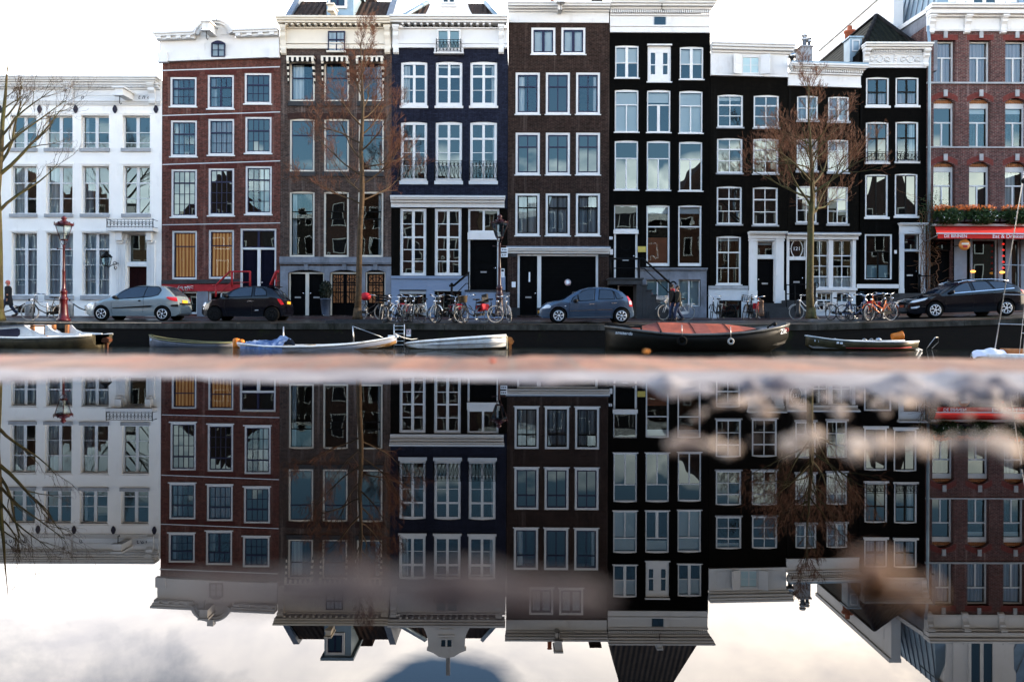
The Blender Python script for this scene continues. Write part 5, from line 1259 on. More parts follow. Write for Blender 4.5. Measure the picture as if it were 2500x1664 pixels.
# ================================================================== street furniture
def lantern(name, px, py_base, py_top, Y, m, lab):
    X, zb = W(px, py_base, Y); zt = W(px, py_top, Y)[1]; H_ = zt-zb
    r = empty(name, (X, Y, zb), lab, 'street lamp', 'crowned canal street lamps')
    s = H_/4.16
    P = MB().lathe([(.26,0),(.26,.06),(.20,.12),(.17,.30),(.15,.62),(.14,.80),(.17,.84),(.17,.90),(.13,.94),(.12,1.12),(.15,1.16),(.10,1.22),(.075,1.30),(.06,1.9),(.07,1.95),(.07,2.0),(.055,2.05),(.045,2.9),(.06,2.95),(.045,3.0)], n=14)
    P.build('post', m, r, world=False).scale = (s,s,s)
    mb = MB().tube([(-.24,0,2.86),(.24,0,2.86)], .015, 6); mb.blob((-.25,0,2.86), (.035,.035,.035), 8, 5); mb.blob((.25,0,2.86), (.035,.035,.035), 8, 5)
    for q in range(4):
        a = q*math.pi/2+.78; mb.tube([(0,0,2.98),(.10*math.cos(a),.10*math.sin(a),3.06),(.13*math.cos(a),.13*math.sin(a),3.13),(.08*math.cos(a),.08*math.sin(a),3.22)], .012, 5)
    mb.build('bracket', m, r, world=False).scale = (s,s,s)
    n = 6; fr = MB(); gl = MB(); r0, r1, z0, z1 = .15, .34, 3.22, 3.78
    for i in range(n):
        a, b_ = 2*math.pi*i/n, 2*math.pi*(i+1)/n; p = lambda rad, q, z: (rad*math.cos(q), rad*math.sin(q), z)
        fr.tube([p(r0,a,z0),p(r1,a,z1)], .013, 4); fr.tube([p(r0,a,z0),p(r0,b_,z0)], .016, 4); fr.tube([p(r1,a,z1),p(r1,b_,z1)], .018, 4)
        gl.quad(p(r0*.97,a,z0),p(r0*.97,b_,z0),p(r1*.97,b_,z1),p(r1*.97,a,z1))
    fr.lathe([(.15,3.18),(.15,3.22)], n=6); gl.build('lantern_glass', M['glass'], r, world=False).scale = (s,s,s)
    fr.build('lantern_frame', m, r, world=False).scale = (s,s,s)
    MB().lathe([(.05,3.23),(.05,3.33),(.03,3.35),(.03,3.44)], n=8).build('bulb', M['sign'], r, world=False).scale = (s,s,s)
    cr = MB().lathe([(.36,3.78),(.37,3.82),(.30,3.86),(.12,3.96),(.06,4.0),(.10,4.02),(.11,4.07),(.08,4.12),(.04,4.14),(.02,4.16)], n=12)
    for i in range(12):
        a = 2*math.pi*i/12; cr.add([(.36*math.cos(a-.16),.36*math.sin(a-.16),3.82),(.36*math.cos(a+.16),.36*math.sin(a+.16),3.82),(.41*math.cos(a),.41*math.sin(a),3.92),(.34*math.cos(a),.34*math.sin(a),3.82)], [(0,1,2),(1,3,2),(3,0,2)])
    cr.build('crown', m, r, world=False).scale = (s,s,s)
    return r
lantern('street_lamp', 155, 783, 527, 32.3, M['redlamp'], 'red lacquered street lamp with crowned lantern in front of the white house')
l2 = lantern('street_lamp', 1219, 772, 523, 34.0, M['darkred'], 'dark street lamp with small white plates on its post beside the garage house')
mb = MB(); s_ = .0
for (z0, z1, w) in ((2.68,2.84,.28),(2.46,2.62,.28),(1.62,1.98,.15)): mb.box(.06, .06+w, -.015, .015, z0, z1)
pl = mb.build('sign_plates', M['sign'], l2, world=False)
mb = MB()
for (z0, z1, w) in ((2.73,2.79,.28),(2.51,2.57,.28)):
    for j in range(3): mb.box(.10+j*.07, .14+j*.07, -.019, -.015, z0, z1)
mb.box(.08,.18,-.019,-.015,1.86,1.94); mb.build('plate_print', M['plasticblack'], pl, world=False)
# bollards and chain in front of the white house
for px in (71, 170, 268):
    X, Z = W(px, 771, 36.6); r = empty('stone_bollard', (X, 36.6, Z), {71:'pale stone bollard left of the red lamp, by the parked bicycle', 170:'pale stone bollard half hidden behind the red street lamp', 268:'pale stone bollard behind the silver car'}[px], 'bollard', 'chained stone bollards before the white house')
    MB().lathe([(.17,0),(.17,.48),(.18,.50),(.155,.54),(.10,.62),(.05,.66)], n=14).build('stone_body', M['lightstone'], r, world=False)
    MB().lathe([(.03,.66),(.03,.70),(.045,.72),(.03,.76)], n=8).build('finial', M['blackiron'], r, world=False)
def chain(pa, pb, sag, lab):
    a, b_ = Vector(pa), Vector(pb); pts = []
    for i in range(13):
        t_ = i/12; p = a.lerp(b_, t_); p.z -= sag*4*t_*(1-t_); pts.append(p)
    tag(MB().tube(pts, .028, 5).build('chain', M['blackiron']), lab, 'chain')
bx = [W(p, 745, 36.6)[0] for p in (-28, 71, 170, 268)]
zc = W(71, 741, 36.6)[1]
chain((bx[0],36.6,zc-.45), (bx[1]-.17,36.6,zc), .12, 'black chain left of the bollard by the parked bicycle'); chain((bx[2]+.17,36.6,zc), (bx[3]-.17,36.6,zc-.05), .28, 'black chain sagging behind the nose of the silver car')
# bike stand
X, Z = W(98, 778, 33.0); mb = MB(); mb.tube([(X-.28,33,Z),(X-.28,33,Z+.62),(X-.22,33,Z+.68),(X+.22,33,Z+.68),(X+.28,33,Z+.62),(X+.28,33,Z)], .03, 7)
tag(mb.build('bicycle_stand', M['steel']), 'steel hoop stand behind the bicycle near the red lamp', 'bicycle stand')
for (px, pb, pt, Y, m, lab) in ((1859, 772, 732, 34.5, mat('brown_iron', (.10,.055,.035), .6), 'brown post right of the crate bicycles by the black portal'), (1948, 773, 732, 34.0, M['darkstone'], 'grey post in front of the white bicycle by the right tree')):
    X, Z = W(px, pb, Y); zt = W(px, pt, Y)[1]; h_ = zt-Z
    tag(MB().lathe([(.11,0),(.105,h_*.3),(.085,h_*.34),(.08,h_*.85),(.095,h_*.88),(.09,h_*.96),(.03,h_)], (X,Y,Z), 12).build('bollard', m), lab, 'bollard')
# no-mooring sign, ladders, rails on the quay wall
X, Z = W(997, 812, 30.9); r = empty('mooring_sign', (X, 30.98, Z-.12), 'small white mooring sign with a red square on the quay wall', 'sign')
MB().box(X-.085, X+.085, 30.93, 30.98, Z-.14, Z+.13).build('plate', M['sign'], r)
mb = MB()
for (a, b_, c_, d_) in ((-.075,.075,.105,.12),(-.075,.075,-.045,-.03),(-.075,-.06,-.03,.105),(.06,.075,-.03,.105)): mb.box(X+a, X+b_, 30.926, 30.93, Z+c_, Z+d_)
mb.build('red_border', M['redpaint'], r); lm = text_mb('R', .14); lm.xf(Matrix.Translation((X, 30.925, Z+.037))); lm.build('lettering', M['plasticblack'], r)
mb = MB(); xa, xb = W(962,830,30.9)[0], W(987,830,30.9)[0]; zA, zB = W(970,791,30.9)[1], W(970,846,30.9)[1]
for x in (xa, xb): mb.tube([(x,30.9,zA),(x,30.9,zB)], .022, 5)
for j in range(6): mb.tube([(xa,30.9,zA+(zB-zA)*(j+.5)/6),(xb,30.9,zA+(zB-zA)*(j+.5)/6)], .016, 5)
tag(mb.build('quay_ladder', M['steel']), 'thin steel ladder on the quay wall between two white boats', 'ladder')
P_ = lambda px, py, Y: (W(px,py,Y)[0], Y, W(px,py,Y)[1])
mb = MB(); mb.tube([P_(2262,851,30.6),P_(2283,823,30.6),P_(2291,823,30.7),P_(2291,835,30.8),P_(2275,850,30.8)], .014, 5); tag(mb.build('ladder_rail', M['steel']), 'thin bent rail rising from the water by the quay wall at the right', 'rail')
# tree pit kerb around the middle tree
r = empty('tree_pit', (*W(870,780,32.3)[0:1], 32.6, -.1), 'raised stone kerb round the foot of the middle tree', 'tree pit')
xa, xb = W(797,780,31.6)[0], W(935,780,31.6)[0]; z = G(0,31.5)
for (a, b_, c_, d_) in ((xa,xb,31.4,31.62),(xa,xb,33.38,33.6)): MB().box(a, b_, c_, d_, z-.05, z+.11+(c_-31.4)*.02).build('kerb_stone', M['darkstone'], r)
for x in (xa, xb-.22): MB().box(x, x+.22, 31.622, 33.378, z-.05, z+.105).build('kerb_stone', M['darkstone'], r)
MB().box(xa+.225, xb-.225, 31.625, 33.375, z-.05, z+.06).build('soil', mat('dark_soil', (.018,.014,.009), .9, var=.5, scale=8), r)
# potted shrub
X, Z = W(795, 768, 37.6); r = empty('potted_shrub', (X, 37.6, Z), 'dark clipped shrub in a blue grey tub between two black doors', 'plant')
MB().lathe([(.16,0),(.17,.02),(.235,.70),(.25,.70),(.25,.74),(.22,.74),(.20,.66)], n=16).build('pot', mat('blue_grey_tub', (.07,.09,.13), .6), r, world=False)
M['shrubleaf'] = mat('dark_green_leaf', (.007,.012,.005), .5, var=.5, scale=8)
def leaves(c, rad, n, size, seed, bias=0):
    rd = random.Random(seed); mb = MB()
    for i in range(n):
        while True:
            p = Vector((rd.uniform(-1,1), rd.uniform(-1,1), rd.uniform(-1,1)))
            if .2 < p.length < 1: break
        q = Vector((c[0]+p.x*rad[0], c[1]+p.y*rad[1], c[2]+p.z*rad[2])); a = Vector((rd.gauss(0,1), rd.gauss(0,1), rd.gauss(0,1))).normalized(); b_ = a.orthogonal().normalized(); s = size*rd.uniform(.6,1.3)
        mb.add([q-a*s, q+b_*s*.45, q+a*s, q-b_*s*.45], [(0,1,2,3)])
    return mb
leaves((0,0,1.12), (.30,.30,.45), 900, .06, 5).build('foliage', M['shrubleaf'], r, world=False); MB().tube([(0,0,.6),(0,0,1.1)], .03, 6).build('stem', M['bark'], r, world=False)
# flower boxes over the cafe awning
M['petal'] = mat('orange_petal', (.75,.18,.03), .6, var=.3, scale=20); M['boxleaf'] = mat('green_box_leaf', (.035,.065,.02), .5, var=.6, scale=6)
random.seed(8)
for i, (x0, x1, lab) in enumerate(((1700,1905,'planter of green leaves and orange flowers above the cafe awning, first from the drainpipe'), (1910,2165,'planter of green leaves and orange flowers above the cafe awning, middle of three'), (2170,2440,'planter of green leaves and orange flowers above the cafe lettering Eat'))):
    X0, Z0 = WR(8, x0, 305, 37.6); X1, Z1 = WR(8, x1, 210, 37.6); r = empty('flower_box', ((X0+X1)/2, 37.65, Z0), lab, 'flower box', 'flower boxes above the cafe awning')
    w = X1-X0; MB().box(-w/2+.03, w/2-.03, -.16, .16, 0, .2).build('trough', M['darkstone'], r, world=False)
    leaves((0,-.05,.28), (w*.56,.30,.40), 2200, .09, 30+i).build('foliage', M['boxleaf'], r, world=False)
    fl = MB()
    for q in range(3):
        fx = random.uniform(-.4,.4)*w; m_ = leaves((fx,-.12,.62), (.42,.2,.16), 170, .05, 60+i*5+q); fl.add(m_.v, m_.f)
    w_ = leaves((0,-.25,.2), (w*.5,.12,.3), 26, .05, 90+i); fl.add(w_.v, w_.f, 1)
    fl.build('flowers', [M['petal'], M['sign']], r, world=False)
# bare climber on the dark pier
cl = MB(); rd = random.Random(4); X0, Zb = WR(8, 1660, 830, 37.9); zt = WR(8, 1660, 150, 37.9)[1]
def wig(p, q, n, a): return [Vector(p).lerp(Vector(q), i/n)+Vector((rd.uniform(-a,a), rd.uniform(-.02,.02), rd.uniform(-a,a)*.5)) for i in range(n+1)]
for j in range(9): cl.tube(wig((X0+rd.uniform(-.5,.5),37.82,Zb-.3), (X0+rd.uniform(-.6,.5),37.82,zt-rd.uniform(0,2.2)), 14, .10), .016, 4)
for j in range(60):
    z = rd.uniform(Zb, zt); x = X0+rd.uniform(-.5,.5); cl.tube(wig((x,37.8,z), (x+rd.uniform(-1.2,.8),37.78,z+rd.uniform(-.3,.7)), 6, .08), .007, 3)
r = empty('bare_climber', (X0, 37.85, Zb-.3), 'bare climbing plant on the dark pier left of the red awning', 'plant'); cl.build('stems', M['bark'], r)
leaves((X0+.1,37.78,zt-.6), (.75,.16,1.1), 700, .05, 77).build('leaves', M['boxleaf'], r)
# cafe lamps and disc sign
X, Z = WR(8, 1917, 475, 36.9); r = empty('disc_sign', (X, 36.9, Z), 'round amber lit sign disc hanging under the red awning', 'sign')
MB().lathe([(.0,-.06),(.24,-.05),(.25,0),(.24,.05),(.0,.06)], n=20).xf(Matrix.Rotation(R(90),4,'X')@Matrix.Rotation(R(0),4,'Z')).build('disc', emit_mat('amber_disc', (.42,.14,.02), .06), r, world=False)
MB().box(-.16,.16,-.075,-.062,.0,.08).build('pale_band', M['cream'], r, world=False); MB().box(-.10,.10,-.075,-.062,-.13,-.04).build('red_band', M['redpaint'], r, world=False); MB().tube([(0,.06,0),(0,1.0,0)], .02, 5).build('arm', M['blackiron'], r, world=False)
for j in range(5):
    X, Z = WR(8, 2203, 470+j*44, 37.7); r = empty('hanging_lamp', (X, 37.7, Z), 'red glowing lamp in the vertical string by the cafe window, number %s from the awning' % ['first','second','third','fourth','fifth'][j] if False else '%s red lamp down the vertical string by the cafe window' % ['topmost','second','middle','fourth','lowest'][j], 'lamp', 'string of red lamps at the cafe')
    MB().lathe([(.015,.05),(.05,.02),(.06,-.02),(.02,-.04)], n=10).build('shade', M['redlampglow'], r, world=False); MB().tube([(0,0,.10),(0,0,.3)], .008, 4).build('cord', M['blackiron'], r, world=False)
for (x, y, lab) in ((1980,672,'small orange wall lamp low at the left of the cafe window'), (2195,678,'small orange wall lamp low at the right of the cafe window')):
    X, Z = WR(8, x, y, 37.75); r = empty('wall_lamp', (X, 37.75, Z), lab, 'lamp', 'orange wall lamps at the cafe')
    MB().blob((0,0,0), (.13,.08,.06), 10, 6).build('glow', M['orangelamp'], r, world=False); MB().tube([(0,.05,0),(0,.2,0)], .02, 5).build('arm', M['blackiron'], r, world=False)
# wall lantern on the white house
X, Z = WR(2, 848, 640, 37.4); r = empty('wall_lantern', (X, 37.4, Z), 'black iron lantern on a scrolled bracket on the white house wall', 'wall lantern', None)
n = 4; fr = MB(); gl = MB()
for i in range(n):
    a, b_ = 2*math.pi*(i+.5)/n, 2*math.pi*(i+1.5)/n; p = lambda rad, q, z: (rad*math.cos(q), rad*math.sin(q), z)
    fr.tube([p(.15,a,-.22),p(.24,a,.16)], .014, 4); fr.tube([p(.15,a,-.22),p(.15,b_,-.22)], .016, 4); fr.tube([p(.24,a,.16),p(.24,b_,.16)], .018, 4); gl.quad(p(.145,a,-.22),p(.145,b_,-.22),p(.235,b_,.16),p(.235,a,.16))
fr.lathe([(.27,.16),(.16,.28),(.08,.34),(.07,.40),(.02,.44)], n=8); fr.build('frame', M['blackiron'], r, world=False); gl.build('glass', M['glass'], r, world=False)
mb = MB().tube([(.0,0,-.22),(.05,.05,-.32),(.25,.1,-.18),(.3,.3,-.1),(.3,.58,-.1)], .02, 5); mb.ring((.34,.1,-.12), .08, .015, 'y', 10, 4); mb.ring((.36,.12,-.32), .06, .014, 'y', 10, 4); mb.tube([(.3,.1,-.2),(.36,.1,-.42)], .015, 4); mb.build('bracket', M['blackiron'], r, world=False)
# small wall signs and plaques
def plate(name, k, x0, y0, x1, y1, m, lab, cat='sign', Y=37.93, print_=None, pm='plasticblack', sz=.1):
    a, c = WR(k, x0, y1, Y); b_, d = WR(k, x1, y0, Y); r = empty(name, ((a+b_)/2, Y, c), lab, cat)
    MB().box(a, b_, Y, FAC-.002, c, d).build('plate', m, r)
    if print_:
        for j, s in enumerate(print_):
            lm = text_mb(s, sz); lm.xf(Matrix.Translation(((a+b_)/2, Y-.004, d-(d-c)*(j+.5)/len(print_)))); lm.build('lettering', M[pm], r)
plate('house_number_sign', 6, 976, 538, 1006, 562, M['sign'], 'small white number plate 117 on the tall black house', print_=['117'], sz=.17)
plate('intercom_panel', 6, 982, 650, 1008, 697, M['sign'], 'white intercom panel left of the black door with the fan stoop', 'intercom')
plate('brass_plaque', 6, 1231, 625, 1302, 675, M['gold'], 'brass coloured plaque between black door and window on the tall black house')
plate('intercom_panel', 6, 107, 940, 142, 988, M['sign'], 'white intercom box on brown brick left of the narrow door by the garage', 'intercom')
plate('number_sign', 8, 1404, 515, 1418, 540, M['sign'], 'tiny white number plate on the narrow black house')
plate('bell_panel', 4, 561, 932, 588, 972, M['plasticblack'], 'black bell panel with the number 111 between black doors', 'bell panel', Y=37.92, print_=['111',' '], pm='sign', sz=.11)
X, Z = WR(6, 606, 945, 38.08); r = empty('round_sign', (X, 38.08, Z), 'round white no-parking disc on the black garage door', 'sign')
MB().lathe([(.0,-.01),(.145,-.01),(.145,.01),(.0,.01)], n=20).xf(Matrix.Rotation(R(90),4,'X')).build('disc', M['sign'], r, world=False); MB().ring((0,-.014,0), .12, .010, 'y', 20, 4).build('red_ring', M['redpaint'], r, world=False)
X, Z = WR(4, 2170, 1165, 36.9); tag(MB().box(X-.16, X+.16, 36.75, 37.05, Z-.35, Z+.62).box(X-.18, X+.18, 36.73, 37.07, Z+.622, Z+.66).build('utility_box', M['bluestone']), 'grey utility cabinet behind the bicycles at the second street lamp', 'cabinet')
# ================================================================== TREES
M['bark1'] = mat('mossy_tree_bark', (.060,.045,.020), .85, var=.6, scale=7, bump=.5, dirt=((.05,.06,.015), 3, .45, .7))
M['bark2'] = mat('brown_tree_bark', (.062,.038,.019), .85, var=.6, scale=7, bump=.5, dirt=((.03,.028,.02), 3, .5, .7))
M['twig'] = mat('reddish_twigs', (.105,.040,.019), .7, var=.4, scale=2)
M['twigbrown'] = mat('brown_twigs', (.065,.040,.028), .7, var=.4, scale=2)
def grow_tree(name, label, trunk, rad, primaries, seed, barkm, twigm, dens=1.0, tw=.009, twmax=99999):
    """trunk: points; primaries: (fraction, azimuth, elevation, length, radius)"""
    rd = random.Random(seed); wood = MB(); tw_mb = MB(); cnt = [0]
    pts = [Vector(p) for p in trunk]
    root = empty(name, pts[0], label, 'tree', 'bare winter trees along the quay')
    wood.tube(pts, rad, 10)
    # flared foot
    wood.lathe([(rad[0]*1.45,-.05),(rad[0]*1.25,.10),(rad[0]*1.02,.4)], pts[0], 10)
    cum = [0]
    for i in range(1, len(pts)): cum.append(cum[-1]+(pts[i]-pts[i-1]).length)
    def at(fr):
        d = fr*cum[-1]
        for i in range(1, len(pts)):
            if d <= cum[i]+1e-6:
                t_ = (d-cum[i-1])/(cum[i]-cum[i-1]); return pts[i-1].lerp(pts[i], t_), rad[i-1]+(rad[i]-rad[i-1])*t_
        return pts[-1], rad[-1]
    def branch(p, d, L, r, lev):
        n = 6 if lev < 2 else (4 if lev == 2 else 3); q = p.copy(); path = [q.copy()]; d = d.normalized(); dirs = [d.copy()]
        for i in range(n):
            d = (d+Vector((rd.gauss(0,.14), rd.gauss(0,.14), rd.gauss(.05+.03*lev,.13)))).normalized(); q = q+d*(L/n); path.append(q.copy()); dirs.append(d.copy())
        rr_ = [max(r*(1-.82*i/n), .0028) for i in range(n+1)]
        (wood if lev < 2 else tw_mb).tube(path, rr_, 6 if lev == 0 else (5 if lev == 1 else 3), cap=False); cnt[0] += 1
        if lev >= 4: return
        k = {0: 9, 1: 6, 2: 4, 3: 3}[lev]*dens
        k = int(k)+(1 if rd.random() < k-int(k) else 0)
        for j in range(k):
            f = rd.uniform(.22, 1.0) if lev else rd.uniform(.25, 1.0); i = min(n-1, int(f*n)); t_ = f*n-i; pp = path[i].lerp(path[i+1], t_); dd = dirs[i+1]
            side = dd.orthogonal().normalized(); side = Matrix.Rotation(rd.uniform(0, 2*math.pi), 3, dd) @ side
            ang = rd.uniform(.45, .95); nd = (dd*math.cos(ang)+side*math.sin(ang)+Vector((0,0,.18))).normalized()
            branch(pp, nd, L*rd.uniform(.36,.62)*(1.15-.4*f), max(rr_[i]*.5, tw if lev < 2 else tw*.7), lev+1)
    for (f, az, el, L, r) in primaries:
        p, tr_ = at(f); d = Vector((math.cos(az)*math.cos(el), math.sin(az)*math.cos(el), math.sin(el)))
        branch(p, d, L, r, 0)
    wood.build('trunk', barkm, root); tw_mb.build('crown', twigm, root)
    return root
P_ = lambda px, py, Y: (W(px,py,Y)[0], Y, W(px,py,Y)[1])
YT = 32.6
pr = []; rd = random.Random(5)
for i, f in enumerate((.415,.43,.46,.49,.52,.55,.58,.61,.64,.67,.70,.73,.755,.77)):
    az = (0.15 if i % 2 else math.pi-.15)+rd.uniform(-.75,.75)
    L = 2.7-1.5*abs(f-.50)/.3*.5 if f < .66 else 1.9
    pr.append((f, az, rd.uniform(.25,.55)+(f-.4)*.6, L*rd.uniform(.85,1.1), .038))
for f in (.80,.83,.86,.89,.92,.95): pr.append((f, rd.uniform(0,6.28), rd.uniform(.95,1.3), 1.5, .022))
t1 = grow_tree('bare_tree', 'slim bare tree with reddish twigs in front of the brown brick house',
    [P_(873,776,YT),P_(876,700,YT),P_(877,640,YT),P_(879,560,YT),P_(884,480,YT),P_(884,420,YT),P_(881,370,YT),P_(885,290,YT),P_(887,250,YT),P_(884,190,YT),P_(880,110,YT)], [.15,.118,.112,.105,.10,.092,.085,.065,.045,.022,.007], pr, 5, M['bark2'], M['twig'], .95, .0066)
pr = []; rd = random.Random(9)
for (f, az, el, L, r) in ((.385,.1,.62,3.0,.07),(.52,.05,.72,3.6,.08),(.56,.3,.95,3.2,.07),(.60,-.2,.72,3.4,.06),(.66,.2,.7,2.9,.05),(.45,2.9,.7,3.0,.07),(.55,3.3,.8,3.0,.06),(.65,3.0,.8,2.6,.05),(.72,.0,.7,1.9,.04),(.76,.1,.6,1.3,.03),(.74,3.1,.8,1.5,.03),(.80,.0,.6,.9,.02)): pr.append((f, az, el, L, r))
t2 = grow_tree('bare_tree', 'bare tree with mossy yellow trunk at the left edge before the white house',
    [P_(-4,778,33.2),P_(-3,690,33.2),P_(-3,620,33.2),P_(-4,540,33.2),P_(-6,470,33.2),P_(2,380,33.2),P_(6,300,33.2),P_(13,235,33.2),P_(16,190,33.2),P_(20,150,33.2),P_(25,104,33.2)], [.20,.16,.15,.13,.115,.095,.08,.06,.04,.020,.009], pr, 9, M['bark1'], M['twigbrown'], .62, .0065)
pr = []; rd = random.Random(14)
for i in range(17):
    f = .42+.03*i*.62; az = rd.uniform(0,6.28) if i % 3 == 0 else ((.2 if i % 2 else 2.95)+rd.uniform(-.6,.6))
    pr.append((f, az, rd.uniform(.40,.95), (2.9 if i < 8 else 2.1)*rd.uniform(.85,1.1), .055 if i < 8 else .035))
for f in (.80,.85,.9,.94): pr.append((f, rd.uniform(0,6.28), 1.2, 1.3, .02))
YR = 33.3
t3 = grow_tree('bare_tree', 'bushy bare tree in front of the house with the oval 121 fanlight',
    [P_(1980,775,YR),P_(1977,720,YR),P_(1978,640,YR),P_(1979,575,YR),P_(1979,530,YR),P_(1984,480,YR),P_(1982,420,YR),P_(1978,340,YR),P_(1974,290,YR),P_(1973,240,YR),P_(1972,185,YR)], [.17,.145,.138,.13,.125,.095,.075,.055,.038,.02,.007], pr, 14, M['bark1'], M['twig'], .95, .0066)

# ================================================================== BOATS
WZ = -.97
def hull(root, st, m, thick=.05, floor=.12, inm=None, name='hull', bot=None):
    """stations (x, half beam, gunwale z, keel z) relative to root"""
    mb = MB(); no = 9
    for (x, hb, zg, zk) in st:
        u = [(-1,1),(-.97,.72),(-.88,.42),(-.58,.13),(0,0),(.58,.13),(.88,.42),(.97,.72),(1,1)]
        for (a, b_) in u: mb.v.append((x, a*hb, zk+(zg-zk)*b_))
        hi = max(.004, hb-thick); fl = min(zg-.03, max(zk+.06, floor))
        for (a, b_) in ((1,1),(.93,0),(-.93,0),(-1,1)): mb.v.append((x, a*hi, fl+(zg-.004-fl)*b_ if b_ == 0 else zg-.004))
    k = no+4
    for i in range(len(st)-1):
        for j in range(k):
            a, b_ = i*k+j, i*k+(j+1) % k; mi = 0 if j < 8 else 1
            if bot is not None and j in (2,3,4,5): mi = 2
            mb.f.append((a, b_, b_+k, a+k)); mb.m.append(mi); mb.sm.append(j < 8)
    for i, rev in ((0,0),(len(st)-1,1)):
        q = tuple(i*k+j for j in range(no)); mb.f.append(q if rev else q[::-1]); mb.m.append(0); mb.sm.append(False)
        q = tuple(i*k+j for j in (8,9,10,11,12,0)); mb.f.append((i*k+0,i*k+12,i*k+11,i*k+10,i*k+9,i*k+8)); mb.m.append(1); mb.sm.append(False)
    return mb.build(name, [m, inm or m]+([bot] if bot else []), root, world=False)
def boat_root(name, px0, Y, label, cat='boat', group=None): return empty(name, (W(px0,830,Y)[0], Y, WZ), label, cat, group)
def gunwale(root, st, r, m, off=0):
    mb = MB()
    for s_ in (-1, 1): mb.tube([(x, s_*hb, zg+off) for (x,hb,zg,zk) in st], r, 5)
    return mb.build('gunwale', m, root, world=False)
M['boatwhite'] = mat('weathered_white_hull', (.62,.63,.62), .45, var=.15, scale=2, dirt=((.22,.17,.10), 2.0, .5, .55))
M['boatgrey'] = mat('grey_blue_hull', (.17,.18,.21), .5, var=.25, scale=2, dirt=((.06,.05,.04), 2, .5, .6))
M['boatdark'] = mat('black_tarred_hull', (.006,.0055,.004), .45, var=.5, scale=2, spec=.12)
M['boatin'] = mat('boat_inside', (.20,.19,.17), .7, var=.4, scale=3)
M['boatbrown'] = mat('brown_underside', (.30,.17,.07), .5, var=.4, scale=3)
M['tarpblue'] = mat('blue_tarpaulin', (.045,.085,.19), .45, var=.6, scale=2.2, dirt=((.55,.62,.72), 2.5, .55, .7))
M['orange'] = mat('orange_plastic', (.55,.16,.02), .45, var=.2)
M['scum'] = mat('algae_stained_hull', (.055,.045,.026), .55, var=.6, scale=3)
k_ = lambda Y: FPX/Y   # px per metre
# A cabin boat at the left
Y = 29.0; p = k_(Y); r = boat_root('cabin_boat', -60, Y, 'white cabin boat with tinted windows and open wooden cockpit at the far left', 'boat', None)
L = (250+60)/p; st = [(0,.85,.36,-.3),(1.0,.98,.36,-.3),(2.2,1.0,.34,-.3),(3.2,.95,.36,-.3),(4.0,.85,.40,-.25),(L,.74,.46,-.02)]
hull(r, st, M['scum'], .25, .1, M['boatwhite']); gunwale(r, st, .045, M['boatwhite'])
cx = [(0,.62),(1.0,.80),(2.05,.98)]
mb = MB(); pf = [(0,.30),(0,.62),(.6,.66),(2.05,.76),(2.22,.76),(2.42,.62),(2.62,.50),(2.9,.44),(2.9,.36),(2.2,.32)]
mb.prism(pf, -.80, .80); mb.build('cabin', M['boatwhite'], r, world=False)
mb = MB()
for (x0, x1, h0, h1, z0) in ((-.2,1.02,.56,.60,.38),(1.2,2.06,.62,.68,.38)):
    for s_ in (-1, 1): mb.prism([(x0+.08,z0),(x1-.08,z0),(x1,z0+.08),(x1,h1-.06),(x1-.08,h1),(x0+.08,h0),(x0,h0-.06),(x0,z0+.08)], s_*.80-.008, s_*.80+.008)
mb.split('cabin_window', mat('tinted_window', (.035,.035,.055), .1), r, world=False)
mb = MB().prism([(0,.62),(.6,.66),(2.05,.76),(2.22,.76),(2.22,.79),(2.05,.79),(.6,.69),(0,.65)], -.84, .84); mb.build('cabin_roof', M['boatgrey'], r, world=False)
mb = MB()
for x in (2.36, 2.84): mb.box(x, x+.10, -.72, -.60, .40, .79); mb.box(x, x+.10, .60, .72, .40, .79)
mb.box(2.36, 2.94, -.72, -.66, .73, .78); mb.split('windscreen_post', M['wood'], r, world=False)
mb = MB().prism([(2.92,.42),(2.92,.78),(3.0,.78),(3.15,.62),(3.38,.52),(4.1,.49),(4.1,.42)], -.80, -.72).prism([(2.92,.42),(2.92,.78),(3.0,.78),(3.15,.62),(3.38,.52),(4.1,.49),(4.1,.42)], .72, .80); mb.split('cockpit_coaming', M['boatwhite'], r, world=False)
mb = MB()
for j in range(3): mb.prism([(2.93,.50+.09*j),(3.05,.55+.08*j),(3.05,.59+.08*j),(2.93,.54+.09*j)], -.815, -.80)
mb.build('stripe_panel', M['white'], r, world=False)
mo = MB().prism([(L+.02,.20),(L+.05,.33),(L+.20,.36),(L+.30,.29),(L+.28,.20),(L+.12,.16)], -.13, .13).box(L+.10, L+.20, -.04, .04, -.3, .158).tube([(L+.02,0,.30),(L-.35,0,.44)], .02, 5); mo.build('outboard_motor', mat('rust_brown_motor', (.13,.045,.02), .6, var=.6), r, world=False)
# B low grey rowing boat
Y = 30.0; p = k_(Y); r = boat_root('rowing_boat', 366, Y, 'low dark grey rowing boat lying empty against the quay wall', 'boat')
L = (576-366)/p; st = [(0,.05,.42,.02),(.15,.22,.36,-.1),(.5,.45,.28,-.15),(1.0,.58,.22,-.15),(1.8,.62,.16,-.15),(2.6,.55,.15,-.15),(L,.42,.17,-.08)]
hull(r, st, M['boatgrey'], .06, .02, M['boatdark']); gunwale(r, st, .03, mat('olive_rail', (.12,.12,.06), .6))
mb = MB()
for x in (.9,1.8): mb.box(x, x+.22, -.5, .5, .10, .13)
mb.split('thwart', M['boatin'], r, world=False); MB().box(.10,.16,-.24,-.20,.22,.30).build('mark', M['sign'], r, world=False)
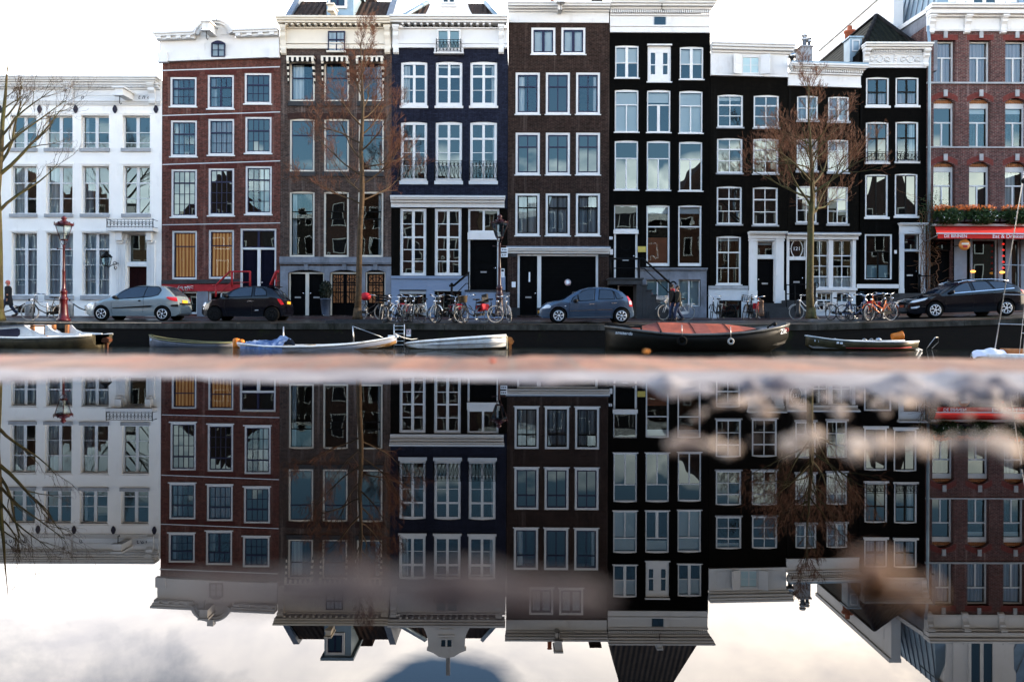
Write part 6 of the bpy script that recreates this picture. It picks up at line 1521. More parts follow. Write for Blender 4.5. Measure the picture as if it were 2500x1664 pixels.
# C orange floats
X, Z = W(584, 829, 29.3); r = empty('orange_float', (X, 29.3, WZ-.06), 'pair of orange plastic floats between the grey rowing boat and the blue tarpaulin', 'float')
for (x, w, h_) in ((-.10,.13,.34),(.085,.11,.30)): MB().lathe([(.02,0),(w*.9,.03),(w,.10),(w,h_*.85),(w*.85,h_),(.03,h_+.03)], (x,0,.03), 12).build('float_body', M['orange'], r, world=False)
# D white boat with blue tarpaulin
Y = 28.8; p = k_(Y); r = boat_root('tarpaulin_boat', 590, Y, 'long white open boat with crumpled blue tarpaulin over its stern', 'boat')
L = (968-590)/p; zz = lambda py: (846-py)/p
st = [(0,.45,zz(833),.0),(.35,.62,zz(836),-.15),(1.0,.78,zz(840),-.2),(1.8,.84,zz(841),-.2),(2.7,.84,zz(840),-.2),(3.5,.76,zz(837),-.18),(4.2,.62,zz(832),-.12),(4.8,.42,zz(825.5),-.02),(5.2,.22,zz(820),.08),(L,.10,zz(816),.20)]
hull(r, st, mat('pale_blue_grey_hull', (.33,.35,.42), .45, var=.15), .07, .03, M['boatin'], bot=M['boatbrown']); gunwale(r, st, .04, M['boatwhite'])
MB().box(L-.28, L+.05, -.15, .15, zz(818), zz(813)).build('bow_cap', M['boatwhite'], r, world=False)
tp = MB(); rd = random.Random(3); n1, n2 = 18, 13; v = []
for i in range(n1):
    x = .12+1.55*i/(n1-1)
    for j in range(n2):
        u = -1+2*j/(n2-1); hb = .50+.34*min(1,x/.9); pk = .20*math.exp(-((x-1.45)/.22)**2)*(1-abs(u))
        zb = .09+.17*(1-u*u)*math.sin(min(1,x/.5)*1.5)+pk; 
        if abs(u) > .8: zb -= (abs(u)-.8)*.8
        v.append((x, u*hb*1.08, zb+rd.uniform(-.035,.035)))
tp.add(v, [(i*n2+j, i*n2+j+1, (i+1)*n2+j+1, (i+1)*n2+j) for i in range(n1-1) for j in range(n2-1)], 0, False); tp.build('tarpaulin', M['tarpblue'], r, world=False)
mb = MB(); mb.tube([(1.47,0,.05),(1.47,0,zz(793))], .022, 5); mb.tube([((861-590)/p+.05,0,.1),((861-590)/p,0,zz(791.5))], .025, 5); mb.split('pole', M['steel'], r, world=False)
MB().tube([((861-590)/p,0,zz(791.5)),((936-590)/p,0,zz(819))], .012, 4).build('stay', M['steel'], r, world=False)
mb = MB()
for x in (2.2,3.2,4.1): mb.box(x, x+.24, -.72+.1*(x-2), .72-.1*(x-2), .08, .12)
mb.split('thwart', M['boatin'], r, world=False)
# E pale sloop riding bow down
Y = 28.8; p = k_(Y); r = boat_root('open_motor_boat', 990, Y, 'plain off white open motor boat with raised stern and rusty outboard, by the quay ladder', 'boat')
L = (1236-990)/p; st = [(0,.03,zz(834),.10),(.12,.18,zz(832),.0),(.5,.45,zz(829),-.12),(1.1,.66,zz(825.5),-.18),(1.9,.74,zz(821),-.2),(2.8,.74,zz(816.5),-.2),(L,.68,zz(813.5),-.16)]
hull(r, st, M['boatwhite'], .08, .12, M['boatin'], bot=M['scum']); gunwale(r, st, .045, M['boatwhite'])
MB().tube([(.1,-.17,zz(838)),(1.1,-.675,zz(835)),(2.0,-.75,zz(833)),(L,-.68,zz(829))], .012, 4).build('rubbing_strake', M['boatgrey'], r, world=False)
MB().box(L+.005, L+.05, -.62, .62, .02, zz(815)).build('transom', mat('sunlit_white_transom', (.55,.46,.30), .5, var=.3), r, world=False)  # white stern, warm low sunlight put into its colour
mo = MB().prism([(L+.06,zz(822)),(L+.08,zz(816)),(L+.20,zz(818)),(L+.27,zz(828)),(L+.22,zz(834)),(L+.10,zz(832))], -.12, .12).box(L+.10, L+.19, -.04, .04, -.25, zz(833)); mo.build('outboard_motor', mat('rusty_motor', (.24,.11,.04), .6, var=.7, scale=6), r, world=False)
# F dark barge
Y = 28.2; p = k_(Y); zz2 = lambda py: (848.5-py)/p
r = boat_root('dark_barge', 1478, Y, 'long dark barge with a rust red tarpaulin roof and white lettering', 'barge')
X_ = lambda px: (px-1478)/p
st = [(0,.12,zz2(791),-.1),(X_(1500),.45,zz2(793),-.25),(X_(1540),.85,zz2(799),-.3),(X_(1600),1.05,zz2(806),-.3),(X_(1664),1.12,zz2(809.5),-.3),(X_(1740),1.12,zz2(808),-.3),(X_(1800),1.05,zz2(804),-.3),(X_(1850),.9,zz2(797.5),-.25),(X_(1885),.66,zz2(791.5),.02),(X_(1910),.38,zz2(786.5),.20),(X_(1923),.12,zz2(783),.42)]
hb_m = M['boatdark']
hull(r, st, hb_m, .10, .2, M['boatdark']); gunwale(r, st, .05, mat('dark_grey_rail', (.09,.09,.085), .35, var=.4))
dk = MB(); dk.add([(X_(1862),-.75,zz2(796)),(X_(1885),-.6,zz2(792.5)),(X_(1918),-.18,zz2(785.5)),(X_(1918),.18,zz2(785.5)),(X_(1885),.6,zz2(792.5)),(X_(1862),.75,zz2(796))], [(0,1,2,3,4,5)]); dk.build('fore_deck', mat('grey_deck', (.20,.20,.22), .5), r, world=False)
tarp = MB(); rd = random.Random(6)
cols_ = [(1538,797.5,797.5),(1570,790,803),(1603,782.5,806),(1640,783,807.5),(1682,784,808),(1720,785,807),(1765,786.5,805),(1800,790,802),(1836,794.5,797)]
n2 = 11; v = []
for i, (px, zr, ze) in enumerate(cols_):
    for j in range(n2):
        u = -1+2*j/(n2-1); hb = min(1.02, .25+ (X_(px)-X_(1530))*1.2) if px < 1600 else (1.02 if px < 1770 else max(.55, 1.02-(X_(px)-X_(1770))*.55)); v.append((X_(px), u*hb, zz2(ze)+.03+(zz2(zr)-zz2(ze))*(1-abs(u)**1.25)+rd.uniform(-.008,.008)))
tarp.add(v, [(i*n2+j, i*n2+j+1, (i+1)*n2+j+1, (i+1)*n2+j) for i in range(len(cols_)-1) for j in range(n2-1)])
for i in range(len(cols_)-1):
    for j in range(n2-1): tarp.m[i*(n2-1)+j] = 1 if i in (1,4,7) else 0
tarp.build('tarpaulin', [mat('rust_red_tarpaulin', (.30,.075,.045), .6, var=.35, scale=1.5, dirt=((.10,.03,.025), 1.2, .5, .5)), mat('brown_red_tarpaulin', (.20,.06,.045), .6, var=.35, scale=1.5)], r, world=False)
sm_ = MB()
for i in (2,4,6): sm_.tube([(v[i*n2+j][0], v[i*n2+j][1], v[i*n2+j][2]+.012) for j in range(n2)], .014, 4)
sm_.build('tarpaulin_seam', mat('seam_brown', (.06,.02,.016), .7), r, world=False)
lm = text_mb('amsterdam', .155, .2); lm.xf(Matrix.Translation((X_(1520), -.74, zz2(806.5))) @ Matrix.Rotation(R(-13),4,'Z') @ Matrix.Rotation(R(4),4,'Y')); lm.build('lettering', M['sign'], r, world=False)
lm = text_mb('Zilt', .24, .12); lm.xf(Matrix.Translation((X_(1899), -.58, zz2(801))) @ Matrix.Rotation(R(36),4,'Z') @ Matrix.Rotation(R(-6),4,'Y')); lm.build('lettering', M['sign'], r, world=False)
MB().ring((X_(1910),-.42,zz2(797)), .06, .02, 'y', 12, 5).blob((X_(1906),-.47,zz2(797)), (.05,.02,.06), 8, 5).build('hawse_ring', M['redpaint'], r, world=False)
mb = MB(); mb.tube([(X_(1478),-.1,zz2(786)),(X_(1484),-.2,zz2(783)),(X_(1530),-.7,zz2(791.5)),(X_(1555),-.85,zz2(791.5))], .03, 5); mb.tube([(X_(1478),.1,zz2(786)),(X_(1530),.7,zz2(791)),(X_(1556),.85,zz2(790))], .03, 5); mb.tube([(X_(1556),-.85,zz2(800)),(X_(1556),-.85,zz2(788))], .035, 5); mb.tube([(X_(1480),-.1,zz2(795)),(X_(1479),-.1,zz2(785))], .03, 5)
mb.build('rail', M['blackiron'], r, world=False)
mb = MB(); mb.tube([(X_(1864),-.5,zz2(797)),(X_(1864),-.5,zz2(788))], .04, 6); mb.tube([(X_(1866),-.5,zz2(789)),(X_(1875),-.5,zz2(783)),(X_(1879),-.5,zz2(781.5))], .03, 5); mb.blob((X_(1880),-.5,zz2(783.5)), (.07,.07,.08), 8, 5); mb.tube([(X_(1600),-1.06,zz2(808)),(X_(1600),-1.06,zz2(800))], .03, 5); mb.build('bitts', M['blackiron'], r, world=False)
for (px, py, rad, m_, lab) in ((1665,832,.17,M['rubber'],'large black tyre fender low on the dark barge side'), (1784,833,.115,M['greyrubber'],'small pale worn tyre fender on a cord at the barge side')):
    X, Z = W(px, py, Y-1.2); rt = empty('tyre_fender', (X, Y-1.22, Z-rad), lab, 'tyre fender')
    MB().ring((0,0,rad), rad*.72, rad*.28, 'y', 24, 8).build('tyre', m_, rt, world=False); MB().tube([(0,0,rad*1.9),(0,.05,rad*1.9+.38)], .012, 4).build('cord', M['steel'], rt, world=False)
# G small motor boat with orange bucket
Y = 29.2; p = k_(Y); zz3 = lambda py: (852-py)/p; r = boat_root('small_motor_boat', 1967, Y, 'small dark olive motor boat with white rim and red stripe right of the barge', 'boat')
X_ = lambda px: (px-1967)/p; L = X_(2226)
st = [(0,.04,zz3(817.5),.14),(.2,.25,zz3(820),.0),(.7,.5,zz3(825.5),-.1),(1.4,.62,zz3(829.5),-.14),(2.2,.66,zz3(831),-.14),(3.1,.62,zz3(831),-.14),(L,.52,zz3(829.5),-.02)]
hull(r, st, mat('dark_olive_hull', (.055,.045,.022), .4, var=.6, scale=2), .06, .06, M['boatin']); gunwale(r, st, .03, M['boatwhite'])
MB().tube([(1.2,-.60,zz3(846)),(2.2,-.655,zz3(846.5)),(3.0,-.625,zz3(846)),(3.5,-.57,zz3(843.5))], .016, 4).build('red_stripe', M['redpaint'], r, world=False)
for j, px in enumerate((1985,1993,2006,2014,2023,2031,2039)):
    x = X_(px); MB().box(x-.04, x+.04, -.12-.42*min(1,x/1.0)-.035, -.12-.42*min(1,x/1.0)+.1, zz3(829+j*.9)-.035, zz3(829+j*.9)+.035).build('registration_mark', M['sign'], r, world=False)
mb = MB(); mb.tube([(L-.6,-.1,zz3(830)),(L+.08,-.35,zz3(853))], .03, 5); mb.tube([(L-.45,.05,zz3(831)),(L+.25,-.25,zz3(852))], .03, 5); mb.split('oar', M['boatwhite'], r, world=False)
mb = MB()
for x in (1.1,2.0,2.9): mb.box(x, x+.22, -.55, .55, .16, .19)
mb.split('thwart', M['boatin'], r, world=False); mb = MB()
for x in (1.0,2.05,2.3): mb.ring((x,-.1,zz3(829)), .07, .015, 'y', 10, 4)
mb.blob((2.55,-.1,zz3(827)), (.12,.1,.08), 8, 5); mb.build('deck_gear', M['steel'], r, world=False)
X, Z = W(2190, 830.5, Y-.2); rb = empty('orange_bucket', (X, Y-.2, Z), 'orange bucket lying on its side in the small motor boat', 'bucket')
b_ = MB().lathe([(.10,-.18),(.115,-.18),(.14,.16),(.155,.16),(.155,.19),(.13,.19),(.105,-.15),(.02,-.15)], n=16).xf(Matrix.Translation((0,0,.15)) @ Matrix.Rotation(R(82),4,'Y')); b_.build('bucket_body', M['orange'], rb, world=False)
MB().ring((.15,0,.15), .13, .008, 'x', 14, 4, a0=0, a1=math.pi).build('handle', M['steel'], rb, world=False)
# I sailing boat on the right, nearer
Y = 22.0; p = k_(Y); X0 = W(2372, 860, Y)[0]; r = empty('sailing_boat', (X0, Y, WZ), 'pale bow, wooden spar and wire rigging of a boat at the right edge', 'sailing boat')
zq = lambda py: W(2400,py,Y)[1]-WZ; xq = lambda px: W(px,850,Y)[0]-X0
st = [(0,.03,zq(866),.1),(.3,.35,zq(862),-.1),(1.0,.8,zq(862),-.3),(2.5,1.2,zq(864),-.4),(5,1.3,zq(864),-.4),(7,1.1,zq(862),-.3)]
hull(r, st, M['boatwhite'], .3, .1, M['boatwhite'])
mb = MB(); v = []; n1, n2 = 12, 9
for i in range(n1):
    x = xq(2372)+(xq(2445)-xq(2372))*i/(n1-1)
    for j in range(n2):
        u = -1+2*j/(n2-1); top = zq(851)+.03*math.sin(i*1.1)-.10*max(0,(4-i)/4); v.append((x, u*.30*min(1,(i+1)/4), top-.16*u*u))
mb.add(v, [(i*n2+j, i*n2+j+1, (i+1)*n2+j+1, (i+1)*n2+j) for i in range(n1-1) for j in range(n2-1)], 0, True); mb.build('sail_cover', mat('pale_sail_cover', (.55,.58,.68), .7, var=.1), r, world=False)
MB().tube([(xq(2443),0,zq(856)),(xq(2600),0,zq(858))], .07, 8).build('spar', M['wood'], r, world=False)
mb = MB(); top = (xq(2600), .2, zq(-140))
for (px, py, dy) in ((2415,850,-.25),(2418,850,-.22),(2463,868,-.6),(2477,868,-.2)):
    mb.tube([(xq(px),dy,zq(py)),top], .0085, 4)
mb.tube([top,(xq(2600),.2,-.1+zq(868))], .09, 8)
mb.build('rigging', M['steel'], r, world=False)
def onl(px0, py0, py): f = (py0-py)/(py0+140.0); return px0+(2600-px0)*f
mb = MB()
for (py, e0, e1) in ((499,2470,2560),(574,2455,2560),(648,2432,2570),(719,2432,2560),(790,2421,2540),(812,2478,2560),(431,2478,2560)):
    mb.tube([(xq(e0),-.30,zq(py)),(xq(e1),-.3,zq(py+3))], .012, 5)
mb.split('ratline', M['steel'], r, world=False)
MB().tube([(xq(2481),-.3,zq(447)),(xq(2530),-.1,zq(425))], .075, 10).build('boom_end', M['plasticblack'], r, world=False)
# mooring lines
tag(MB().tube([P_(965,815,28.8),P_(985,824,29.4),P_(1005,828,30.2),P_(1020,826,30.9)], .012, 4).build('mooring_line', M['sign']), 'pale mooring line from the tarpaulin boat bow past the quay ladder', 'rope')
# ================================================================== BICYCLES
def bmat(n, c, r=.35, coat=.3): return mat(n, c, r, coat=coat, var=.15)
BK = dict(black=bmat('black_bicycle_paint', (.012,.012,.013)), white=bmat('white_bicycle_paint', (.62,.62,.60)), orange=bmat('orange_bicycle_paint', (.70,.16,.03)), blue=bmat('blue_bicycle_paint', (.04,.07,.16)), red=bmat('red_bicycle_paint', (.30,.03,.02)), grey=bmat('grey_bicycle_paint', (.22,.22,.23)))
M['spoke'] = mat('dull_spokes', (.10,.10,.10), .45, .4); M['tyreblack'] = mat('bicycle_tyre', (.02,.02,.02), .7); M['tyrewhite'] = mat('pale_bicycle_tyre', (.30,.29,.27), .7); M['saddle'] = mat('saddle_leather', (.015,.013,.012), .5)
M['bagred'] = mat('red_cloth_bag', (.42,.015,.025), .7, var=.2, scale=8); M['basket'] = mat('wicker_basket', (.06,.04,.02), .8, var=.5, scale=20)
RW, WB = .335, 1.10
def wheel_mb():
    return MB().ring((0,0,0), RW-.018, .018, 'y', 28, 7)
def spoke_mb():
    mb = MB().ring((0,0,0), RW-.045, .007, 'y', 28, 5)
    for i in range(14):
        a = 2*math.pi*i/14; mb.tube([(.02*math.cos(a+.5),(-1)**i*.03,.02*math.sin(a+.5)),((RW-.045)*math.cos(a),0,(RW-.045)*math.sin(a))], .0011, 3, cap=False)
    mb.tube([(0,-.05,0),(0,.05,0)], .02, 8); return mb
FW, RWp = (-WB/2,0,RW), (WB/2,0,RW); BB = (.12,0,.28); ST = (.28,0,.80); HT, HB = (-.38,0,.88), (-.41,0,.68)
def frame_mb(step=True):
    mb = MB()
    if step: mb.tube([HB,(-.25,0,.45),(-.02,0,.31),BB], .024, 7); mb.tube([(HT[0]+.01,0,HT[2]-.06),(-.2,0,.62),(.18,0,.46)], .014, 6)
    else: mb.tube([HB,BB], .019, 7); mb.tube([(HT[0]+.01,0,HT[2]-.03),(.26,0,.78)], .016, 6)
    mb.tube([BB,ST], .02, 7); mb.tube([HT,HB], .021, 7)
    for s_ in (-1, 1): mb.tube([BB,(RWp[0],s_*.06,RW)], .010, 5); mb.tube([(.26,0,.74),(RWp[0],s_*.06,RW)], .009, 5)
    return mb
def fork_mb():
    mb = MB()
    for s_ in (-1, 1): mb.tube([(HB[0],s_*.03,HB[2]),(-.47,s_*.05,.55),(FW[0],s_*.055,RW)], .012, 6)
    mb.tube([HT,(-.365,0,.99)], .014, 6); return mb
def bar_mb():
    mb = MB(); mb.tube([(-.10,-.29,1.05),(-.22,-.28,1.07),(-.36,-.16,1.04),(-.385,0,.99),(-.36,.16,1.04),(-.22,.28,1.07),(-.10,.29,1.05)], .012, 6); return mb
def grip_mb(): return MB().tube([(-.08,-.29,1.045),(-.20,-.282,1.068)], .018, 6).tube([(-.08,.29,1.045),(-.20,.282,1.068)], .018, 6)
def saddle_mb():
    mb = MB(); mb.blob((.36,0,.93), (.12,.10,.035), 12, 6); mb.blob((.22,0,.935), (.12,.04,.03), 10, 6); mb.tube([ST,(.30,0,.91)], .013, 6); return mb
def rack_mb():
    mb = MB()
    for s_ in (-.07, .07): mb.tube([(.30,s_,.72),(.82,s_,.72),(.86,s_,.70)], .008, 5); mb.tube([(.62,s_*1.3,RW),(.62,s_,.72)], .007, 4); mb.tube([(RWp[0],s_*1.2,RW),(.78,s_,.72)], .007, 4)
    for x in (.42,.56,.70,.82): mb.tube([(x,-.07,.72),(x,.07,.72)], .007, 4)
    return mb
def guard_mb():
    mb = MB()
    for c, a0, a1 in ((FW,.15,2.75),(RWp,.05,2.7)):
        n = 14; v = []
        for i in range(n+1):
            q = a0+(a1-a0)*i/n; 
            for yy in (-.028, .028): v.append((c[0]+(RW+.018)*math.cos(q)*(1 if c is FW else 1), yy, c[2]+(RW+.018)*math.sin(q)))
        mb.add(v, [(2*i,2*i+1,2*i+3,2*i+2) for i in range(n)], 0, True)
    return mb
def crank_mb():
    mb = MB().tube([(BB[0],-.08,BB[2]),(BB[0],.08,BB[2])], .02, 8); mb.tube([(BB[0],-.085,BB[2]),(BB[0]-.05,-.09,BB[2]-.16)], .010, 5); mb.tube([(BB[0],.085,BB[2]),(BB[0]+.05,.09,BB[2]+.16)], .010, 5)
    mb.box(BB[0]-.10, BB[0]-.0, -.18, -.10, BB[2]-.175, BB[2]-.15); mb.box(BB[0]+.0, BB[0]+.10, .10, .18, BB[2]+.15, BB[2]+.175); return mb
def chain_mb(): return MB().prism([(BB[0]-.09,BB[2]-.06),(BB[0]-.10,BB[2]+.03),(BB[0]-.04,BB[2]+.09),(RWp[0],RW+.06),(RWp[0]+.06,RW+.01),(RWp[0],RW-.05)], -.075, -.045)
def lamp_mb(): return MB().blob((-.47,0,.83), (.05,.045,.045), 8, 5)
def crate_mb():
    mb = MB()
    for s_ in (-1, 1):
        for z in (.80,.90,1.0): mb.box(-.80,-.44,s_*.20-.012,s_*.20+.012,z,z+.06)
    for x in (-.80,-.45):
        for z in (.80,.90,1.0): mb.box(x-.012,x+.012,-.20,.20,z,z+.06)
        for y in (-.2,.2): mb.box(x-.018,x+.018,y-.018,y+.018,.78,1.07)
    mb.box(-.8,-.44,-.2,.2,.78,.80); return mb
def wire_mb():
    mb = MB()
    for z in (.78,.88,.98,1.06): mb.tube([(-.78,-.2,z),(-.46,-.2,z),(-.46,.2,z),(-.78,.2,z),(-.78,-.2,z)], .007, 4)
    for t in range(5):
        x = -.78+.32*t/4; mb.tube([(x,-.2,.78),(x,-.2,1.06)], .006, 4); mb.tube([(x,.2,.78),(x,.2,1.06)], .006, 4); mb.tube([(x,-.2,.78),(x,.2,.78)], .006, 4)
    for t in range(4):
        y = -.15+.1*t; mb.tube([(-.78,y,.78),(-.78,y,1.06)], .006, 4); mb.tube([(-.46,y,.78),(-.46,y,1.06)], .006, 4)
    return mb
def bag_mb():
    mb = MB(); pf = [(.43,.48),(.72,.48),(.76,.70),(.70,.73),(.46,.73),(.40,.70)]
    mb.prism(pf, -.21, -.10); mb.prism(pf, .10, .21); mb.box(.47, .70, -.099, .099, .725, .75); return mb
def top_bag_mb(): return MB().blob((.30,0,1.0), (.27,.17,.17), 12, 8, jit=.05)
def wicker_mb():
    mb = MB().lathe([(.14,0),(.15,.02),(.19,.24),(.20,.26),(.18,.26),(.14,.03)], (-.60,0,.80), 14); return mb
def seat_mb(): return MB().box(.42,.80,-.16,.16,.80,.86).box(.72,.80,-.16,.16,.862,1.15).box(.45,.72,-.17,-.14,.862,1.0)
def jug_mb(): return MB().blob((.0,0,1.0), (.1,.1,.12), 8, 6)
PARTS = dict(tyre=wheel_mb, spokes=spoke_mb, frame=lambda: frame_mb(True), frame2=lambda: frame_mb(False), fork=fork_mb, bar=bar_mb, grips=grip_mb, saddle=saddle_mb, rack=rack_mb, guard=guard_mb, crank=crank_mb, chain=chain_mb, lamp=lamp_mb, crate=crate_mb, wire=wire_mb, bag=bag_mb, topbag=top_bag_mb, wicker=wicker_mb, childseat=seat_mb)
MESH = {}
def pm(key):
    if key not in MESH:
        o = PARTS[key]().build('bicycle_'+key, M['steel'], None, world=False); MESH[key] = o.data; bpy.data.objects.remove(o)
    return MESH[key]
def put(name, key, m, parent, loc=(0,0,0), rot=(0,0,0)):
    o = bpy.data.objects.new(name, pm(key)); COL.objects.link(o); o.parent = parent; o.location = loc; o.rotation_euler = rot
    o.material_slots[0].link = 'OBJECT'; o.material_slots[0].material = m; return o
def bike(px, py, Y, yaw, label, col='black', tyre='tyreblack', lean=0, steer=0, extra=(), step=True, fk=None, group='bicycles parked along the quay'):
    X, Z = W(px, py, Y); Z = max(Z, G(X, Y)-.02) if False else G(X, Y)+.005
    r = empty('bicycle', (X, Y, Z), label, 'bicycle', group); r.rotation_euler = (R(lean), 0, R(yaw))
    c = BK[col]
    put('frame', 'frame' if step else 'frame2', c, r)
    # steered assembly turns about the head tube
    piv = Matrix.Translation((HB[0],0,HB[2])) @ Matrix.Rotation(R(steer),4,'Z') @ Matrix.Translation((-HB[0],0,-HB[2]))
    def steered(o): o.matrix_local = piv @ o.matrix_local; return o
    for nm, q in (('front',FW),('rear',RWp)):
        w = put('wheel', 'tyre', M[tyre], r, q); w.rotation_euler = (0, random.uniform(0,1), 0); put('spokes', 'spokes', M['spoke'], w)
        if nm == 'front': w.matrix_local = piv @ Matrix.Translation(q)
    steered(put('fork', 'fork', BK[fk] if fk else c, r)); b_ = steered(put('handlebar', 'bar', M['chrome'], r)); put('grips', 'grips', M['plasticblack'], b_); steered(put('headlamp', 'lamp', M['chrome'], r))
    put('saddle', 'saddle', M['saddle'], r); put('rear_rack', 'rack', M['steel'] if col != 'white' else c, r); put('mudguards', 'guard', c, r); put('crank', 'crank', M['steel'], r); put('chain_guard', 'chain', M['plasticblack'] if col != 'white' else c, r)
    for e in extra:
        if e == 'crate': steered(put('front_crate', 'crate', M['plasticblack'], r))
        if e == 'wire': steered(put('front_basket', 'wire', M['steel'], r))
        if e == 'bwire': steered(put('front_basket', 'wire', M['blackiron'], r))
        if e == 'bag': put('pannier', 'bag', M['bagred'], r)
        if e == 'topbag': put('saddle_cover', 'topbag', M['bagred'], r)
        if e == 'wicker': steered(put('front_basket', 'wicker', M['basket'], r))
        if e == 'seat': put('child_seat', 'childseat', M['plasticblack'], r)
    return r
B = bike
random.seed(2)
B(112, 781, 32.6, 28, 'black bicycle standing between the mossy tree and the red street lamp', 'black', 'tyrewhite', 3, 20)
B(906, 768, 34.6, 148, 'bicycle with a red cover on its saddle, half behind the slim tree', 'black', 'tyrewhite', -2, 15, ('topbag',))
B(940, 768, 34.4, 78, 'bicycle carrying a black crate in front of the amber glass door', 'black', 'tyrewhite', 4, 10, ('crate',), fk='grey')
B(958, 783, 32.4, 62, 'dark bicycle leaning at the left end of the tight bicycle cluster', 'black', 'tyreblack', 12, 0, ('bag',))
B(975, 784, 32.3, 70, 'bicycle with pale fork, second from the left in the tight cluster', 'white', 'tyreblack', 10, -20)
B(990, 784, 32.5, 82, 'bicycle with swept bars, third from the left in the tight cluster', 'grey', 'tyreblack', 8, 10)
B(1006, 784, 32.3, 96, 'black bicycle with white stem at the right of the tight cluster', 'black', 'tyreblack', 5, -14, fk='white')
B(1050, 783, 32.2, 130, 'pale framed bicycle with turned front wheel left of the stoop rail post', 'white', 'tyrewhite', -3, -62)
B(1066, 782, 32.7, 98, 'dark bicycle seen end on just behind the pale framed one', 'black', 'tyreblack', 6, 20)
B(1090, 783, 32.2, 50, 'dark bicycle with a wide front wheel turned to the canal, under the stoop rail', 'black', 'tyreblack', -5, -26, ('bag',))
B(1112, 784, 32.4, 86, 'bicycle with silver fork seen end on beside the wicker basket', 'grey', 'tyreblack', 3, 5, fk='white')
B(1128, 783, 32.2, 124, 'bicycle with a wicker basket between the silver fork and red bags', 'black', 'tyreblack', -6, -60, ('wicker',))
B(1154, 784, 32.1, 42, 'bicycle with bright red panniers left of the dark street lamp', 'black', 'tyrewhite', -9, -4, ('bag','seat'), fk='grey')
B(1205, 784, 32.2, 118, 'bicycle with large pale front wheel facing the canal at the dark street lamp', 'black', 'tyrewhite', 2, -100)
B(1234, 783, 32.4, 108, 'bicycle with curved chrome bars at the right side of the dark street lamp', 'grey', 'tyrewhite', -8, 0)
B(1648, 773, 36.0, 4, 'white bicycle with blue grey front basket behind the walking couple', 'white', 'tyrewhite', 2, 26, ('wire',), group='bicycles by the house fronts')
B(1745, 771, 36.6, 58, 'black bicycle leaning by the drain at the edge of the tall black house', 'black', 'tyreblack', 4, 10, group='bicycles by the house fronts')
B(1823, 772, 36.0, 60, 'bicycle with black wire front basket left of the black portal steps', 'black', 'tyreblack', 10, 0, ('bwire',), group='bicycles by the house fronts')
B(1846, 772, 35.6, 72, 'red bicycle leaning beside the brown post by the portal steps', 'red', 'tyreblack', 6, 5, ('bag',), group='bicycles by the house fronts')
B(1976, 772, 34.6, 0, 'white bicycle parked sideways behind the trunk of the bushy tree', 'white', 'tyrewhite', 2, 5, group='bicycles by the house fronts')
g2 = 'bicycles in the cluster left of the black estate car'
B(2052, 778, 33.4, 112, 'black bicycle at the left end of the cluster beside the orange bicycle', 'black', 'tyreblack', 6, 10, ('bag',) if False else (), group=g2)
B(2070, 779, 33.0, 75, 'black bicycle with white stem, second from the left in the orange bicycle cluster', 'black', 'tyreblack', 4, 15, fk='white', group=g2)
B(2090, 781, 32.4, 128, 'dark blue bicycle with its front wheel turned outward left of the orange bicycle', 'blue', 'tyreblack', -4, -30, group=g2)
B(2108, 780, 33.2, 70, 'grey bicycle with a small screen on its bars behind the orange front wheel', 'grey', 'tyreblack', 3, 0, group=g2)
B(2145, 778, 33.6, 88, 'black bicycle with red bag seen end on behind the orange bicycle frame', 'black', 'tyreblack', 3, 8, ('bag',), group=g2)
B(2165, 777, 33.8, 96, 'grey bicycle seen end on behind the orange bicycle rear wheel', 'grey', 'tyreblack', -3, 8, group=g2)
B(2147, 780, 32.3, 20, 'orange bicycle with white tyres and white rear rack beside the black estate car', 'orange', 'tyrewhite', 3, 14, group=g2)

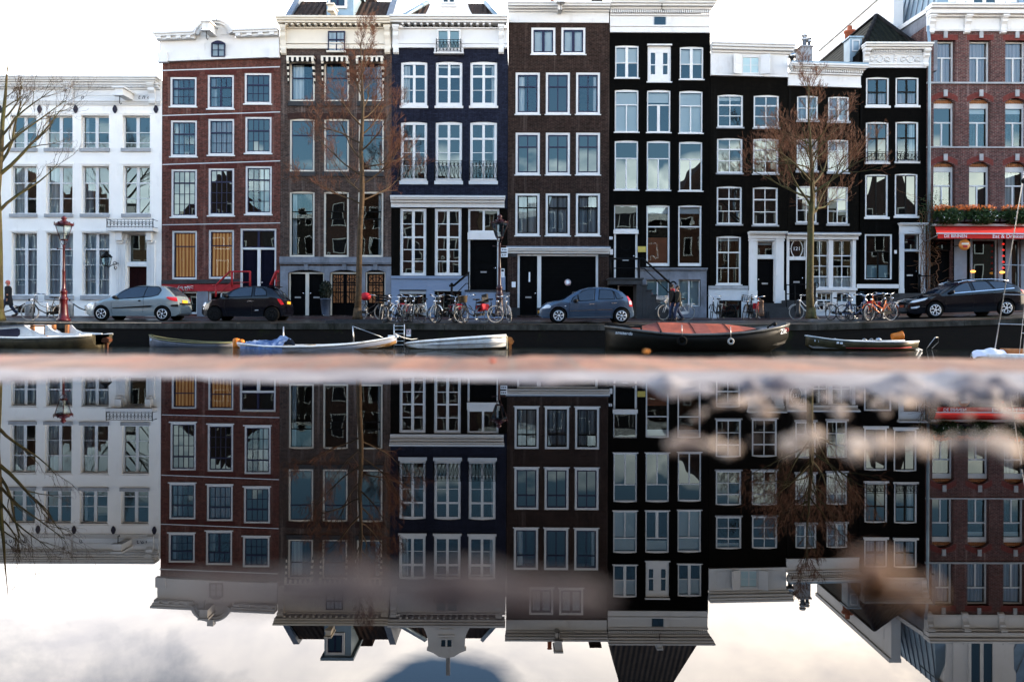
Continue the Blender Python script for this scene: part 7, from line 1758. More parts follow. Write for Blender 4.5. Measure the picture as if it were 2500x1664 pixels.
# ================================================================== CARS
M['carwin'] = mat('tinted_car_glass', (.012,.018,.03), .04, var=.1, spec=.9)
M['headlamp'] = mat('headlamp_lens', (.62,.66,.70), .12, var=.1, spec=.8); M['taillamp'] = mat('tail_lamp_red', (.50,.012,.02), .15, var=.15, spec=.8)
M['plate_y'] = mat('yellow_plate', (.80,.36,.03), .45, var=.05); M['rim'] = mat('alloy_rim', (.55,.56,.58), .28, .6, var=.1)
def lerp_tab(tab, x):
    if x <= tab[0][0]: return tab[0][1]
    for (x0, y0), (x1, y1) in zip(tab, tab[1:]):
        if x <= x1: return y0+(y1-y0)*(x-x0)/(x1-x0) if x1 > x0 else y1
    return tab[-1][1]
class Car:
    def __init__(s, label, px_wheels, py_wheels, Ywheel, top, W2, belt, wb, rw, paint, name='parked_car', zb=.20):
        s.top, s.W2, s.belt, s.wb, s.rw, s.zb = top, W2, belt, wb, rw, zb
        (pa, pb), (qa, qb) = px_wheels, py_wheels
        s.x0, s.x1 = top[0][0], top[-1][0]
        Xa = W(pa, qa, Ywheel)[0]; X, Y = Xa, Ywheel+W2-.09
        yaw = 0; za, zb_ = G(Xa, Ywheel), G(Xa+wb, Ywheel); pitch = -math.atan2(zb_-za, wb)
        s.r = empty(name, (X, Y, za), label, 'car', 'cars parked along the quay'); s.r.rotation_euler = (0, pitch, yaw)
        s.paint = paint; s.body()
    def hw(s, x, z):
        dF, dR = x-s.x0, s.x1-x; w = s.W2
        if dF < .85: w *= 1-.34*(1-dF/.85)**2.2
        if dR < .65: w *= 1-.20*(1-dR/.65)**2.2
        zb = lerp_tab(s.belt, x)
        if z < .55: w *= 1-.07*((.55-z)/.35)**2
        elif z < zb: w *= 1-.015*((z-.55)/max(.05,zb-.55))**2
        else: w = w*.985-(z-zb)*.40-(z-zb)**2*.12
        return max(w, .12)
    def zt(s, x): return lerp_tab(s.top, x)
    def side(s, x, z, off=0): return -(s.hw(x, z)+off)
    def topz(s, x, y):
        t = s.zt(x); w = s.hw(x, t-.05); u = min(1, abs(y)/w); return t-.05*u**3.5
    def body(s):
        xs = [s.x0, s.x0+.02, s.x0+.05]; n = 46
        xs += [s.x0+.08+(s.x1-s.x0-.16)*i/n for i in range(n+1)]+[s.x1-.05, s.x1-.02, s.x1]
        mb = MB(); prof = []
        for x in xs:
            t = s.zt(x); zs = t-.05; e = min(x-s.x0, s.x1-x); bz = s.zb+(.10 if e < .03 else (.05 if e < .1 else 0)); half = []
            m_ = 9
            for i in range(m_+1):
                z = bz+(zs-bz)*i/m_; half.append((s.hw(x, z), z))
            w = half[-1][0]
            for u in (.9,.72,.45,.15): half.append((w*u, s.topz(x, w*u)))
            prof.append([(x,-w_,z) for w_, z in half]+[(x,w_,z) for w_, z in half[::-1]])
        k = len(prof[0])
        for p in prof: mb.v += p
        for i in range(len(prof)-1):
            for j in range(k): mb.f.append((i*k+j, (i+1)*k+j, (i+1)*k+(j+1)%k, i*k+(j+1)%k)); mb.m.append(0); mb.sm.append(True)
        mb.f.append(tuple(range(k))); mb.m.append(0); mb.sm.append(False)
        mb.f.append(tuple((len(prof)-1)*k+j for j in range(k-1,-1,-1))); mb.m.append(0); mb.sm.append(False)
        o = mb.build('body', [s.paint, M['plasticblack']], None, world=False)
        bm = bmesh.new(); bm.from_mesh(o.data); bmesh.ops.recalc_face_normals(bm, faces=bm.faces); bm.to_mesh(o.data); bm.free()
        c = MB()
        for x in (0, s.wb):
            n_ = 28; a = s.rw*1.16
            v = [(x+a*math.cos(2*math.pi*i/n_), yy, s.rw+.01+a*math.sin(2*math.pi*i/n_)) for yy in (-1.4, -.52) for i in range(n_)]
            for sy in (1, -1):
                vv = [(p[0], p[1]*sy, p[2]) for p in v]; ff = [(i, (i+1)%n_, (i+1)%n_+n_, i+n_) for i in range(n_)]+[tuple(range(n_-1,-1,-1)), tuple(n_+i for i in range(n_))]
                c.add(vv, ff)
        co = c.build('cutter', M['plasticblack'], None, world=False)
        bm = bmesh.new(); bm.from_mesh(co.data); bmesh.ops.recalc_face_normals(bm, faces=bm.faces); bm.to_mesh(co.data); bm.free()
        md = o.modifiers.new('arch', 'BOOLEAN'); md.object = co; md.operation = 'DIFFERENCE'; md.solver = 'EXACT'; md.material_mode = 'TRANSFER'
        dg = bpy.context.evaluated_depsgraph_get(); dg.update(); me = bpy.data.meshes.new_from_object(o.evaluated_get(dg))
        o.modifiers.clear(); o.data = me; bpy.data.objects.remove(co); o.parent = s.r; s.b = o
        for p in me.polygons: p.use_smooth = len(p.vertices) <= 4
        bv = o.modifiers.new('split', 'EDGE_SPLIT'); bv.split_angle = R(40)
    def patch(s, name, poly, m, off=.006, **kw):
        if name == 'side_window':
            cx = sum(p[0] for p in poly)/len(poly); cz = sum(p[1] for p in poly)/len(poly)
            s._patch('window_frame', [(p[0]+.035*(1 if p[0] > cx else -1), p[1]+.028*(1 if p[1] > cz else -1)) for p in poly], M['plasticblack'], off-.003)
        return s._patch(name, poly, m, off, **kw)
    def _patch(s, name, poly, m, off=.006, parent=None, nx=14, nz=4, both=True):
        xs_ = [p[0] for p in poly]; xa, xb = min(xs_), max(xs_); mb = MB()
        for sy in ((1,-1) if both else (1,)):
            v = []
            for i in range(nx+1):
                x = min(max(xa+(xb-xa)*i/nx, xa+1e-4), xb-1e-4); zs = []
                for (p, q) in zip(poly, poly[1:]+poly[:1]):
                    if (p[0]-x)*(q[0]-x) <= 0 and p[0] != q[0]: zs.append(p[1]+(q[1]-p[1])*(x-p[0])/(q[0]-p[0]))
                z0, z1 = min(zs), max(zs)
                for j in range(nz+1):
                    z = z0+(z1-z0)*j/nz; v.append((x, s.side(x, z, off)*sy, z))
            f = [(i*(nz+1)+j, (i+1)*(nz+1)+j, (i+1)*(nz+1)+j+1, i*(nz+1)+j+1) for i in range(nx) for j in range(nz)]
            mb.add(v, f if sy == 1 else [q[::-1] for q in f], 0, True)
        return mb.build(name, m, parent or s.r, world=False)
    def toppatch(s, name, xa, xb, u0, u1, m, off=.007, parent=None):
        mb = MB(); v = []; nx, ny = 10, 12
        for i in range(nx+1):
            x = xa+(xb-xa)*i/nx; w = s.hw(x, s.zt(x)-.05)
            uu = u0+(u1-u0)*i/nx
            for j in range(ny+1):
                y = -w*uu+2*w*uu*j/ny; v.append((x, y, s.topz(x, y)+off))
        mb.add(v, [(i*(ny+1)+j, (i+1)*(ny+1)+j, (i+1)*(ny+1)+j+1, i*(ny+1)+j+1) for i in range(nx) for j in range(ny)], 0, True)
        return mb.build(name, m, parent or s.r, world=False)
    def line(s, pts, r=.005, name='door_seam', m='plasticblack'):
        mb = MB()
        for sy in (1, -1):
            q = []
            for (a, b_) in zip(pts, pts[1:]):
                for i in range(6): t_ = i/6; x, z = a[0]+(b_[0]-a[0])*t_, a[1]+(b_[1]-a[1])*t_; q.append((x, s.side(x, z, .001)*sy, z))
            q.append((pts[-1][0], s.side(*pts[-1], .001)*sy, pts[-1][1])); mb.tube(q, r, 4)
        return mb.build(name, M[m], s.r, world=False)
    def wheels(s, style, dark=False):
        yo = s.W2-.09
        for x in (0, s.wb):
            for sy in (-1, 1):
                rw = s.rw; T = MB().lathe([(rw*.62,-.09),(rw*.9,-.095),(rw*.985,-.08),(rw,-.05),(rw,.05),(rw*.985,.08),(rw*.9,.095),(rw*.62,.09)], n=28).xf(Matrix.Rotation(R(90),4,'X'))
                w = T.build('wheel', M['rubber'], s.r, world=False); w.location = (x, sy*yo, rw)
                r_ = MB(); ri = rw*.64; y = -.085 if sy < 0 else .085; yb = -.05 if sy < 0 else .05
                r_.ring((0,y,0), ri, .018, 'y', 26, 6)
                if style == 'star':
                    for i in range(5):
                        a = 2*math.pi*i/5+.3
                        for d in (-.28, .28): r_.tube([(.05*math.cos(a),y,.05*math.sin(a)),(ri*math.cos(a+d),y,ri*math.sin(a+d))], .022, 5)
                elif style == 'fan':
                    for i in range(7):
                        a = 2*math.pi*i/7
                        for d in (-.09, .16): r_.tube([(.07*math.cos(a),y,.07*math.sin(a)),(ri*math.cos(a+d+.1),y,ri*math.sin(a+d+.1))], .017, 5)
                elif style == 'cover':
                    r_.lathe([(0,-.0),(ri*.55,-.012),(ri,.0),(0,.004)], n=24).xf(Matrix.Translation((0,y,0)) @ Matrix.Rotation(R(90),4,'X'), start=len(r_.v)-24*4)
                    for i in range(6):
                        a = 2*math.pi*i/6+.2; r_.tube([(ri*.45*math.cos(a),y+(-.016 if sy < 0 else .016),ri*.45*math.sin(a)),(ri*.95*math.cos(a+.25),y+(-.008 if sy < 0 else .008),ri*.95*math.sin(a+.25))], .020, 5)
                elif style == 'honey':
                    for i in range(5):
                        a = 2*math.pi*i/5+.1; p = lambda rad, q: (rad*math.cos(q), y, rad*math.sin(q))
                        r_.tube([p(.05,a),p(ri*.5,a)], .022, 5); r_.tube([p(ri*.5,a),p(ri,a+.36)], .020, 5); r_.tube([p(ri*.5,a),p(ri,a-.36)], .020, 5)
                r_.blob((0,y,0), (.055,.02,.055), 10, 5)
                r_.build('rim', M['plasticblack'] if dark else M['rim'], w, world=False)
                MB().lathe([(0,-.004),(ri,-.004),(ri,.004),(0,.004)], n=24).xf(Matrix.Translation((0,yb,0)) @ Matrix.Rotation(R(90),4,'X')).build('brake_disc', M['plasticblack'], w, world=False)
    def mirror(s, x, z, m):
        for sy in (-1, 1):
            y = s.side(x, z)*-sy if False else sy*(s.hw(x, z)+.10)
            MB().blob((x, y, z), (.10,.10,.075), 10, 6).tube([(x,sy*(s.hw(x,z)-.03),z-.05),(x,y,z-.02)], .025, 5).build('wing_mirror', m, s.r, world=False)
    def rearplate(s, z, x=None, txt=True):
        x = s.x1+.004 if x is None else x; o = MB().box(x, x+.018, -.26, .26, z-.055, z+.055).build('number_plate', M['plate_y'], s.r, world=False)
        return o
def paint(n, c, met=.4, rough=.32): return mat(n, c, .22, met, var=.06, coat=.5, spec=.4)
# silver three-door hatchback
q = lambda zx, zy: ((zx-415)/493, (965-zy)/493)
c = Car('silver three-door hatchback parked in front of the white house', (249.3, 392.5), (769, 769), 32.9,
    [(-.74,.40),(-.70,.56),(-.55,.68),(-.375,.74),(-.03,.86),(.33,.96),(.58,1.126),(.88,1.31),(1.085,1.38),(1.39,1.44),(1.8,1.46),(2.2,1.44),(2.48,1.40),(2.73,1.20),(2.93,.98),(3.01,.84),(3.07,.62),(3.08,.42)], .80,
    [(-.7,.60),(.3,.88),(.6,.90),(2.3,.98),(3.0,.92)], 2.442, .29, paint('silver_car_paint', (.25,.30,.32)))
c.patch('side_window', [q(680,512),q(800,400),q(950,318),q(1100,288),q(1285,285),q(1240,492),q(800,522)], M['carwin'], .008)
c.patch('side_window', [q(1300,288),q(1500,292),q(1560,332),q(1572,372),q(1530,440),q(1440,474),q(1255,490)], M['carwin'], .008)
c.toppatch('windscreen', .36, 1.02, .86, .84, M['carwin']); c.toppatch('rear_window', 2.50, 2.90, .80, .84, M['carwin'])
c.patch('headlamp', [q(70,690),q(110,630),q(190,600),q(240,610),q(200,680),q(120,715)], M['headlamp'], .008)
c.patch('tail_lamp', [q(1692,500),q(1720,485),q(1880,490),q(1900,530),q(1905,570),q(1860,572),q(1760,545)], M['taillamp'], .010)
c.patch('side_moulding', [q(640,705),q(1430,655),q(1440,672),q(1420,690),q(640,722)], M['plasticblack'], .016)
c.patch('bumper_strip', [q(1775,660),q(1800,640),q(1915,632),q(1918,684),q(1800,680)], M['plasticblack'], .014)
c.line([q(615,600),q(618,790),q(640,830)]); c.line([q(1245,495),q(1250,650),q(1235,800)]); 
MB().blob((q(1168,565)[0], c.side(*q(1168,565))+.005, q(1168,565)[1]), (.065,.03,.035), 10, 6).build('door_handle', M['plasticblack'], c.r, world=False)
c.mirror(.58, .94, M['plasticblack']); c.wheels('cover'); c.rearplate(.79, 3.035)
MB().box(3.03,3.075,-.55,.55,.66,.73).build('rear_bumper_strip', M['plasticblack'], c.r, world=False)
# rounded black city car
q = lambda zx, zy: ((zx-960)/426, (1020-zy)/426)
c = Car('small rounded black three-door car with sloping hatch beside the red stoop', (524.5, 661.7), (769, 769), 32.9,
    [(-.60,.40),(-.58,.60),(-.48,.76),(-.36,.84),(.0,.90),(.22,.98),(.45,1.14),(.7,1.30),(.95,1.40),(1.25,1.44),(1.6,1.45),(2.0,1.42),(2.25,1.37),(2.45,1.20),(2.60,1.02),(2.72,.86),(2.80,.62),(2.80,.42)], .79,
    [(-.6,.66),(.2,.94),(.6,.99),(2.2,1.03),(2.7,.95)], 2.30, .29, mat('black_car_paint', (.003,.0032,.006), .10, .0, var=.06, spec=.45))
c.patch('side_window', [q(1200,590),q(1270,500),q(1400,445),q(1590,432),q(1590,585),q(1260,602)], M['carwin'], .008)
c.patch('side_window', [q(1650,440),q(1760,452),q(1830,505),q(1845,570),q(1650,578)], M['carwin'], .008)
c.toppatch('windscreen', .25, .88, .86, .84, M['carwin']); c.toppatch('rear_window', 2.28, 2.54, .80, .84, M['carwin'])
c.patch('headlamp', [q(735,760),q(760,705),q(800,690),q(810,710),q(770,770)], M['headlamp'], .008)
c.patch('fog_lamp', [q(735,805),q(755,780),q(770,790),q(755,820)], M['headlamp'], .008)
c.patch('tail_lamp', [q(2030,632),q(2085,640),q(2120,690),q(2140,728),q(2090,735),q(2060,690)], M['taillamp'], .010)
c.line([q(1140,640),q(1130,760),q(1180,940)]); c.line([q(1600,590),q(1610,720),q(1590,930)])
c.patch('door_handle', [q(1525,672),q(1635,668),q(1635,680),q(1525,684)], M['chrome'], .02); c.patch('sill_badge', [q(1655,826),q(1718,824),q(1718,832),q(1655,834)], M['sign'], .006)
c.mirror(.48, 1.02, M['plasticblack']); c.wheels('star', True); c.rearplate(.76, 2.77)
MB().box(2.05,2.40,-.5,.5,1.415,1.435).build('roof_spoiler', M['plasticblack'], c.r, world=False)
# blue-grey five-door hatchback
q = lambda zx, zy: ((zx-555)/545, (925-zy)/545)
c = Car('blue grey five-door hatchback with alloy wheels in front of the garage door', (1363.6, 1517), (769, 769), 32.15,
    [(-.76,.40),(-.74,.56),(-.64,.70),(-.45,.82),(-.15,.90),(.15,.94),(.40,1.10),(.65,1.26),(.9,1.36),(1.2,1.43),(1.55,1.46),(1.9,1.44),(2.25,1.38),(2.5,1.27),(2.70,1.08),(2.85,.88),(2.93,.66),(2.97,.45)], .81,
    [(-.7,.60),(.1,.88),(.5,.87),(2.4,1.0),(2.8,.9)], 2.46, .30, paint('blue_grey_car_paint', (.05,.08,.125)))
c.patch('side_window', [q(830,455),q(870,390),q(955,315),q(960,440)], M['carwin'], .009)
c.patch('side_window', [q(972,310),q(1080,235),q(1200,200),q(1335,195),q(1320,425),q(1000,440)], M['carwin'], .009)
c.patch('side_window', [q(1425,205),q(1560,200),q(1710,225),q(1745,400),q(1415,405)], M['carwin'], .009); c.patch('side_window', [q(1745,235),q(1830,270),q(1925,360),q(1900,380),q(1800,395)], M['carwin'], .009)
c.toppatch('windscreen', .18, .80, .86, .84, M['carwin']); c.toppatch('rear_window', 2.50, 2.74, .80, .82, M['carwin'])
c.patch('headlamp', [q(205,605),q(270,540),q(350,530),q(395,560),q(380,600),q(240,612)], M['headlamp'], .010)
c.patch('tail_lamp', [q(2010,330),q(2040,345),q(2120,450),q(2140,560),q(2060,560),q(2050,440)], M['taillamp'], .012); c.patch('tail_lamp_lens', [q(2060,440),q(2110,445),q(2125,520),q(2065,520)], M['headlamp'], .016)
c.patch('side_moulding', [q(805,655),q(1335,632),q(1335,643),q(805,667)], M['chrome'], .014); c.patch('side_moulding', [q(1380,630),q(1700,620),q(1700,632),q(1380,642)], M['chrome'], .014); c.patch('sill_trim', [q(795,797),q(1670,772),q(1670,782),q(795,808)], M['chrome'], .012)
c.line([q(790,430),q(785,600),q(800,790)]); c.line([q(1352,430),q(1358,600),q(1350,770)]); c.line([q(1838,410),q(1840,520),q(1720,620),q(1680,770)])
c.patch('door_handle', [q(1210,502),q(1325,500),q(1325,516),q(1210,520)], M['chrome'], .024); c.patch('door_handle', [q(1680,482),q(1800,480),q(1800,496),q(1680,500)], M['chrome'], .024)
c.patch('side_repeater', [q(680,560),q(690,548),q(712,552),q(718,562)], M['sign'], .008)
c.mirror(.66, .88, M['plasticblack']); c.wheels('fan'); c.rearplate(.62, 2.95); MB().box(-.785,-.755,-.26,.26,.40,.50).build('number_plate', M['plate_y'], c.r, world=False)
# black estate car
q = lambda zx, zy: ((zx-845)/407*1.0, (822-(zy+ (zx-845)*.0345))/407)
c = Car('black estate car with silver roof rails parked at the far right near the red awning', (2282, 2449), (758, 753), 32.9,
    [(-.95,.42),(-.94,.60),(-.85,.70),(-.6,.80),(-.2,.90),(.25,.98),(.55,1.14),(.9,1.32),(1.2,1.42),(1.6,1.47),(2.1,1.48),(2.6,1.46),(3.0,1.40),(3.3,1.28),(3.55,1.10),(3.70,.92),(3.80,.70),(3.82,.45)], .92,
    [(-.9,.66),(.2,.92),(.6,.95),(3.0,1.08),(3.6,1.0)], 2.85, .33, mat('black_estate_paint', (.0026,.003,.0055), .10, .0, var=.06, spec=.45))
c.patch('side_window', [(.62,1.00),(.95,1.24),(1.25,1.36),(1.45,1.40),(1.48,1.03)], M['carwin'], .009); c.patch('side_window', [(1.58,1.41),(2.15,1.41),(2.36,1.10),(1.62,1.04)], M['carwin'], .009); c.patch('side_window', [(2.26,1.41),(2.7,1.39),(3.0,1.32),(3.15,1.22),(3.2,1.16),(2.45,1.10)], M['carwin'], .009)
c.patch('window_trim', [(.60,.965),(3.2,1.10),(3.2,1.13),(.60,.99)], M['chrome'], .012)
c.toppatch('windscreen', .30, 1.10, .86, .84, M['carwin']); c.toppatch('rear_window', 3.05, 3.5, .8, .82, M['carwin'])
c.patch('headlamp', [(-.90,.66),(-.80,.735),(-.35,.83),(-.28,.82),(-.40,.74),(-.75,.655)], M['headlamp'], .010); c.patch('fog_lamp', [(-.88,.47),(-.60,.52),(-.58,.48),(-.68,.42),(-.85,.42)], M['headlamp'], .010)
c.patch('tail_lamp', [(3.42,1.06),(3.60,1.02),(3.78,.86),(3.74,.80),(3.62,.86)], M['taillamp'], .012)
c.line([(.42,.95),(.40,.6),(.48,.35)]); c.line([(1.53,1.03),(1.55,.6),(1.5,.3)]); c.line([(2.42,1.08),(2.42,.75),(2.35,.5)])
c.patch('door_handle', [(1.28,.87),(1.46,.88),(1.46,.905),(1.28,.895)], M['plasticblack'], .022); c.patch('door_handle', [(2.12,.92),(2.32,.93),(2.32,.955),(2.12,.945)], M['plasticblack'], .022)
mb = MB()
for sy in (-1, 1):
    mb.tube([(x, sy*(c.hw(x,c.zt(x)-.05)-.05), c.zt(x)+.035) for x in (1.05,1.3,1.6,2.0,2.4,2.8,3.05)], .022, 6)
mb.split('roof_rail', M['chrome'], c.r, world=False)
mb = MB()
for x in (1.25,1.75,2.45): mb.tube([(x,-.62,c.zt(x)+.07),(x,.62,c.zt(x)+.07)], .025, 6)
mb.split('roof_bar', M['plasticblack'], c.r, world=False)
c.mirror(.66, 1.03, M['plasticblack']); c.wheels('honey'); MB().box(-.985,-.95,-.26,.26,.47,.57).build('number_plate', mat('dull_orange_plate', (.30,.07,.03), .5), c.r, world=False); c.rearplate(.8, 3.78)
MB().box(-.975,-.945,-.40,.40,.62,.70).build('grille', M['plasticblack'], c.r, world=False); MB().box(-.98,-.946,-.42,.42,.702,.722).build('grille_trim', M['chrome'], c.r, world=False)

# ================================================================== PEOPLE
M['skin'] = mat('skin', (.42,.22,.15), .55, var=.1); M['coat'] = mat('black_wool_coat', (.012,.012,.014), .85, var=.2); M['jeans'] = mat('blue_jeans', (.025,.035,.07), .8, var=.3); M['hair_d'] = mat('dark_hair', (.018,.012,.009), .6); M['hair_p'] = mat('ginger_pink_hair', (.55,.14,.10), .7, var=.3, scale=20); M['jacket'] = mat('dark_brown_jacket', (.012,.009,.007), .8, var=.35, scale=5); M['boot'] = mat('dark_boot', (.02,.012,.01), .5); M['jacket2'] = mat('dark_olive_jacket', (.014,.013,.009), .8, var=.35, scale=5)
def skinned(verts, edges, name, m, parent):
    me = bpy.data.meshes.new(name); me.from_pydata([v[:3] for v in verts], edges, []); o = bpy.data.objects.new(name, me); COL.objects.link(o)
    md = o.modifiers.new('s', 'SKIN'); sv = me.skin_vertices[0].data
    for i, v in enumerate(verts): sv[i].radius = v[3] if isinstance(v[3], tuple) else (v[3], v[3]); sv[i].use_root = i == 0
    md.use_smooth_shade = True; sb = o.modifiers.new('d', 'SUBSURF'); sb.levels = sb.render_levels = 2
    dg = bpy.context.evaluated_depsgraph_get(); dg.update(); nm = bpy.data.meshes.new_from_object(o.evaluated_get(dg)); o.modifiers.clear(); o.data = nm; nm.materials.clear(); nm.materials.append(m)
    for p in nm.polygons: p.use_smooth = True
    o.parent = parent; return o
def hand(pts, root, d, s):
    """four fingers and a thumb rooted inside the palm"""
    for j in range(4): pts.append((root, [(d[0]*.05+.012*(j-1.5), d[1]*.05+.02*(j-1.5)*0+.012*(j-1.5), d[2]*.05), (d[0]*.09+.010*(j-1.5)-.008, d[1]*.09+.012*(j-1.5), d[2]*(.085+(.008 if j in (1,2) else 0)))]))
    pts.append((root, [(-.025,.03*s,d[2]*.02), (-.035,.035*s,d[2]*.055)]))
def person(X, Y, Z, H_, label, yaw, stride, hairm, coatm, legm, coat_len, head_turn=0, hat=None, arms=(0.3,-.3), skirt=.19, hood=None):
    r = empty('person', (X, Y, Z), label, 'person'); r.rotation_euler = (0,0,R(yaw)); s = H_/1.75
    # facing -x
    hip = .92; v = [(0,0,hip,(.15,.12)),(0,0,1.12,(.13,.11)),(-.01,0,1.32,(.155,.12)),(-.015,0,1.45,(.10,.09)),(-.02,0,1.53,(.055,.055)),(-.035,0,1.60,(.075,.07)),(-.035,0,1.68,(.085,.078)),(-.03,0,1.74,(.05,.05))]
    e = [(0,1),(1,2),(2,3),(3,4),(4,5),(5,6),(6,7)]
    for sy, st_ in ((-1, stride), (1, -stride)):
        b = len(v); kx = -st_*.5-.05; fx = -st_; bend = .10 if st_ < 0 else .0
        v += [(0,sy*.09,hip-.05,.10),(kx,sy*.095,.50,.065),(fx+(.10 if st_ < 0 else 0),sy*.095,.10+bend*.6,.045),(fx+.03,sy*.095,.035+bend*.35,.045),(fx-.14,sy*.10,.03,.036)]
        e += [(0,b),(b,b+1),(b+1,b+2),(b+2,b+3),(b+3,b+4)]
    for sy, sw in ((-1, arms[0]), (1, arms[1])):
        b = len(v); v += [(-.01,sy*.17,1.40,.058),(sw*.25,sy*.225,1.13,.046),(sw*.45-.06,sy*.21,.90,.034),(sw*.48-.075,sy*.205,.83,(.03,.018))]; e += [(2,b),(b,b+1),(b+1,b+2),(b+2,b+3)]
        fp = []; hand(fp, b+3, (0,0,-1), -sy)
        for rt, chain_ in fp:
            pr_ = rt
            for d in chain_: i = len(v); p0 = v[rt]; v.append((p0[0]+d[0], p0[1]+d[1], p0[2]+d[2], .0085)); e.append((pr_, i)); pr_ = i
    v = [(p[0]*s,p[1]*s,p[2]*s,tuple(q*s for q in p[3]) if isinstance(p[3], tuple) else p[3]*s) for p in v]
    body = skinned(v, e, 'body', M['skin'], r)
    # face: nose, eyes, mouth, ears
    hd = MB(); hx, hz = -.035, 1.645
    hd.blob((hx-.095,0,hz-.01), (.018,.014,.024), 8, 5); 
    for sy in (-1, 1): hd.blob((hx-.005,sy*.083,hz), (.02,.012,.03), 8, 5)
    hd.xf(Matrix.Scale(s,4)); hd.build('nose_and_ears', M['skin'], body, world=False)
    ey = MB()
    for sy in (-1, 1): ey.blob((hx-.080,sy*.03,hz+.012), (.010,.012,.008), 8, 5)
    ey.box(hx-.088,hx-.075,-.022,.022,hz-.055,hz-.048); ey.xf(Matrix.Scale(s,4)); ey.build('eyes_and_mouth', M['hair_d'], body, world=False)
    hr = MB(); hr.blob((hx+.014,0,hz+.045), (.105,.092,.092), 14, 9, jit=.03); hr.blob((hx+.05,0,hz-.02), (.065,.085,.09), 12, 8, jit=.03); hr.xf(Matrix.Scale(s,4)); hr.build('hair' if not hat else 'hat', hairm, r, world=False)
    if hat: hb = MB().lathe([(.12,hz+.10),(.115,hz+.14),(.06,hz+.17),(.02,hz+.18)], (hx,0,0), 14).xf(Matrix.Scale(s,4)); hb.build('hat_top', hairm, r, world=False)
    if hood: MB().blob((hx+.06,0,hz-.12), (.11,.13,.08), 12, 7, jit=.04).xf(Matrix.Scale(s,4)).build('hood', hood, r, world=False)
    # coat: loft of ellipses
    z0 = coat_len; rings = [(1.50,.075,.075,-.01),(1.45,.125,.19,-.012),(1.36,.150,.225,-.005),(1.20,.150,.205,0),(1.02,.150,.195,0),(.88,.165,.20,.005),(max(z0,.55)+.01 if z0 < .7 else z0+.01,.165+skirt*.2,.20,.02),(z0,.16+skirt*.25,.20,.025)]
    cm = MB(); n = 16; vv = []
    for (z, a, b_, ox) in rings:
        for j in range(n): q_ = 2*math.pi*j/n; f = 1+.02*math.sin(q_*5+z*9); vv.append((ox+a*math.cos(q_)*f, b_*math.sin(q_)*f, z))
    cm.add(vv, [(i*n+j, (i+1)*n+j, (i+1)*n+(j+1)%n, i*n+(j+1)%n) for i in range(len(rings)-1) for j in range(n)], 0, True)
    cm.xf(Matrix.Scale(s,4)); co = cm.build('coat', coatm, r, world=False)
    for sy, sw in ((-1, arms[0]), (1, arms[1])):
        MB().tube([Vector(p)*s for p in ((-.005,sy*.15,1.43),(-.01,sy*.195,1.38),(sw*.14,sy*.225,1.22),(sw*.25,sy*.24,1.12),(sw*.36-.03,sy*.23,1.0),(sw*.45-.06,sy*.215,.89))], [q_*s for q_ in (.06,.078,.07,.062,.056,.05)], 10).build('sleeve', coatm, co, world=False)
    tr = MB()
    for sy, st_ in ((-1, stride), (1, -stride)):
        kx = -st_*.5-.05; fx = -st_; bend = .10 if st_ < 0 else 0
        tr.tube([Vector(p)*s for p in ((0,sy*.09,.92),(kx*.5,sy*.092,.70),(kx,sy*.095,.50),((kx+fx+(.1 if st_ < 0 else 0))/2,sy*.095,.30),(fx+(.10 if st_ < 0 else 0),sy*.095,.10+bend*.6))], [q_*s for q_ in (.118,.10,.082,.070,.062)], 10)
    tr.build('trousers', legm, r, world=False)
    for sy, st_ in ((-1, stride), (1, -stride)):
        fx = -st_; bend = .10 if st_ < 0 else 0
        MB().tube([Vector(p)*s for p in ((fx+.06+(.05 if st_ < 0 else 0),sy*.095,.10+bend*.6),(fx+.03,sy*.095,.045+bend*.35),(fx-.08,sy*.10,.042+bend*.1),(fx-.17,sy*.10,.036))], [q_*s for q_ in (.055,.060,.052,.035)], 10).build('boot', M['boot'], r, world=False)
    return r
X, Z = W(20, 773, 36.8); person(X, 36.8, G(X,36.8)+.03, 1.60, 'person with ginger hair in a long black coat walking beside the mossy tree', 8, .28, M['hair_p'], M['coat'], M['jeans'], .55, arms=(.2,-.35))
X, Z = W(1641, 774, 35.4); person(X, 35.4, G(X,35.4), 1.52, 'person in dark hat and brown jacket with red scarf, nearest the stoop, walking', 12, .16, M['hair_d'], M['jacket'], M['jeans'], .78, hat=True, arms=(-.25,.1), hood=M['redpaint'])
X, Z = W(1655, 774, 35.2); person(X, 35.2, G(X,35.2), 1.49, 'person in olive jacket with curly dark hair walking beside one in a hat', 6, .20, M['hair_d'], M['jacket2'], M['jeans'], .74, arms=(-.3,.25))

# ================================================================== SKY, SUN, CAMERA
wd = bpy.data.worlds.new('World'); SC.world = wd; wd.use_nodes = True; t = NT(wd); bg = t.n['Background']
SUN_AZ, SUN_EL = R(5.0), R(17.0)          # from +X turned a little towards +Y
sk = t.new('ShaderNodeTexSky', sky_type='NISHITA'); sk.sun_disc = False; sk.sun_elevation = SUN_EL; sk.sun_rotation = R(90)-SUN_AZ; sk.air_density = 1.0; sk.dust_density = 1.5; sk.ozone_density = 1.5
tc = t.new('ShaderNodeTexCoord'); d = tc.outputs['Generated']
mp = t.new('ShaderNodeMapping'); mp.inputs['Scale'].default_value = (1,1,1.9); t.link(d, mp.inputs[0])
f = t.noise(mp.outputs[0], 2.3, 7, .58, .4)
sp = t.new('ShaderNodeSeparateXYZ'); t.link(d, sp.inputs[0])
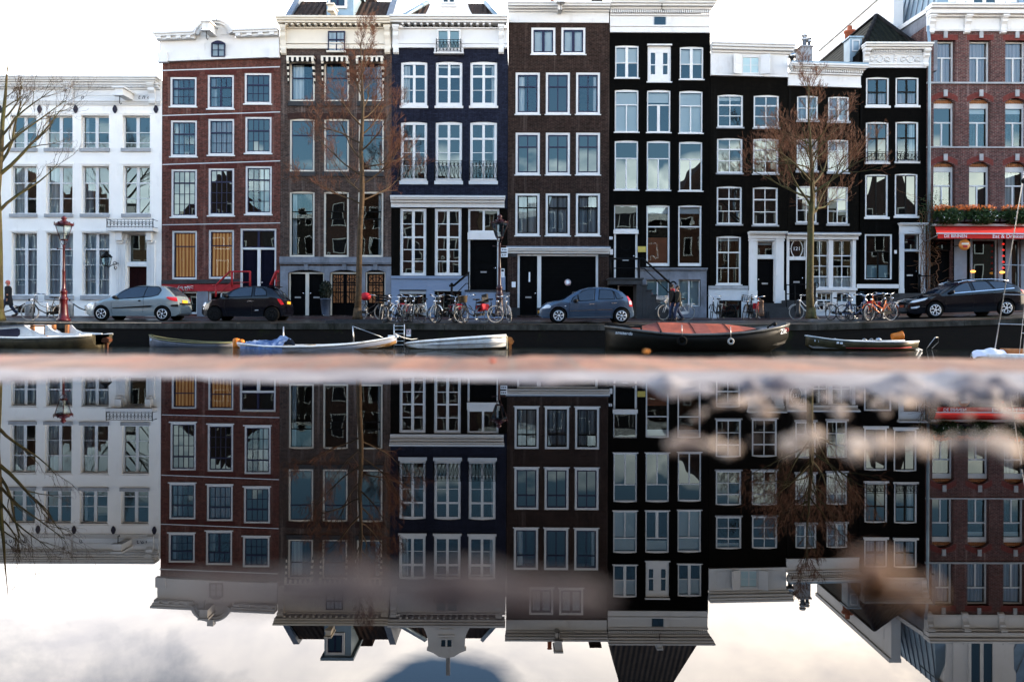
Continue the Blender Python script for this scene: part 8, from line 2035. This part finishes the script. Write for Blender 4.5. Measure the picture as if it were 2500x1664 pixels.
# more cloud low in the sky and over the houses; open blue behind the near bank
low = t.math('SUBTRACT', 1.0, t.math('MULTIPLY', t.math('ABSOLUTE', sp.outputs[2]), 1.0))
k = t.math('ADD', f, t.math('MULTIPLY', t.math('SUBTRACT', low, .62), .55)); k = t.math('ADD', k, t.math('MULTIPLY', sp.outputs[1], .10))
# a blue gap above the middle of the row
vd = t.new('ShaderNodeVectorMath', operation='DISTANCE'); t.link(d, vd.inputs[0]); vd.inputs[1].default_value = (-.07,.884,.462)
k = t.math('SUBTRACT', k, t.ramp(vd.outputs['Value'], (.05, .62), (.125, 0.0)))
yb = t.ramp(t.math('MULTIPLY', sp.outputs[1], -1.0), (.05, 0.0), (.25, 1.0)); zl = t.ramp(sp.outputs[2], (.185, 0.0), (.225, 1.0)); zh = t.ramp(sp.outputs[2], (.42, 1.0), (.58, 0.0))
k = t.math('SUBTRACT', k, t.math('MULTIPLY', t.math('MULTIPLY', t.math('MULTIPLY', yb, zl), zh), .42))
cl = t.ramp(k, (.42, 0.0), (.60, 1.0))
shade = t.ramp(t.noise(mp.outputs[0], 5.0, 5, .6, .3), (.3, (20.,19.8,20.5)), (.72, (36.,34.,31.)))
warm = t.ramp(sp.outputs[0], (.05, (1,1,1)), (.75, (1.12,.98,.80))); shade = t.mix(shade, warm, 1.0, 'MULTIPLY')
top = t.ramp(sp.outputs[2], (.48, (1,1,1)), (.75, (1.9,1.85,1.75))); shade = t.mix(shade, top, 1.0, 'MULTIPLY')
col = t.mix(t.mix(sk.outputs[0], (1.7,1.95,2.1), 1.0, 'MULTIPLY'), shade, cl); t.link(col, bg.inputs[0]); bg.inputs[1].default_value = .12
sun = bpy.data.lights.new('Sun', 'SUN'); sun.energy = 3.9; sun.angle = R(.5); sun.color = (1,.80,.58); so = bpy.data.objects.new('Sun', sun); COL.objects.link(so)
dirv = Vector((math.cos(SUN_AZ)*math.cos(SUN_EL), math.sin(SUN_AZ)*math.cos(SUN_EL), math.sin(SUN_EL))); so.rotation_euler = dirv.to_track_quat('Z','Y').to_euler(); so.location = (30,10,30)
cam = bpy.data.cameras.new('Camera'); cam.sensor_width = 36; cam.lens = 28.8; cam.shift_y = -(832-CY)/2500; cam.clip_start = .004; cam.clip_end = 2000
cam.dof.use_dof = True; cam.dof.focus_distance = 34; cam.dof.aperture_fstop = 3.8
co = bpy.data.objects.new('Camera', cam); COL.objects.link(co); co.location = (0,0,CAMH); co.rotation_euler = (R(90), -ROLL, 0); SC.camera = co
SC.view_settings.view_transform = 'Standard'; SC.view_settings.look = 'None'; SC.view_settings.gamma = 1; SC.view_settings.exposure = 1.48
SC.cycles.use_denoising = True; SC.cycles.max_bounces = 7; SC.cycles.diffuse_bounces = 2; SC.cycles.glossy_bounces = 4; SC.cycles.transparent_max_bounces = 16; SC.cycles.transmission_bounces = 4
SC.cycles.sample_clamp_indirect = 6; SC.cycles.caustics_reflective = False; SC.cycles.caustics_refractive = False; SC.cycles.blur_glossy = .3
